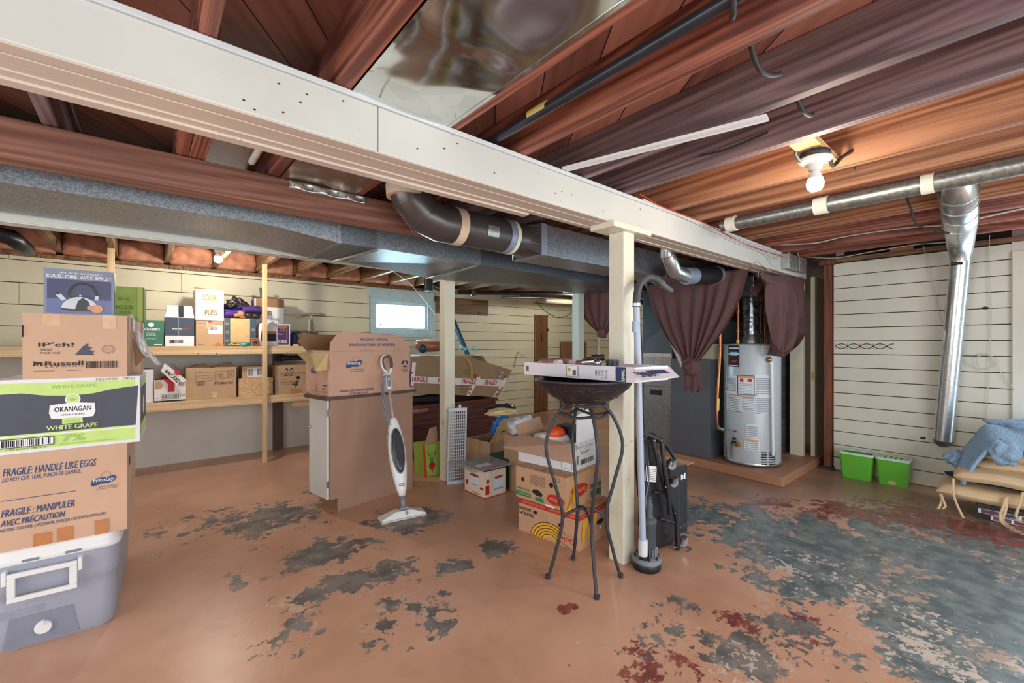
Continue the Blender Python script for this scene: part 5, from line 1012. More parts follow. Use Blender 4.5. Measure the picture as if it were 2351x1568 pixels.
mb = MB(); mb.poly([(.022*math.cos(a*PI/8), -.0405+.0*a, .185*Lm+.011*math.sin(a*PI/8)) for a in range(16)], greyp, MM); mb.box(-.013, -.0425, .185*Lm-.002, .013, -.041, .185*Lm+.002, ink_wht, MM); mb.build('badge', t, W=True)
mb = MB(); mb.tube([MM @ Vector((0, 0, .58*Lm)), MM @ Vector((0, 0, .80*Lm))], .0125, mat('silver_tube', (200, 200, 206), .25, .7), 16); mb.build('pole', t, W=True)
mb = MB(); sec(mb, [(.775*Lm, .014, .014, 0, 0), (.79*Lm, .022, .018, 0, 0), (.83*Lm, .024, .02, 0, 0), (.865*Lm, .022, .018, 0, 0), (.885*Lm, .018, .015, 0, 0)], whitep)
lp = [(.004, .88), (-.02, .905), (-.034, .94), (-.034, .975), (-.016, 1.0), (.012, 1.005), (.034, .985), (.040, .95), (.034, .915), (.020, .89), (.006, .872)]
mb.tube([MM @ p for p in bez([(a, 0, b_*Lm) for a, b_ in lp], 5)], .0115, whitep, 12); mb.build('handle', t, W=True)
mb = MB(); mb.tube([MM @ p for p in bez([(a*.80, -.004, (b_*.9+.094)*Lm) for a, b_ in lp[1:6]], 5)], .0095, mat('dark_grey_grip', (84, 86, 92), .5), 12); mb.tube([MM @ p for p in bez([(a*1.0, -.004, b_*Lm) for a, b_ in lp[5:9]], 5)], .0125, mat('dark_grey_grip', (84, 86, 92), .5), 12); mb.build('grip', t, W=True)
mb = MB(); mb.box(-.013, -.024, .79*Lm, .013, -.016, .865*Lm, greyp, MM); mb.box(-.006, -.027, .83*Lm, .006, -.023, .845*Lm, whitep, MM); mb.build('switch_panel', t, W=True, bev=.004)
mb = MB(); mb.box(-.035, -.02, .868*Lm, -.018, .0, .875*Lm, whitep, MM)
mb.build('cord_hook', t, W=True)
mb = MB(); rnd = random.Random(3)
for k in range(7):
    o_ = rnd.uniform(-.012, .012); y_ = -.02+.006*k*.6
    mb.tube([MM @ p for p in bez([(-.022, y_, .87*Lm), (-.045+o_, y_, .80*Lm), (-.052+o_*1.2, y_, .70*Lm), (-.045+o_, y_, .60*Lm), (-.030, y_, .545*Lm)], 6)], .0036, mat('cord_grey', (134, 142, 162), .5), 6)
mb.build('power_cord', t, W=True)
mb = MB(); sec(mb, [(.05*Lm, .018, .016, 0, 0), (.13*Lm, .02, .018, 0, 0)], greyp); mb.tube([MM @ Vector((-.028, 0, .055*Lm)), MM @ Vector((.028, 0, .055*Lm))], .016, greyp, 16); mb.build('joint', t, W=True)
h0, h1 = FZ(884, 1203, 0), FZ(978, 1183, 0); dh = (h1-h0).normalized(); ah = math.atan2(dh.y, dh.x); hc = (h0+h1)/2 + Vector((0, .06, 0)); hl = .33
MH = Matrix.Translation(hc) @ Matrix.Rotation(ah, 4, 'Z')
mb = MB(); mb.hexa([(-hl/2, -.055, .022), (hl/2, -.055, .022), (hl/2-.01, .055, .022), (-hl/2+.01, .055, .022), (-.06, -.035, .06), (.06, -.035, .06), (.05, .03, .06), (-.05, .03, .06)], whitep, MH); mb.box(-hl/2, -.057, .012, hl/2, .057, .026, whitep, MH); mb.build('head', t, W=True, bev=.004)
mb = MB(); mb.cyl(.012, 0, .004, greyp, 16, MH @ Matrix.Translation((0.02, -.047, .043)) @ Matrix.Rotation(PI/2.6, 4, 'X')); mb.box(-hl/2, -.0585, .010, hl/2, -.056, .014, greyp, MH); mb.build('head_button', t, W=True)
fluff = mat('mop_pad', (226, 208, 190), .95, var=.15, nscale=90, bump=1)
mb = MB(); mb.box(-hl/2-.005, -.062, .0, hl/2+.005, .062, .013, fluff, MH); mb.build('pad', t, W=True, bev=.004)
# ================================================================ MIDDLE GROUND
# dark wooden chest
x0 = FY(952, 1000, 4.60).x-.25; x1 = FY(1140, 1000, 4.45).x
t = thing('wooden_chest', 'dark mahogany wooden chest behind the rear post, under the long fragile carton', 'chest', ((x0+x1)/2, 4.75, 0))
mb = MB(); mb.box(x0, 4.47, .0, x1, 5.0, .565, trunkw)
for z in (.2, .36, .5): mb.box(x0-.001, 4.468, z, x1+.001, 4.4705, z+.004, gap)
mb.build('body', t, W=True, bev=.004)
mb = MB(); mb.box(x0-.02, 4.44, .568, x1+.02, 5.02, .605, trunkw); mb.build('lid', t, W=True, bev=.006)
mb = MB(); mb.box(x0+.35, 4.445, .50, x0+.95, 4.468, .565, trunkw); mb.box(x0+.0, 4.45, .525, x0+.55, 4.466, .565, card_dk); mb.build('front_trim', t, W=True)
o = heap((0, 0, .035), .50, .15, .04, mat('dark_blanket', (46, 40, 44), .9, bump=.5), 3, amp=.25, freq=3, flat=.7).build('dark_blanket', loc=(x0+.55, 4.68, .61)); tag(o, 'folded near-black blanket squashed between the chest and the long carton', 'blanket')
# long taped carton, tilted, on the blankets
q = lambda px, py, Y: FY(px, py, Y)
t = thing('long_carton', 'long battered brown carton bound with red and white FRAGILE tape on the chest', 'box', (q(1050, 900, 4.55).x, 4.7, .72))
kr = mat('battered_kraft', (158, 130, 98), .8, var=.1, nscale=4, bump=.3)
bl, br = q(930, 903, 4.45), q(1144, 911, 4.40); tl, tr = q(930, 838, 4.45), q(1176, 850, 4.40); sh = q(1066, 816, 4.52)
lb = Vector((bl.x, 4.95, bl.z)); rb_ = Vector((br.x-.02, 4.9, br.z)); ltb = Vector((tl.x, 4.95, q(945, 812, 4.95).z)); rtb = q(1108, 815, 4.93)
mb = MB()
vs = [bl, br, tr, sh, Vector((bl.x, 4.5, q(945, 818, 4.5).z)), lb, rb_, Vector((tr.x+.02, 4.9, tr.z)), rtb, ltb]
mb.add(vs, [(0, 1, 2, 3, 4), (4, 3, 8, 9), (3, 2, 7, 8), (1, 6, 7, 2), (0, 5, 6, 1), (0, 4, 9, 5), (5, 9, 8, 7, 6)], kr); mb.build('body', t, W=True, bev=.006)
# tape round its front
n_ = (br-bl).cross(tr-bl).normalized()
if n_.y > 0: n_ = -n_
def onf(u, v, e=.003): 
    a = bl.lerp(br, u); c_ = Vector((bl.x, 4.5, q(945, 818, 4.5).z)).lerp(tr, u) if False else tl.lerp(tr, u); return a.lerp(c_, v)+n_*e
tw = mat('fragile_tape', (230, 222, 218), .3)
mb = MB()
for i in range(12): mb.quad(onf(i/12, .38-.0*i), onf((i+1)/12, .38), onf((i+1)/12, .62), onf(i/12, .62), tw)
for k in (0, 1, 2, 3):
    a = onf(.06+.235*k, .42, .0045); c_ = onf(.20+.235*k, .42, .0045); up_ = onf(.06+.235*k, .60, .0045)
    ex = (c_-a); ey = (up_-a); l1, l2 = ex.length, ey.length; ex.normalize(); ey.normalize(); nn = ex.cross(ey)
    mb.text('FRAGILE', (0, 0, l1, l2), ink_red, Matrix(((ex.x, ey.x, nn.x, a.x), (ex.y, ey.y, nn.y, a.y), (ex.z, ey.z, nn.z, a.z), (0, 0, 0, 1))), .02)
mb.quad(onf(.04, 0), onf(.07, 0), onf(.085, 1.1), onf(.055, 1.1), tw)
mb.quad(onf(.62, 0), onf(.66, 0), onf(.70, .7), onf(.66, .7), tw)
mb.quad(onf(.93, 0), onf(.96, 0), onf(.99, .7), onf(.96, .7), tw)
for u in (.635, .045, .945):
    for v in (.05, .2, .7):
        mb.quad(onf(u, v, .004), onf(u+.02, v, .004), onf(u+.022, v+.08, .004), onf(u+.002, v+.08, .004), ink_red)
mb.build('fragile_tape', t, W=True)
mb = MB()
for i, s_ in enumerate(('N.W: 16KGS', 'MEAS: 100*17*78')): 
    a = onf(.52, .88-.12*i, .004); mb.text(s_, (0, 0, .14, .022), ink_grey, Matrix(((1, 0, 0, a.x), (0, 0, -1, a.y), (0, 1, 0, a.z), (0, 0, 0, 1))))
for i, s_ in enumerate(('MODEL 2302', 'SERIES 10', 'MADE IN CHINA')):
    a = onf(.52+.02*i, .30-.11*i, .004); mb.text(s_, (0, 0, .16, .022), ink_grey, Matrix(((1, 0, 0, a.x), (0, 0, -1, a.y), (0, 1, 0, a.z), (0, 0, 0, 1))))
a = onf(.9, .62, .004); mb.quad(onf(.88, .62), onf(.905, .62), onf(.915, .9), onf(.89, .9), ink_wht); mb.quad(onf(.887, .65, .004), onf(.899, .65, .004), onf(.907, .87, .004), onf(.895, .87, .004), ink_blue)
mb.build('printing', t, W=True)
mb = MB(); a = [q(1057, 812, 4.50), q(1075, 830, 4.46), q(1081, 850, 4.42), q(1079, 880, 4.42), q(1072, 903, 4.42)]; mb.tube(bez(a), .004, mat('yellow_strap', (214, 180, 70), .4), 6); mb.tube(bez([p+Vector((.02, 0, .0)) for p in a]), .004, mat('yellow_strap', (214, 180, 70), .4), 6); mb.build('yellow_strap', t, W=True)
# wire coil, white board, brown padded seat, blue pole
c_ = q(1075, 806, 4.62); mb = MB()
for k in range(4): mb.tube([c_+Vector((.13*math.cos(a)*(1-.08*k), .09*math.sin(a), .012*k+.02*math.sin(a*2+k)+.015)) for a in [i*PI/16 for i in range(33)]], .0035, mat('aqua_wire', (150, 214, 220), .4), 6, cap=False)
tag(mb.build('wire_coil'), 'loose coil of pale aqua plastic wire on the long carton', 'wire')
mb = MB(); mb.box(q(1085, 817, 4.7).x, 4.55, q(1085, 817, 4.55).z, q(1150, 817, 4.7).x, 4.85, q(1085, 817, 4.55).z+.008, cardw); tag(mb.build('thin_board'), 'thin white sheet lying on the long carton, right of the wire coil', 'board')
c_ = q(985, 800, 4.72)
mb = MB(); mb.lathe([(0, -.07), (.12, -.065), (.16, -.03), (.165, .02), (.14, .05)], mat('brown_vinyl', (150, 92, 70), .35), 32); mb.lathe([(.14, .05), (.165, .055), (.15, .07), (0, .085)], mat('cream_rim', (226, 214, 196), .5), 32); mb.ball((-.13, -.08, -.03), (.055, .05, .055), mat('dark_teal_pad', (30, 62, 76), .5)); o = mb.build('padded_seat', loc=c_+Vector((0, 0, .03))); tag(o, 'rounded brown vinyl pad with a cream rim on the left end of the long carton', 'pad')
mb = MB(); a = q(1046, 735, 5.72); c_ = q(1088, 822, 5.42); dd_ = a-c_; c_ = c_-dd_*(c_.z/dd_.z); c_.y = 5.12; a = a+dd_*.8; a.y = 5.97; mb.tube([a, c_], .035, mat('teal_steel', (24, 74, 96), .4), 4); tag(mb.build('steel_bar'), 'dark teal flat steel bar leaning above the long carton', 'bar')
# grey plastic grid leaning on the post
t = thing('plastic_grid', 'light grey plastic grid panel leaning on the rear cream post', 'grid panel', (2.235, 3.47, 0))
gb_, gt_ = FZ(1027, 1113), FZ(1065, 1109); gw = .165
ex = (gt_-gb_).normalized(); up_ = Vector((.05, .05, .70)).normalized(); nn = ex.cross(up_); MG = Matrix(((ex.x, up_.x, nn.x, gb_.x), (ex.y, up_.y, nn.y, gb_.y), (ex.z, up_.z, nn.z, gb_.z), (0, 0, 0, 1)))
gm2 = mat('grid_grey', (196, 202, 210), .45, var=.02); gh = .70
mb = MB()
for x in [gw*(i+.5)/9 for i in range(9)]: mb.box(x-.002, .02, -.006, x+.002, gh-.02, .006, gm2, MG)
for i in range(24): y = .03+(gh-.06)*i/23; mb.box(.0, y-.003, -.005, gw, y+.003, .005, gm2, MG)
mb.build('lattice', t, W=True)
mb = MB(); mb.box(-.006, 0, -.01, gw+.006, .028, .012, gm2, MG); mb.box(-.006, gh-.03, -.01, gw+.006, gh, .012, gm2, MG); mb.box(-.006, .028, -.01, .006, gh-.03, .012, gm2, MG); mb.box(gw-.006, .028, -.01, gw+.006, gh-.03, .012, gm2, MG); mb.box(gw*.55, gh, -.006, gw*.7, gh+.03, .006, gm2, MG); mb.build('frame', t, W=True, bev=.003)
# radish shopping bag
p = FZ(997, 1094); lime = mat('bag_lime', (160, 196, 84), .5)
t = thing('shopping_bag', 'lime green shopping bag with a red radish print, left of the rear post', 'bag', (p.x+.02, p.y+.15, 0))
mb = MB(); mb.hexa([(-.10, -.11, 0), (.10, -.11, 0), (.10, .1, 0), (-.10, .1, 0), (-.12, -.10, .31), (.1, -.10, .31), (.1, .09, .31), (-.12, .09, .31)], lime); mb.quad((-.102, -.1105, .0), (-.075, -.1105, 0), (-.095, -.1008, .31), (-.122, -.1008, .31), mat('bag_red', (206, 60, 40), .5))
mb.poly([(-.02+.035*math.cos(k*PI/8), -.1085, .10+.035*math.sin(k*PI/8)) for k in range(16)], ink_red); mb.poly([(-.02, -.112, .02), (-.035, -.1095, .08), (-.005, -.1095, .08)], ink_red)
for a in (-.04, 0, .04): mb.tube([(-.02, -.108, .13), (-.02+a*.7, -.106, .2), (-.02+a*1.2, -.104, .25)], .004, ink_grn, 6)
mb.build('body', t)
mb = MB(); mb.slab((-.09, -.09, .31), (.06, -.09, .31), (.06, -.06, .47), (-.02, -.06, .46), .005, card_in); mb.build('card_insert', t)
# slow cooker box
P = {'F': [('r', 0, .88, 1, 1, mat('maroon', (104, 26, 46), .5)), ('r', .0, 0, 1, .03, ink_red), ('t', '3 Quart Slow Cooker', .2, .91, .96, .97, ink_wht, .01), ('r', .42, .16, .86, .62, mat('crock_white', (222, 226, 238), .4)), ('e', .64, .62, .23, .06, mat('crock_white', (222, 226, 238), .4)), ('e', .64, .62, .2, .045, mat('stew', (160, 70, 50), .5)), ('e', .64, .17, .21, .05, mat('crock_white', (222, 226, 238), .4)), ('r', .03, .12, .2, .42, ink_red), ('e', .13, .55, .07, .07, mat('stew', (160, 70, 50), .5)), ('r', .04, .68, .22, .84, cardw)]+[('e', .45+.05*i, .22+.02*(i % 3), .02, .02, ink_grn) for i in range(8)],
     'L': [('r', 0, .88, 1, 1, mat('maroon', (104, 26, 46), .5)), ('r', .0, 0, 1, .03, ink_red), ('r', .28, .3, .72, .66, mat('crock_white', (222, 226, 238), .4)), ('e', .5, .66, .24, .05, mat('stew', (160, 70, 50), .5)), ('e', .13, .35, .07, .08, ink_red), ('e', .86, .3, .1, .04, mat('stew', (160, 70, 50), .5))]+[('e', .38+.06*i, .34+.02*(i % 2), .02, .02, ink_grn) for i in range(5)]+[('r', .4, .1, .8, .11, ink_grey), ('r', .4, .07, .75, .08, ink_grey)]}
k = FZ(1112, 1146); sw, sd, sh_ = .235, .29, .255
carton('slow_cooker_box', 'cream and maroon picture box for a 3 quart slow cooker under the glass tray', (k.x+sw/2, k.y+sd/2, 0), math.radians(1), sw, sd, sh_, mat('box_cream', (236, 216, 190), .5), P)
t = thing('glass_tray', 'clear glass shelf plate lying on the slow cooker box', 'tray', (k.x+.1, k.y+.13, sh_+.004))
mb = MB(); mb.box(-.25, -.19, 0, .17, .2, .006, glass('clear_glass', (170, 184, 190), .05, .45)); mb.build('plate', t, bev=.002)
mb = MB(); mb.box(-.14, -.1, .0062, .01, -.02, .007, cardw); mb.build('label', t)
# dark green beer carton
p = FZ(1167, 1127)
carton('beer_carton', 'dark green beer carton with red lettering between the slow cooker box and banana boxes', (p.x+.12, p.y+.16, 0), 0, .2, .27, .27, mat('beer_green', (28, 92, 60), .5), {'F': [('t', 'XX', .05, .3, .9, .65, ink_red, .03), ('t', 'DOS EQUIS', .1, .75, .9, .82, ink_wht), ('r', 0, .0, 1, .04, ink_wht)], 'L': [('t', 'XX', .2, .3, .8, .65, ink_red, .03)]})
# open brown carton with blue bag
xA = FY(1084, 1040, 3.45).x; t = thing('open_carton', 'open brown carton with raised front flap, holding the blue bag and yellow cloth', 'box', (2.72, 3.50, 0), math.radians(6))
open_carton(t, .42, .34, .36, card, card_in)
mb = flapg('f', [(-.21, -.17, .36), (.05, -.17, .36), (.13, -.20, .56), (-.08, -.22, .58)], card_yel); mb.quad((-.09, -.2, .44), (-.03, -.2, .447), (-.03, -.201, .455), (-.09, -.201, .45), gap); mb.build('flap', t)
mb = flapg('f', [(.05, -.17, .36), (.21, -.17, .36), (.24, -.2, .50), (.14, -.2, .53)], card_dk); mb.build('flap', t)
bp_ = mat('blue_bag', (40, 112, 190), .3, var=.2)
o = heap((0, 0, .12), .10, .09, .13, bp_, 12, amp=.35, flat=.9).build('blue_bag', loc=(2.78, 3.44, .34)); tag(o, 'crumpled bright blue plastic bag in the open brown carton', 'bag')
o = heap((0, 0, .03), .18, .12, .04, mat('pale_yellow_cloth', (226, 206, 150), .9, bump=.4), 15, amp=.35, flat=.6).build('yellow_cloth', loc=(2.82, 3.50, .565)); tag(o, 'pale yellow cloth draped on top of the blue bag', 'cloth')
o = heap((0, 0, .02), .19, .10, .045, mat('black_bag', (34, 36, 42), .3, var=.3), 18, amp=.4, flat=.6).build('black_bag', loc=(2.95, 3.66, .59)); tag(o, 'black bag edge behind the pale yellow cloth', 'bag')
o = heap((0, 0, .02), .05, .04, .03, bp_, 21, amp=.4, flat=.6, nu=20, nv=10).build('blue_wrapper', loc=(2.36, 3.36, .0)); tag(o, 'scrap of blue plastic wrapper beside the grid panel', 'wrapper')
o.location = (2.40, 3.30, .0)
# banana boxes
rb1 = math.radians(8)
def corner(px, py, z, w_, d_, rz): # box centre from its nearest bottom corner
    c_ = FZ(px, py, z); M = Matrix.Rotation(rz, 3, 'Z'); return c_ + M @ Vector((w_/2, d_/2, 0))
yel = ink_yel; redb = mat('dole_red', (190, 40, 44), .6); kb = mat('banana_kraft', (196, 152, 118), .8, var=.07)
def bananas(cx_, cy_, s, a): 
    out = []
    for i in range(5):
        r0, r1 = .30+.13*i, .40+.13*i; arc = [i2*PI*.8/10+PI*.15 for i2 in range(11)]
        out.append(('p', [(cx_+s*r1*math.cos(q_), cy_+s*a*r1*math.sin(q_)-s*a*.1) for q_ in arc]+[(cx_+s*r0*math.cos(q_), cy_+s*a*r0*math.sin(q_)-s*a*.1) for q_ in arc[::-1]], yel))
        out.append(('l', [(cx_+s*r1*math.cos(q_), cy_+s*a*r1*math.sin(q_)-s*a*.1) for q_ in arc], ink_blk, .004))
    return out
w1, d1, h1_ = .40, .50, .232
P = {'L': [('r', 0, .82, 1, .97, redb), ('t', 'PREMIUM BANANAS  -  PREMIUM BANANAS', .05, .86, .95, .93, ink_gold, 0, 0, True), ('t', 'PREMIUM', .02, .50, .26, .60, ink_blk, .01, 0, True), ('t', 'BANANAS', .01, .64, .22, .73, ink_blk, .01, 0, True)]+bananas(.55, -.0, .36, 1.7)+[('e', .30, .68, .035, .05, gap), ('e', .72, .55, .035, .06, gap), ('p', [(.66, .33), (.98, .33), (.95, .15), (.85, .02), (.70, .12)], kb), ('t', 'Dole', .72, .14, .93, .28, ink_red, .02, 0, True), ('l', [(.66, .33), (.72, .12), (.86, .02)], ink_blk, .003)],
     'F': [('r', 0, .82, 1, .97, redb), ('t', 'PREMIUM BANANAS', .05, .86, .95, .93, ink_gold, 0, 0, True), ('p', [(.1, .75), (.3, .8), (.32, .7), (.2, .5), (.14, .3), (.16, .1), (.08, .15), (.05, .4)], yel), ('p', [(.4, .85), (.55, .8), (.5, .6), (.35, .4), (.25, .15), (.22, .3), (.3, .6)], yel), ('l', [(.1, .75), (.06, .4), (.1, .15)], ink_blk, .003), ('e', .62, .5, .1, .08, gap), ('r', .60, .3, .66, .38, ink_wht)]}
c1 = corner(1330, 1267, 0, w1, d1, rb1)
carton('banana_box', 'banana box printed with yellow bananas and a red band, bottom of its stack', c1, rb1, w1, d1, h1_, kb, P, group=None)
P = {'L': [('r', 0, .08, .32, .22, ink_grn), ('t', 'Premium', .05, .11, .28, .19, kb, .01, 0, True), ('t', 'BANANA', .02, .27, .30, .35, ink_grn, .01, 0, True), ('p', [(.34, .30), (.38, .40), (.46, .42), (.56, .32), (.54, .22), (.44, .22)], gap), ('e', .15, .62, .03, .07, gap), ('e', .73, .68, .04, .08, gap), ('p', [(.64, .2), (.68, .38), (.82, .42), (.96, .36), (.98, .18), (.86, .1), (.72, .12)], redb), ('o', .81, .26, .18, .17, ink_gold, .93), ('t', 'Del Monte', .70, .20, .93, .30, ink_yel, .01, 0, True), ('r', .42, .06, .58, .18, ink_grn), ('r', .62, -.0, .8, .06, ink_wht), ('o', .86, .88, .04, .06, ink_grn, .8)]+[('r', .3, .55+.04*i, .62, .56+.04*i, ink_grey) for i in range(8)],
     'F': [('p', [(.12, .5), (.2, .66), (.45, .68), (.6, .56), (.56, .38), (.4, .26), (.2, .3)], redb), ('o', .36, .48, .27, .22, ink_gold, .93), ('t', 'Del Monte', .2, .42, .52, .54, ink_yel, .01, 0, True), ('r', .68, .1, .98, .3, ink_grn), ('t', 'BANANAS', .66, .36, .98, .5, ink_grn, .02, 0, True), ('p', [(.0, .0), (.14, .0), (.2, .98), (.3, .98), (.24, .3)], ink_yel), ('r', .08, .93, .94, .97, ink_gold)]}
w2, d2, h2_ = .42, .43, .215
c2 = corner(1299, 1176, h1_, w2, d2, math.radians(6.5))
carton('banana_box', 'brown banana box with red ovals and green lettering, second in its stack', c2, math.radians(6.5), w2, d2, h2_, kb, P)
# white biscuit carton, open
w3, d3_, h3 = .31, .47, .19; z3 = h1_+h2_+.002; rz3 = math.radians(9.5)
c3 = corner(1316, 1085, z3, w3, d3_, rz3)
t = thing('biscuit_carton', 'open white carton lettered BISCUITS SABLÉS on top of the banana boxes', 'box', c3, rz3)
P = {'F': [('r', .12, .70, .88, .92, ink_grey), ('r', .13, .71, .87, .91, cardw), ('t', 'BISCUITS SABLÉS', .16, .76, .84, .86, ink_grey, .01), ('o', .06, .88, .05, .09, ink_grey, .75), ('r', .3, .60, .7, .62, ink_grey), ('r', .3, .55, .6, .57, ink_grey), ('b', .3, .16, .86, .34), ('r', .12, .2, .24, .55, cardw), ('b', .13, .22, .22, .52, ink_grey)],
     'L': [('r', .05, .5, .3, .52, ink_grey), ('r', .05, .42, .26, .44, ink_grey), ('r', .8, .08, .98, .5, ink_grey), ('r', .805, .09, .975, .49, cardw), ('r', .66, .3, .78, .34, ink_grey)]}
open_carton(t, w3, d3_, h3, cardw, card_in, P)
mb = flapg('f', [(-w3/2, d3_/2, h3), (-w3/2, -d3_/2, h3), (-w3/2-.10, -d3_/2-.06, h3-.10), (-w3/2-.15, d3_/2+.02, h3-.07)], card_in); mb.build('flap', t)
mb = flapg('f', [(w3/2, -d3_/2, h3), (-w3/2+.04, -d3_/2, h3), (-w3/2+.14, -d3_/2+.06, h3+.16), (w3/2+.02, -d3_/2+.08, h3+.19)], cardw); M = None
mb.build('flap', t)
mb = flapg('f', [(-w3/2, d3_/2, h3), (w3/2, d3_/2, h3), (w3/2, d3_/2+.04, h3+.09), (-w3/2, d3_/2+.04, h3+.06)], card_in); mb.build('flap', t)
cc = Vector(c3)
o = heap((0, 0, .05), .13, .15, .06, mat('white_foam', (232, 228, 228), .7), 2, amp=.2, flat=.7).build('white_packing', loc=cc+Vector((-.02, .03, .10))); tag(o, 'soft white packing inside the biscuit carton', 'packing')
mb = MB(); mb.ball((0, 0, 0), (.075, .06, .045), mat('orange_plastic_bright', (226, 86, 36), .45)); o = mb.build('orange_ball', loc=cc+Vector((-.03, -.02, .215))); tag(o, 'rounded bright orange object in the biscuit carton', 'object')
mb = MB(); mb.box(-.06, -.05, 0, .06, .05, .12, blackp); mb.box(-.05, -.051, .01, .05, -.05, .11, darkgls); o = mb.build('black_case', loc=cc+Vector((.105, .0, .135)), rz=rz3, bev=.004); tag(o, 'shiny black case standing in the biscuit carton', 'case')
o = heap((0, 0, .06), .14, .10, .08, mat('white_bag', (206, 214, 222), .3, var=.15), 33, amp=.5, flat=.7).build('plastic_bag', loc=(2.62, 2.95, .50)); tag(o, 'crumpled translucent white plastic bag behind the biscuit carton', 'bag')
mb = MB(); mb.box(2.5, 2.86, 0, 2.78, 3.06, .49, card); o = mb.build('tall_carton'); tag(o, 'plain brown carton behind the banana boxes, under the white plastic bag', 'box')
# ================================================================ PLANT STAND AND WHAT STANDS ON IT
sc = Vector((1.874, 1.588, 0))
t = thing('plant_stand', 'dark iron plant stand with four curved legs and a shallow bowl', 'stand', sc)
feet = [(1.715, 1.714), (1.767, 1.415), (2.034, 1.461), (1.98, 1.764)]
prof = [(1.0, .0), (.97, .02), (.80, .14), (.60, .34), (.80, .52), (1.04, .70), (1.0, .80), (.78, .90), (.56, .955), (.50, .972)]
for fx, fy in feet:
    dx, dy = fx-sc.x, fy-sc.y
    mb = MB(); mb.tube(bez([(dx*r, dy*r, z) for r, z in prof], 8), .0095, iron, 10); l = mb.build('leg', t)
    mb = MB(); mb.cyl(.014, 0, .022, iron, 16, Matrix.Translation((dx, dy, 0))); mb.build('foot', l)
mb = MB(); mb.tube([(.115*math.cos(a), .115*math.sin(a), .968) for a in [i*PI/16 for i in range(33)]], .007, iron, 8, cap=False); mb.build('top_ring', t)
mb = MB()
for k in range(4):
    a = Vector((feet[k][0]-sc.x, feet[k][1]-sc.y, 0)); c_ = Vector((feet[(k+1) % 4][0]-sc.x, feet[(k+1) % 4][1]-sc.y, 0))
    mb.tube(bez([a*.72+Vector((0, 0, .92)), (a+c_)*.33+Vector((0, 0, .90)), c_*.72+Vector((0, 0, .92))], 8), .0075, iron, 8)
mb.build('upper_brace', t)
mb = MB()
for k in range(4):
    a = Vector((feet[k][0]-sc.x, feet[k][1]-sc.y, 0)); mb.tube(bez([a*.60+Vector((0, 0, .33)), a*.42+Vector((0, 0, .365)), a*.12+Vector((0, 0, .385)), (0, 0, .385)], 6), .0075, iron, 8)
mb.build('lower_brace', t)
mb = MB(); pr_ = [(0, .0), (.10, .0), (.15, .018), (.21, .06), (.25, .10), (.262, .12), (.275, .122), (.278, .128), (.27, .132), (.255, .127), (.245, .11), (.2, .068), (.14, .028), (0, .012)]
bowlm = mat('bowl_bronze', (60, 54, 56), .4, .5, var=.2, nscale=30)
mb.lathe(pr_, bowlm, 48, Matrix.Translation((0, 0, .975)))
for k in range(12):   # raised ornament: loops and scrolls round the bowl
    a0 = 2*PI*k/12
    def on(a, v):
        r = mix(.165, .243, v); z = mix(.028, .094, v); return ((r+.003)*math.cos(a), (r+.003)*math.sin(a), .975+z)
    mb.tube([on(a0+.20*math.cos(q_), .5+.42*math.sin(q_)) for q_ in [i*PI/10 for i in range(21)]], .0025, bowlm, 6, cap=False)
    mb.tube([on(a0+.26+.06*math.cos(q_)*(1-q_/9), .7+.2*math.sin(q_)*(1-q_/9)) for q_ in [i*PI/6 for i in range(9)]], .0025, bowlm, 6)
b_ = mb.build('bowl', t); mb = MB(); mb.tube([(.272*math.cos(a), .272*math.sin(a), 1.104) for a in [i*PI/24 for i in range(49)]], .006, iron, 8, cap=False); mb.build('rim', b_)
# long white flat-pack box across the bowl
zb_ = 1.112
t = thing('shelf_carton', 'long white open-topped carton with a blue end band, lying across the bowl', 'box', (1.965, 1.62, zb_))
lc = mat('lavender_white', (226, 220, 228), .5, var=.02)
bw, bl_, bh = .30, .80, .075
P = {'L': [('r', .02, .3, .05, .72, ink_grey), ('r', .44, .1, .55, .92, ink_grey), ('r', .445, .13, .545, .90, ink_wht), ('r', .452, .5, .48, .75, ink_gold), ('r', .5, .2, .53, .6, ink_grey), ('t', '4 shelf', .72, .30, .74, .8, ink_grey), ('tv', 'shoe rack', .775, .15, .795, .75, ink_grey), ('tv', '4 shelf', .75, .15, .765, .7, ink_grey), ('r', .86, .02, .935, .98, ink_navy), ('tv', 'LIVING', .905, .12, .928, .80, ink_wht, .02), ('r', .70, .3, .71, .7, ink_grey)],
     'F': [('r', .05, .1, .9, .12, ink_grey)]}
open_carton(t, bw, bl_, bh, lc, lc, P)
mb = MB()
a = [FY(x, y, yy) for x, y, yy in ((1456, 848, 1.215), (1540, 845, 1.215), (1560, 865, 1.12), (1474, 874, 1.10))]
a[1] = a[0]+(a[2]-a[3]); mb.slab(a[3], a[2], a[1], a[0], .003, lc)
ex = (a[2]-a[3]); ey = (a[0]-a[3]); l1, l2 = ex.length, ey.length; ex.normalize(); nn = ex.cross(ey).normalized(); ey = nn.cross(ex)
MF = Matrix(((ex.x, ey.x, nn.x, a[3].x), (ex.y, ey.y, nn.y, a[3].y), (ex.z, ey.z, nn.z, a[3].z), (0, 0, 0, 1))) @ Matrix.Translation((0, 0, .0012))
mb.quad((l1*.50, l2*.3, 0), (l1*.98, l2*.3, 0), (l1*.98, l2*.55, 0), (l1*.50, l2*.55, 0), ink_navy, MF); mb.text('LIVING', (0, 0, l1*.42, l2*.36), ink_navy, MF @ Matrix.Translation((l1*.56, l2*.52, .0004)) @ Matrix.Rotation(PI, 4, 'Z') @ Matrix.Translation((0, 0, 0)), .015)
mb.build('end_flap', t, W=True)
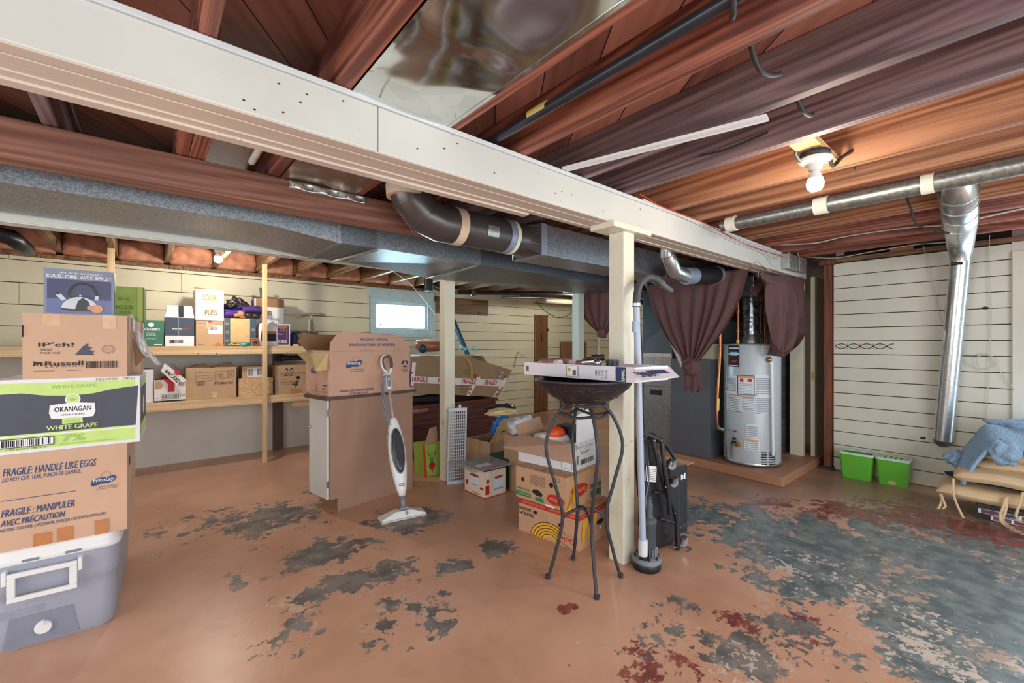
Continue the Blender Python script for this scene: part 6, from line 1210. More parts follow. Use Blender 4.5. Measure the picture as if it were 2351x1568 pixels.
mb = MB(); mb.box(1.965-bw/2+.004, 1.62-bl_/2+.3, zb_+.02, 1.965+bw/2-.004, 1.62+bl_/2-.004, zb_+.03, lc); mb.build('inner_tray', t, W=True)
# bottles and chrome fittings on the box
pinkb = mat('pink_bottle', (150, 104, 104), .25, var=.08); capm = mat('clear_cap', (214, 200, 200), .2)
yb = 1.70; zt_ = zb_+.031
def lying(name, label, p, dirv, L, r, m, cm, rc=None):
    d_ = Vector(dirv).normalized(); t = thing(name, label, 'bottle', p)
    mb = MB(); mb.tube([(0, 0, 0), d_*.006, d_*(L*.75), d_*(L*.82)], [r*.9, r, r, r*.55], m, 20); mb.build('body', t)
    mb = MB(); mb.tube([d_*(L*.80), d_*L], rc or r*.8, cm, 20); mb.build('cap', t)
zl = FX(1300, 836, 1.9).z
zl = zb_+bh
lying('spray_bottle', 'pinkish bottle with clear cap lying at the left end of the white carton', (1.86, 1.92, zb_+.075), (-.05, -1, 0), .17, .026, pinkb, capm, .024)
lying('spray_bottle', 'second pinkish bottle with clear cap, behind the first on the white carton', (1.93, 1.90, zb_+.075), (.18, -1, 0), .17, .026, pinkb, capm, .022)
lying('spray_bottle', 'third pinkish bottle, its base towards the chrome fittings', (1.99, 1.80, zb_+.072), (.0, -1, 0), .15, .022, pinkb, chrome, .02)
t = thing('chrome_fitting', 'cluster of chrome and black pump heads in the middle of the white carton', 'fitting', (1.90, 1.56, zb_+.05))
mb = MB(); mb.tube([(-.01, .05, .035), (.02, -.03, .045)], .02, chrome, 16); mb.tube([(.03, .03, .03), (.0, -.05, .035)], .019, chrome, 16); mb.ball((.0, -.05, .035), .02, chrome); mb.build('chrome_heads', t)
mb = MB(); mb.tube([(.0, .0, .06), (.05, -.05, .065)], .018, blackp, 16); mb.tube([(.02, .05, .05), (.05, -.01, .06)], .012, blackp, 12); mb.build('black_caps', t)
mb = MB(); mb.cyl(.034, 0, .05, blackp, 24); mb.lathe([(.035, .034), (.036, .04), (.035, .046)], blackp, 24); mb.ball((-.03, .0, .012), .012, chrome); o = mb.build('ribbed_cap', loc=(1.93, 1.44, zb_+.055)); tag(o, 'round black ribbed cap on the white carton, nearest the post', 'cap')
mb = MB(); mb.box(1.85, 1.37, zb_+.0045, 2.08, 1.90, zb_+.019, cardw); tag(mb.build('packing_pad'), 'white packing inside the long white carton under the bottles', 'packing')
# ================================================================ SUMP PUMP
pc = Vector((2.235, 1.425, 0))
t = thing('sump_pump', 'sump pump with tall grey pipe and black rubber hose, standing right of the front post', 'pump', pc)
bk_ = mat('pump_grey_black', (64, 70, 76), .5, var=.12)
mb = MB(); mb.lathe([(0, 0), (.074, 0), (.080, .008), (.080, .04), (.076, .046)], blackp, 32); mb.lathe([(.082, .046), (.082, .062), (.078, .068), (0, .07)], mat('pump_ring', (120, 126, 132), .5), 32); mb.build('base', t)
mb = MB(); mb.cyl(.04, .07, .11, bk_, 24, Matrix.Translation((.02, 0, 0)))
for k in range(18): a = 2*PI*k/18; mb.box(.038, -.0015, .07, .052, .0015, .115, mat('pump_fin', (150, 156, 160), .5), Matrix.Translation((.02, 0, 0)) @ Matrix.Rotation(a, 4, 'Z'))
mb.lathe([(.038, .11), (.04, .13), (.04, .24), (.044, .25), (.046, .27), (.040, .285), (.028, .29), (.024, .30), (.026, .36), (.022, .375), (.018, .38), (.016, .41), (0, .412)], bk_, 24, Matrix.Translation((.02, 0, 0))); mb.build('motor', t)
mb = MB()
for k in range(8): a = 2*PI*k/8; mb.cyl(.005, .068, .085, blackp, 8, Matrix.Translation((.066*math.cos(a), .066*math.sin(a), 0)))
mb.build('bolts', t)
ptop = FY(1461, 700, 1.44)-pc; pbot = Vector((-.037, .0, .085))
mb = MB(); mb.tube([pbot+Vector((0, 0, .03)), ptop], .0185, pvc, 20); mb.build('pipe', t)
mb = MB(); mb.tube([pbot, pbot+Vector((0, 0, .09))], .026, mat('pvc_white', (214, 214, 216), .4), 20); mb.tube([pbot+Vector((-.0, -.01, -.03)), pbot+Vector((0, -.01, .0))], .028, blackp, 20); mb.build('coupling', t)
mb = MB(); f_ = lambda px, py, Y: FY(px, py, Y)-pc
mb.tube(bez([f_(1461, 705, 1.44), f_(1462, 680, 1.44), f_(1468, 655, 1.44), f_(1484, 638, 1.44), f_(1503, 640, 1.43), f_(1518, 652, 1.42)], 6), .0215, rubber, 20); mb.build('rubber_hose', t)
mb = MB(); a, c_ = f_(1514, 648, 1.42), f_(1541, 668, 1.40); mb.tube([a, c_], [.018, .0165], mat('grey_pipe_end', (84, 86, 90), .4), 20); mb.build('pipe_end', t)
for (x, y, x2_, y2_), m_, nm in (((1461, 703, 1461, 696), mat('clamp_steel', (200, 202, 206), .3, .7), 'hose_clamp'), ((1506, 642, 1512, 647), mat('clamp_steel', (200, 202, 206), .3, .7), 'hose_clamp'), ((1515, 649, 1520, 653), mat('orange_band', (226, 96, 40), .5), 'orange_band')):
    mb = MB(); mb.tube([f_(x, y, 1.435), f_(x2_, y2_, 1.435)], .0235, m_, 20)
    if nm == 'hose_clamp': mb.ball(f_(x+6, y-3, 1.42), .006, m_)
    mb.build(nm, t)
a = f_(1459, 750, 1.44); mb = MB(); mb.tube([a+Vector((0, 0, .03)), a-Vector((0, 0, .03))], .0205, tgrey, 16); mb.build('duct_tape', t)
mb = MB(); mb.tube(bez([Vector((.02, .0, .41)), Vector((.03, .0, .47)), f_(1480, 1150, 1.42), f_(1487, 1050, 1.42), f_(1478, 960, 1.43), f_(1477, 850, 1.45), f_(1470, 740, 1.45)], 8), .004, wireb, 8); mb.tube(bez([f_(1487, 1050, 1.42), f_(1490, 1100, 1.41), f_(1482, 1145, 1.41)], 6), .004, mat('cord_slate', (96, 104, 116), .5), 8)
p = f_(1482, 1150, 1.41); mb.box(p.x-.008, p.y-.006, p.z-.02, p.x+.008, p.y+.006, p.z+.012, mat('cord_slate', (96, 104, 116), .5)); mb.build('power_cord', t)
p = f_(1482, 1163, 1.41); mb = MB(); mb.box(p.x-.006, p.y-.001, p.z-.01, p.x-.003, p.y+.001, p.z+.008, brass); mb.box(p.x+.003, p.y-.001, p.z-.01, p.x+.006, p.y+.001, p.z+.008, brass); mb.build('plug_prongs', t)
# ================================================================ FOLDED BLACK MACHINE AND BOX
g_ = lambda px, py, Y=1.50: FY(px, py, Y)
t = thing('folded_frame', 'folded black padded frame with bolts and caster wheels, right of the sump pump', 'frame', (2.55, 1.52, 0))
mb = MB()
def shell(u, v):
    zz_ = mix(.01, 1, v); xl = [FY(1496, 1258, 1.50).x, FY(1487, 1180, 1.5).x, FY(1478, 1080, 1.5).x, FY(1474, 1030, 1.5).x, FY(1478, 993, 1.5).x]; xr = [FY(1562, 1272, 1.50).x, FY(1550, 1200, 1.5).x, FY(1528, 1100, 1.5).x, FY(1518, 1040, 1.5).x, FY(1512, 1002, 1.5).x]
    k = min(3.999, v*4); i = int(k); f = k-i; L_, R2 = mix(xl[i], xl[i+1], f), mix(xr[i], xr[i+1], f)
    zt0 = FY(1495, 1000, 1.5).z; return (mix(L_, R2, u), 1.52-.03*math.sin(PI*u)+.16*v*.3-.02*v, mix(.02, zt0, v))
N_ = 12
mb.grid(shell, N_, 24, blackp); mb.build('padded_shell', t, W=True, solid=.05, bev=.01)
mb = MB(); mb.box(g_(1484, 1000).x, 1.46, g_(1484, 1098).z, g_(1485, 1000).x, 1.47, .5, blackp)
mb = MB(); pA = [g_(1498, 1008, 1.46), g_(1515, 1075, 1.44), g_(1530, 1130, 1.44), g_(1552, 1185, 1.42), g_(1556, 1262, 1.41)]; mb.tube(bez(pA), .015, blackp, 8)
mb.build('side_rail', t, W=True)
mb = MB(); pB = [g_(1520, 1015, 1.43), g_(1524, 1060, 1.42), g_(1533, 1120, 1.41), g_(1538, 1180, 1.41)]; mb.tube(bez(pB), .014, blackp, 8); mb.tube(bez([g_(1518, 1012, 1.46), g_(1535, 1030, 1.45), g_(1550, 1055, 1.43)]), .012, blackp, 8); mb.build('side_rail', t, W=True)
mb = MB(); mb.tube([g_(1485, 998, 1.50), g_(1518, 1012, 1.46)], .02, blackp, 12); mb.tube([g_(1530, 1130, 1.44), g_(1500, 1130, 1.48)], .009, blackp, 8); mb.tube([g_(1548, 1200, 1.42), g_(1515, 1190, 1.47)], .009, blackp, 8); mb.build('crossbar', t, W=True)
for px, py in ((1541, 1068), (1546, 1108), (1568, 1245)):
    c_ = g_(px, py, 1.40); mb = MB(); M = Matrix.Translation(c_) @ Matrix.Rotation(-.6, 4, 'Z') @ Matrix.Rotation(PI/2, 4, 'X'); mb.cyl(.026, -.012, .012, mat('caster_grey', (130, 132, 136), .4), 20, M); w_o = mb.build('caster_wheel', t, W=True)
    mb = MB(); mb.hexa([c_+Vector(v) for v in ((-.03, -.014, -.004), (.02, -.02, .0), (.02, .02, .0), (-.03, .014, -.004), (-.02, -.02, .028), (.028, -.02, .034), (.028, .02, .034), (-.02, .02, .028))], chrome); mb.build('caster_bracket', t, W=True)
mb = MB()
for px, py in ((1503, 1012), (1519, 1013), (1526, 1075), (1527, 1092), (1529, 1118), (1536, 1130), (1549, 1178), (1551, 1256)): mb.ball(g_(px, py, 1.415), .006, chrome, 8)
mb.build('bolts', t, W=True)
mb = MB(); a = [g_(x, y, 1.455) for x, y in ((1484, 1069), (1508, 1071), (1506, 1107), (1482, 1105))]; mb.slab(a[3], a[2], a[1], a[0], .002, ink_wht)
for i in range(7):
    u = .12+.11*i; p0_, p1_ = a[3].lerp(a[0], u)+Vector((.004, -.0015, 0)), a[2].lerp(a[1], u)+Vector((-.006, -.0015, 0)); mb.quad(p0_, p1_, p1_+Vector((0, 0, .003)), p0_+Vector((0, 0, .003)), ink_grey if i != 6 else ink_red)
mb.build('warning_label', t, W=True)
bx0 = FZ(1555, 1262)
t = thing('black_carton', 'open black carton with brown inside, behind the folded black frame', 'box', (2.80, 1.66, 0), math.radians(-4))
open_carton(t, .20, .26, .46, mat('carton_black', (40, 42, 46), .6), card, {'F': [('r', .62, .80, .68, .88, ink_wht), ('r', .70, .81, .76, .87, ink_wht), ('r', .79, .80, .88, .89, ink_wht), ('r', .5, .1, .51, .7, ink_grey), ('r', .5, .1, .9, .11, ink_grey)]})
mb = flapg('f', [(.10, -.13, .46), (.10, .13, .46), (.26, .15, .44), (.27, -.08, .44)], card); mb.build('flap', t)
# ================================================================ FURNACE ROOM
mb = MB(); padm = painted('pad_terracotta', (178, 128, 98), dark=(110, 90, 80), rough=.5, bump=.4)
mb.hexa([(4.42, 1.42, 0), (6.25, 1.42, 0), (6.25, 3.2, 0), (4.55, 3.2, 0), (4.43, 1.43, .085), (6.25, 1.43, .085), (6.25, 3.2, .085), (4.56, 3.2, .085)], padm); tag(mb.build('furnace_pad', bev=.008), 'low terracotta painted concrete slab under the water heater', 'slab')
hx, hy_, hr = 4.817, 1.838, .26; hz0 = .087
t = thing('water_heater', 'grey cylindrical gas water heater standing on the low terracotta slab', 'water heater', (hx, hy_, hz0))
ht = 1.215
mb = MB(); mb.lathe([(0, .0), (hr, 0), (hr, .03)], steel, 48); mb.lathe([(hr+.002, .025), (hr+.002, ht-.02), (hr-.004, ht-.004), (hr-.02, ht), (0, ht+.006)], heat_grey, 64); mb.lathe([(hr+.004, .018), (hr+.006, .03), (hr+.003, .036)], galv_b, 64); mb.build('tank', t)
def onc(px, py, e=.004): # point of the tank's skin seen at a pixel
    o_ = Vector((0, 0, EYE)); d = ray(px, py); r = hr+.002+e; ox_, oy_ = -hx, -hy_; A_ = d.x**2+d.y**2; B_ = 2*(d.x*ox_+d.y*oy_); C_ = ox_**2+oy_**2-r*r
    D = max(0, B_*B_-4*A_*C_); tt = (-B_-math.sqrt(D))/(2*A_); p = o_+d*tt; return p
def wrap(mb, a0, a1, z0, z1, m, e=.003, n=10):
    mb.grid(lambda u, v: ((hr+.002+e)*math.cos(mix(a0, a1, u)), (hr+.002+e)*math.sin(mix(a0, a1, u)), mix(z0, z1, v)), n, 1, m)
def ang(px): p = onc(px, 850); return math.atan2(p.y-hy_, p.x-hx)
def zof(py, px=1725): return onc(px, py).z-hz0
def wlab(name, px0, py0, px1, py1, m, extra=(), e=.003):
    mb = MB(); zc_ = (px0+px1)/2
    A_ = lambda u: ang(min(1789, max(1664, mix(px0, px1, u)))); Z_ = lambda v: zof(mix(py1, py0, v), min(1780, max(1670, zc_)))
    def sub_(u0, v0, u1, v1, mm_, ee): mb.grid(lambda u, v: ((hr+.002+ee)*math.cos(A_(mix(u0, u1, u))), (hr+.002+ee)*math.sin(A_(mix(u0, u1, u))), Z_(mix(v0, v1, v))), 8, 1, mm_)
    sub_(0, 0, 1, 1, m, e)
    for k, x in enumerate(extra): sub_(x[0], x[1], x[2], x[3], x[4], e+.0008+.0004*k)
    return mb.build(name, t)
LW = mat('label_white', (224, 230, 236), .5); lin_ = mat('label_grey_print', (150, 160, 172), .6)
wlab('brand_label', 1672, 793, 1697, 842, ink_blk, ((.1, .84, .95, .90, ink_wht), (.1, .05, .9, .08, ink_wht), (.2, .52, .85, .70, mat('label_sky', (130, 180, 214), .4)), (.05, .58, .97, .64, LW), (.3, .2, .75, .30, ink_red)))
wlab('label', 1748, 794, 1768, 812, LW, ((.1, .3, .9, .36, lin_), (.1, .6, .9, .66, lin_)))
rows = lambda n: tuple((.08, .08+.84*i/n, .92, .08+.84*i/n+.35/n, lin_) for i in range(n))
wlab('instruction_label', 1664, 862, 1692, 905, LW, ((.0, .2, .25, 1, ink_blk), (.04, .23, .21, .97, LW))+rows(9)[1:])
wlab('warning_label', 1693, 862, 1732, 907, ink_blk, ((.04, .03, .96, .97, LW), (.05, .86, .95, .96, mat('label_orange2', (226, 150, 60), .5)), (.15, .66, .35, .84, ink_red), (.6, .68, .85, .82, ink_red))+tuple((.1, .08+.08*i, .9, .10+.08*i, lin_) for i in range(7)))
wlab('instruction_label', 1733, 862, 1774, 908, LW, rows(9)+((.0, .0, .12, .03, ink_red), (.85, .0, 1, .03, ink_red)))
wlab('instruction_label', 1668, 906, 1700, 944, LW, rows(8)+((0, .97, 1, 1, ink_red), (.2, 0, 1, .03, ink_red)))
wlab('instruction_label', 1701, 909, 1733, 945, LW, rows(8)+((.05, .88, .95, .96, mat('label_orange2', (226, 150, 60), .5)),))
wlab('instruction_label', 1734, 909, 1774, 950, LW, rows(8)+((0, .0, .3, .03, ink_red), (.8, 0, 1, .03, ink_red)))
wlab('label', 1712, 974, 1741, 1006, LW, rows(6)); wlab('label', 1708, 1008, 1744, 1034, LW, rows(5)+((.05, .85, .95, .93, mat('label_orange2', (226, 150, 60), .5)),))
for i in range(6):
    for a, b_ in ((1747, 1760), (1765, 1780)): wlab('vent_slot', a+(i % 2)*1.5, 1038+i*5.4, b_+(i % 2)*1.0, 1040.6+i*5.4, gap)
for i in range(5): wlab('vent_slot', 1665, 1025+i*6, 1668, 1028+i*6, gap)
mb = MB(); pts = [onc(1768, 826, .02), onc(1771, 840, .03), onc(1775, 1045, .03)]; pts = [p-Vector((hx, hy_, hz0)) for p in pts]; mb.tube([pts[0], pts[1], pts[2]], .014, whitep, 12); mb.build('relief_pipe', t)
mb = MB(); mb.ball(onc(1766, 826, .02)-Vector((hx, hy_, hz0)), .026, brass); mb.build('relief_valve', t)
mb = MB(); p = onc(1694, 1021, .01)-Vector((hx, hy_, hz0)); n_ = Vector((p.x, p.y, 0)).normalized(); mb.tube([p-n_*.02, p+n_*.03], [.028, .02], brass, 16); mb.build('drain_valve', t)
mb = MB(); p = onc(1679, 1000, .02)-Vector((hx, hy_, hz0)); mb.box(p.x-.04, p.y-.03, p.z-.05, p.x+.03, p.y+.03, p.z+.06, mat('valve_grey', (150, 156, 160), .4, .3)); mb.cyl(.03, 0, .03, blackp, 16, Matrix.Translation(p+Vector((-.03, -.02, -.04))) @ Matrix.Rotation(PI/2, 4, 'X') @ Matrix.Rotation(.6, 4, 'Y')); mb.ball(p+Vector((.0, -.04, .05)), .012, ink_red)
mb.build('gas_valve', t, bev=.003)
mb = MB(); q_ = onc(1678, 1018, .02)-Vector((hx, hy_, hz0)); e_ = onc(1680, 1055, .012)-Vector((hx, hy_, hz0))
for k in range(3): mb.tube(bez([p+Vector((0, -.03, -.05)), q_+Vector((.01*k, 0, 0)), e_]), .004, (copper, steel, blackp)[k], 6)
mb.build('thin_tubes', t)
mb = MB(); mb.lathe([(.09, ht), (.09, ht+.05), (.068, ht+.09), (.068, ht+.12)], galv_d, 32); 
for k in (0, 1): mb.cyl(.018, ht, ht+.04, brass, 12, Matrix.Translation((.14*(1 if k else -1)*.76, -.14*(1 if k else -1)*.65, 0)))
mb.build('draft_hood', t)
t2 = thing('flue_pipe', 'shiny galvanised flue pipe rising from the water heater top', 'flue', (hx, hy_, hz0+ht+.1))
mb = MB(); mb.cyl(.082, 0, .37, galv('flue_spangle', (96, 106, 116), (210, 216, 220), .25, 40, .9), 32); mb.build('pipe', t2)
for k, (px, lb) in enumerate(((1701, 'copper pipe left of the galvanised flue'), (1747, 'copper pipe right of the galvanised flue, with fittings'))):
    p = FY(px, 780, hy_-.0); d_ = Vector((.14*(1 if k else -1)*.76, -.14*(1 if k else -1)*.65, 0)); mb = MB(); a = Vector((hx, hy_, 0))+d_
    mb.tube([(a.x, a.y, hz0+ht+.042), (a.x, a.y, 1.774)], .011, copper, 12)
    for z in (1.42, 1.62): mb.tube([(a.x, a.y, z), (a.x, a.y, z+.04)], .016, copper, 12)
    tag(mb.build('copper_pipe'), lb, 'pipe')
p = [FY(1655, 745, 2.0), FY(1653, 820, 2.0), FY(1648, 900, 2.0), FY(1646, 950, 2.0), FY(1647, 975, 2.0)]
t = thing('gas_line', 'bare copper gas line coming down left of the water heater', 'pipe', p[-1])
mb = MB(); mb.tube(bez([FY(1660, 640, 2.1)]+p), .012, copper, 12); mb.build('tube', t, W=True)
mb = MB(); mb.tube([FY(1649, 915, 1.995), FY(1648, 942, 1.995)], .0135, mat('yellow_tag', (222, 196, 80), .5), 12); mb.build('yellow_band', t, W=True)
mb = MB(); mb.tube([p[-1], FY(1648, 983, 2.0), FY(1660, 987, 1.97), (hx-hr+.03, hy_+.0, FY(1660, 987, 1.97).z)][:3], .018, steel, 12); mb.build('elbow', t, W=True)
# furnace
t = thing('furnace', 'dark grey enamelled furnace cabinet left of the water heater', 'furnace', (5.0, 2.4, .087))
fx = 4.56
mb = MB(); mb.box(fx, 2.155, .087, 5.35, 2.60, 1.135, grey_fur); mb.build('cabinet', t, W=True, bev=.004)
mb = MB(); mb.box(4.66, 2.14+.025, 1.136, 5.3, 2.58, 1.30, mat('furnace_cream', (196, 188, 160), .6)); mb.build('top_panel', t, W=True)
mb = MB(); mb.box(4.60, 2.30, 1.30, 5.3, 2.58, 1.62, galv_dk); mb.hexa([(4.75, 2.2, 1.30), (5.3, 2.2, 1.30), (5.3, 2.3, 1.3), (4.75, 2.3, 1.3), (4.66, 2.1, 1.55), (5.3, 2.1, 1.55), (5.3, 2.3, 1.55), (4.66, 2.3, 1.55)], galv_dk); mb.build('plenum', t, W=True, bev=.003)
t = thing('return_plenum', 'blue-grey galvanised return duct standing left of the furnace cabinet', 'duct', (4.9, 2.85, .087))
mb = MB(); mb.box(4.62, 2.62, .087, 5.2, 3.05, .80, galv_d); mb.box(4.617, 2.74, .70, 4.6195, 2.90, .76, ink_blk); mb.build('lower_section', t, W=True, bev=.003)
mb = MB(); mb.box(4.66, 2.64, .80, 5.2, 3.05, 1.16, galv_d); mb.build('middle_section', t, W=True, bev=.003)
mb = MB(); mb.box(4.70, 2.66, 1.16, 5.2, 3.05, 2.0, mat('plenum_dark', (92, 100, 108), .5, .4)); mb.build('upper_section', t, W=True, bev=.003)
mb = MB(); mb.box(4.65, 2.64, 1.15, 4.70, 3.05, 1.19, galv_b); mb.build('foil_joint', t, W=True)
t = thing('vent_duct', 'dark blue-grey duct box crossing above the water heater flue', 'duct', (4.9, 1.8, 1.776))
mb = MB(); mb.box(4.50, 1.70, 1.776, 5.40, 1.96, 1.96, galv_dk); mb.build('duct_box', t, W=True, bev=.004)
mb = MB(); mb.tube([(4.8, 1.8, 1.96), (4.8, 1.8, 2.38)], .08, galv_dk, 24); mb.build('riser', t, W=True)
mb = heap((0, 0, 0), .07, .05, .06, galv_b, 41, amp=.5, freq=4); o = mb.build('crinkled_foil', t); o.location = FY(1772, 680, 1.64)-Vector((4.9, 1.8, 1.776))
mb = MB(); mb.box(5.45, 1.75, .086, 5.95, 2.40, 2.38, brickm); tag(mb.build('brick_chimney'), 'dark grey brick chimney behind the water heater', 'chimney')
mb = MB(); mb.tube([FX(1482, 648, 4.34), FX(1490, 665, 4.4), FX(1574, 858, 4.59)], .022, cream, 4); tag(mb.build('diagonal_brace'), 'cream painted diagonal brace behind the brown curtain', 'brace')
# ================================================================ CURTAINS
def cloth(fn, nu, nv): 
    mb = MB(); mb.grid(fn, nu, nv, brown_cloth); return mb
XC = 4.2
tl_, tr_ = FX(1484, 654, XC), FX(1722, 612, 4.28)
kn = FX(1586, 835, XC)
def hang(u, v):
    top = tl_.lerp(tr_, u); top.z -= .0*math.sin(PI*u)
    k = kn + Vector((0, -(u-.5)*.11, 0)); s_ = v**.9
    p = top.lerp(k, s_)
    # cloth bellies before it gathers
    w_ = math.sin(PI*min(1, v))*.07; p.y += -(u-.5)*w_*-1.2*.0
    side = (u-.5); p.y -= side*.34*math.sin(PI*v)*.55*(1-.2*v)
    ph = u*46+1.3*math.sin(u*9); am = mix(.006, .028, min(1, v*2))*mix(1, .55, v)
    p.x += am*math.sin(ph)+.5*am*math.sin(ph*.43+2)+.012*noise.noise(Vector((u*4, v*3, 0)))
    return p
t = thing('curtain', 'brown cloth curtain knotted halfway down, hanging left of the water heater', 'curtain', (kn.x, kn.y, kn.z))
mb = cloth(hang, 150, 40); mb.build('drape', t, W=True, solid=.003)
mb = heap((0, 0, -.02), .06, .085, .095, brown_cloth, 4, amp=.5, freq=3.2)
for i, p in enumerate(mb.v): mb.v[i] = Vector((p.x, p.y+.25*p.z*.3, p.z))
k_o = mb.build('knot', t); k_o.location = (0, 0, -.02)
def tail(u, v):
    a = u*2*PI; r = mix(.05, .085, v**.7)*(1+.28*math.sin(5*a+3*v)); z = -.07-.20*v+.03*math.sin(3*a)*v
    return Vector((.5*r*math.cos(a), r*math.sin(a)-.02*v, z))
mb = MB(); mb.grid(tail, 60, 14, brown_cloth); mb.build('tail', t)
# far left curtain behind the post
a0, a1 = FX(1318, 669, 4.21), Vector((4.14, 2.85, 2.0)); kq = FX(1383, 765, 4.22)
def hang2(u, v):
    top = a0.lerp(Vector((4.23, 2.75, FX(1390, 668, 4.2).z)), u); k = kq + Vector((0, -(u-.5)*.12, -.02*math.sin(PI*u)))
    p = top.lerp(k, v); p.y -= (u-.5)*.2*math.sin(PI*v)
    if u < .5: p.z -= 0
    p.x += .02*math.sin(u*38)*mix(.4, 1, v); return p
t = thing('curtain', 'small brown curtain gathered up beside the far post', 'curtain', (kq.x, kq.y, kq.z)); mb = MB(); mb.grid(hang2, 80, 24, brown_cloth); mb.build('drape', t, W=True, solid=.003)
mb = heap((0, 0, 0), .04, .07, .06, brown_cloth, 14, amp=.3); mb.build('gathered_end', t)
# right curtain swagged up against the beam
yk = 1.525
def fY(px, py): return FY(px, py, yk)
t = thing('curtain', 'brown curtain swagged up under the beam, right of the galvanised flue', 'curtain', fY(1800, 700))
Lp = [(1738, 628), (1745, 640), (1760, 650), (1765, 690), (1766, 740), (1768, 790), (1776, 808)]; Rp = [(1848, 638), (1849, 660), (1849, 690), (1847, 730), (1838, 765), (1818, 790), (1795, 808)]
def sw(u, v):
    k = min(5.999, v*6); i = int(k); f = k-i; L_ = Vector((mix(Lp[i][0], Lp[i+1][0], f), mix(Lp[i][1], Lp[i+1][1], f))); R2 = Vector((mix(Rp[i][0], Rp[i+1][0], f), mix(Rp[i][1], Rp[i+1][1], f)))
    px, py = mix(L_.x, R2.x, u), mix(L_.y, R2.y, u)+ (10*math.sin(PI*u) if v > .6 else 0)
    p = FY(px, py, yk); ph = u*30+v*3.5+1.5*math.sin(v*4)
    p.y -= (.030*math.sin(ph)+.03*math.sin(ph*.47+1+v*5)+.012*math.sin(ph*2.1+v*9))*mix(.3, 1.2, v) + .10*math.sin(PI*v)*.4*math.sin(PI*u)
    return p
mb = MB(); mb.grid(sw, 120, 50, brown_cloth); mb.build('drape', t, W=True, solid=.003)
yk2 = 1.66; Lq = [(1733, 625), (1729, 650), (1727, 672), (1728, 690)]; Rq = [(1768, 640), (1772, 655), (1776, 665), (1766, 690)]
def sw2(u, v):
    k = min(2.999, v*3); i = int(k); f = k-i; px = mix(mix(Lq[i][0], Lq[i+1][0], f), mix(Rq[i][0], Rq[i+1][0], f), u); py = mix(mix(Lq[i][1], Lq[i+1][1], f), mix(Rq[i][1], Rq[i+1][1], f), u)
    p = FY(px, py, 1.69); p.y -= .03*math.sin(u*14+v*9)+.03*math.sin(PI*u); return p
mb = MB(); mb.grid(sw2, 40, 30, brown_cloth); mb.build('bunched_loop', t, W=True, solid=.003)
mb = MB(); mb.tube([FY(1741, 622, 1.60)+Vector((0, 0, .0)), FY(1741, 638, 1.60)], .004, steel, 6); tag(mb.build('hanging_chain'), 'short bit of chain hanging from the beam above the right curtain', 'chain')
mb = MB(); mb.tube(bez([FY(1722, 612, 1.60), FY(1730, 608, 1.52), FY(1741, 602, 1.515), FY(1752, 610, 1.515), FY(1770, 622, 1.515)]), .003, wirew, 6); tag(mb.build('curtain_string'), 'white string tying the curtains over the front beam', 'string')
# ================================================================ RIGHT SIDE
def bin_(name, label, y0, y1, lidded):
    xc_ = 5.30; w_ = y1-y0
    t = thing(name, label, 'bin', (xc_, (y0+y1)/2, 0))
    mb = MB(); H_ = .245
    loft(mb, [(rrect(.13, w_*.80, .02), 0), (rrect(.135, w_*.82, .02), .01), (rrect(.17, w_*.96, .025), H_)], green_pl, cap1=False)
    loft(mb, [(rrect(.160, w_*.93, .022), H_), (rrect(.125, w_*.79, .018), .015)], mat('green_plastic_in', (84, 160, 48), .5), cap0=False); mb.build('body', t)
    mb = MB()
    P0, P1 = rrect(.185, w_, .03), rrect(.155, w_*.90, .02); n = len(P0)
    vs = [(x, y, z) for P_, z in ((P0, H_-.012), (P0, H_+.006), (P1, H_+.008), (P1, H_-.004)) for x, y in P_]
    mb.add(vs, [(i*n+k, i*n+(k+1) % n, (i+1)*n+(k+1) % n, (i+1)*n+k) for i in range(3) for k in range(n)], mat('rim_pale', (214, 232, 220), .35)); mb.build('rim', t)
    if lidded:
        mb = MB(); mb.prism(rrect(.15, w_*.88, .02), H_-.002, H_+.004, mat('lid_pale_green', (150, 200, 130), .2)); 
        for k in range(9): y = -w_*.3+w_*.6*k/8; mb.box(-.05, y-.003, H_+.004, .05, y+.003, H_+.0055, gap if k % 2 else mat('rim_pale', (214, 232, 220), .35))
        mb.build('lid', t)
        mb = MB(); mb.poly([(-.0705+.0-.0, .03*math.cos(a*PI/8), .03+.018*math.sin(a*PI/8)) for a in range(16)][::-1], mat('sticker_gold', (206, 190, 130), .4)); mb.build('sticker', t)
    return t
yb0 = lambda px, X=5.22: FX(px, 1040, X).y
bin_('plastic_bin', 'open lime green plastic bin, the left one of two by the right wall', yb0(2006), yb0(1924), False)
bin_('plastic_bin', 'lime green plastic bin with a see-through lid, right of the open one', yb0(2089), yb0(2008), True)
# box under the cushions
P = {'L': [('r', .12, .05, 1, .32, ink_wht)]+[('r', .14+.16*i, .07, .28+.16*i, .30, m_) for i, m_ in enumerate((mat('pic_a', (110, 90, 90), .5), mat('pic_b', (120, 70, 84), .5), mat('pic_c', (70, 76, 100), .5), mat('pic_a', (110, 90, 90), .5), mat('pic_b', (120, 70, 84), .5)))]+[('r', .02, .36, .98, .62, ink_wht)]+[('r', .04+.16*i, .38, .18+.16*i, .60, m_) for i, m_ in enumerate((mat('pic_b', (120, 70, 84), .5), mat('pic_c', (70, 76, 100), .5), mat('pic_a', (110, 90, 90), .5), mat('pic_c', (70, 76, 100), .5), mat('pic_a', (110, 90, 90), .5)))]+[('t', 'A Dark', .45, .68, .7, .78, ink_wht, .02), ('r', .02, .68, .4, .70, ink_grey), ('r', .02, .76, .4, .78, ink_grey), ('r', .02, .84, .4, .86, ink_grey)]}
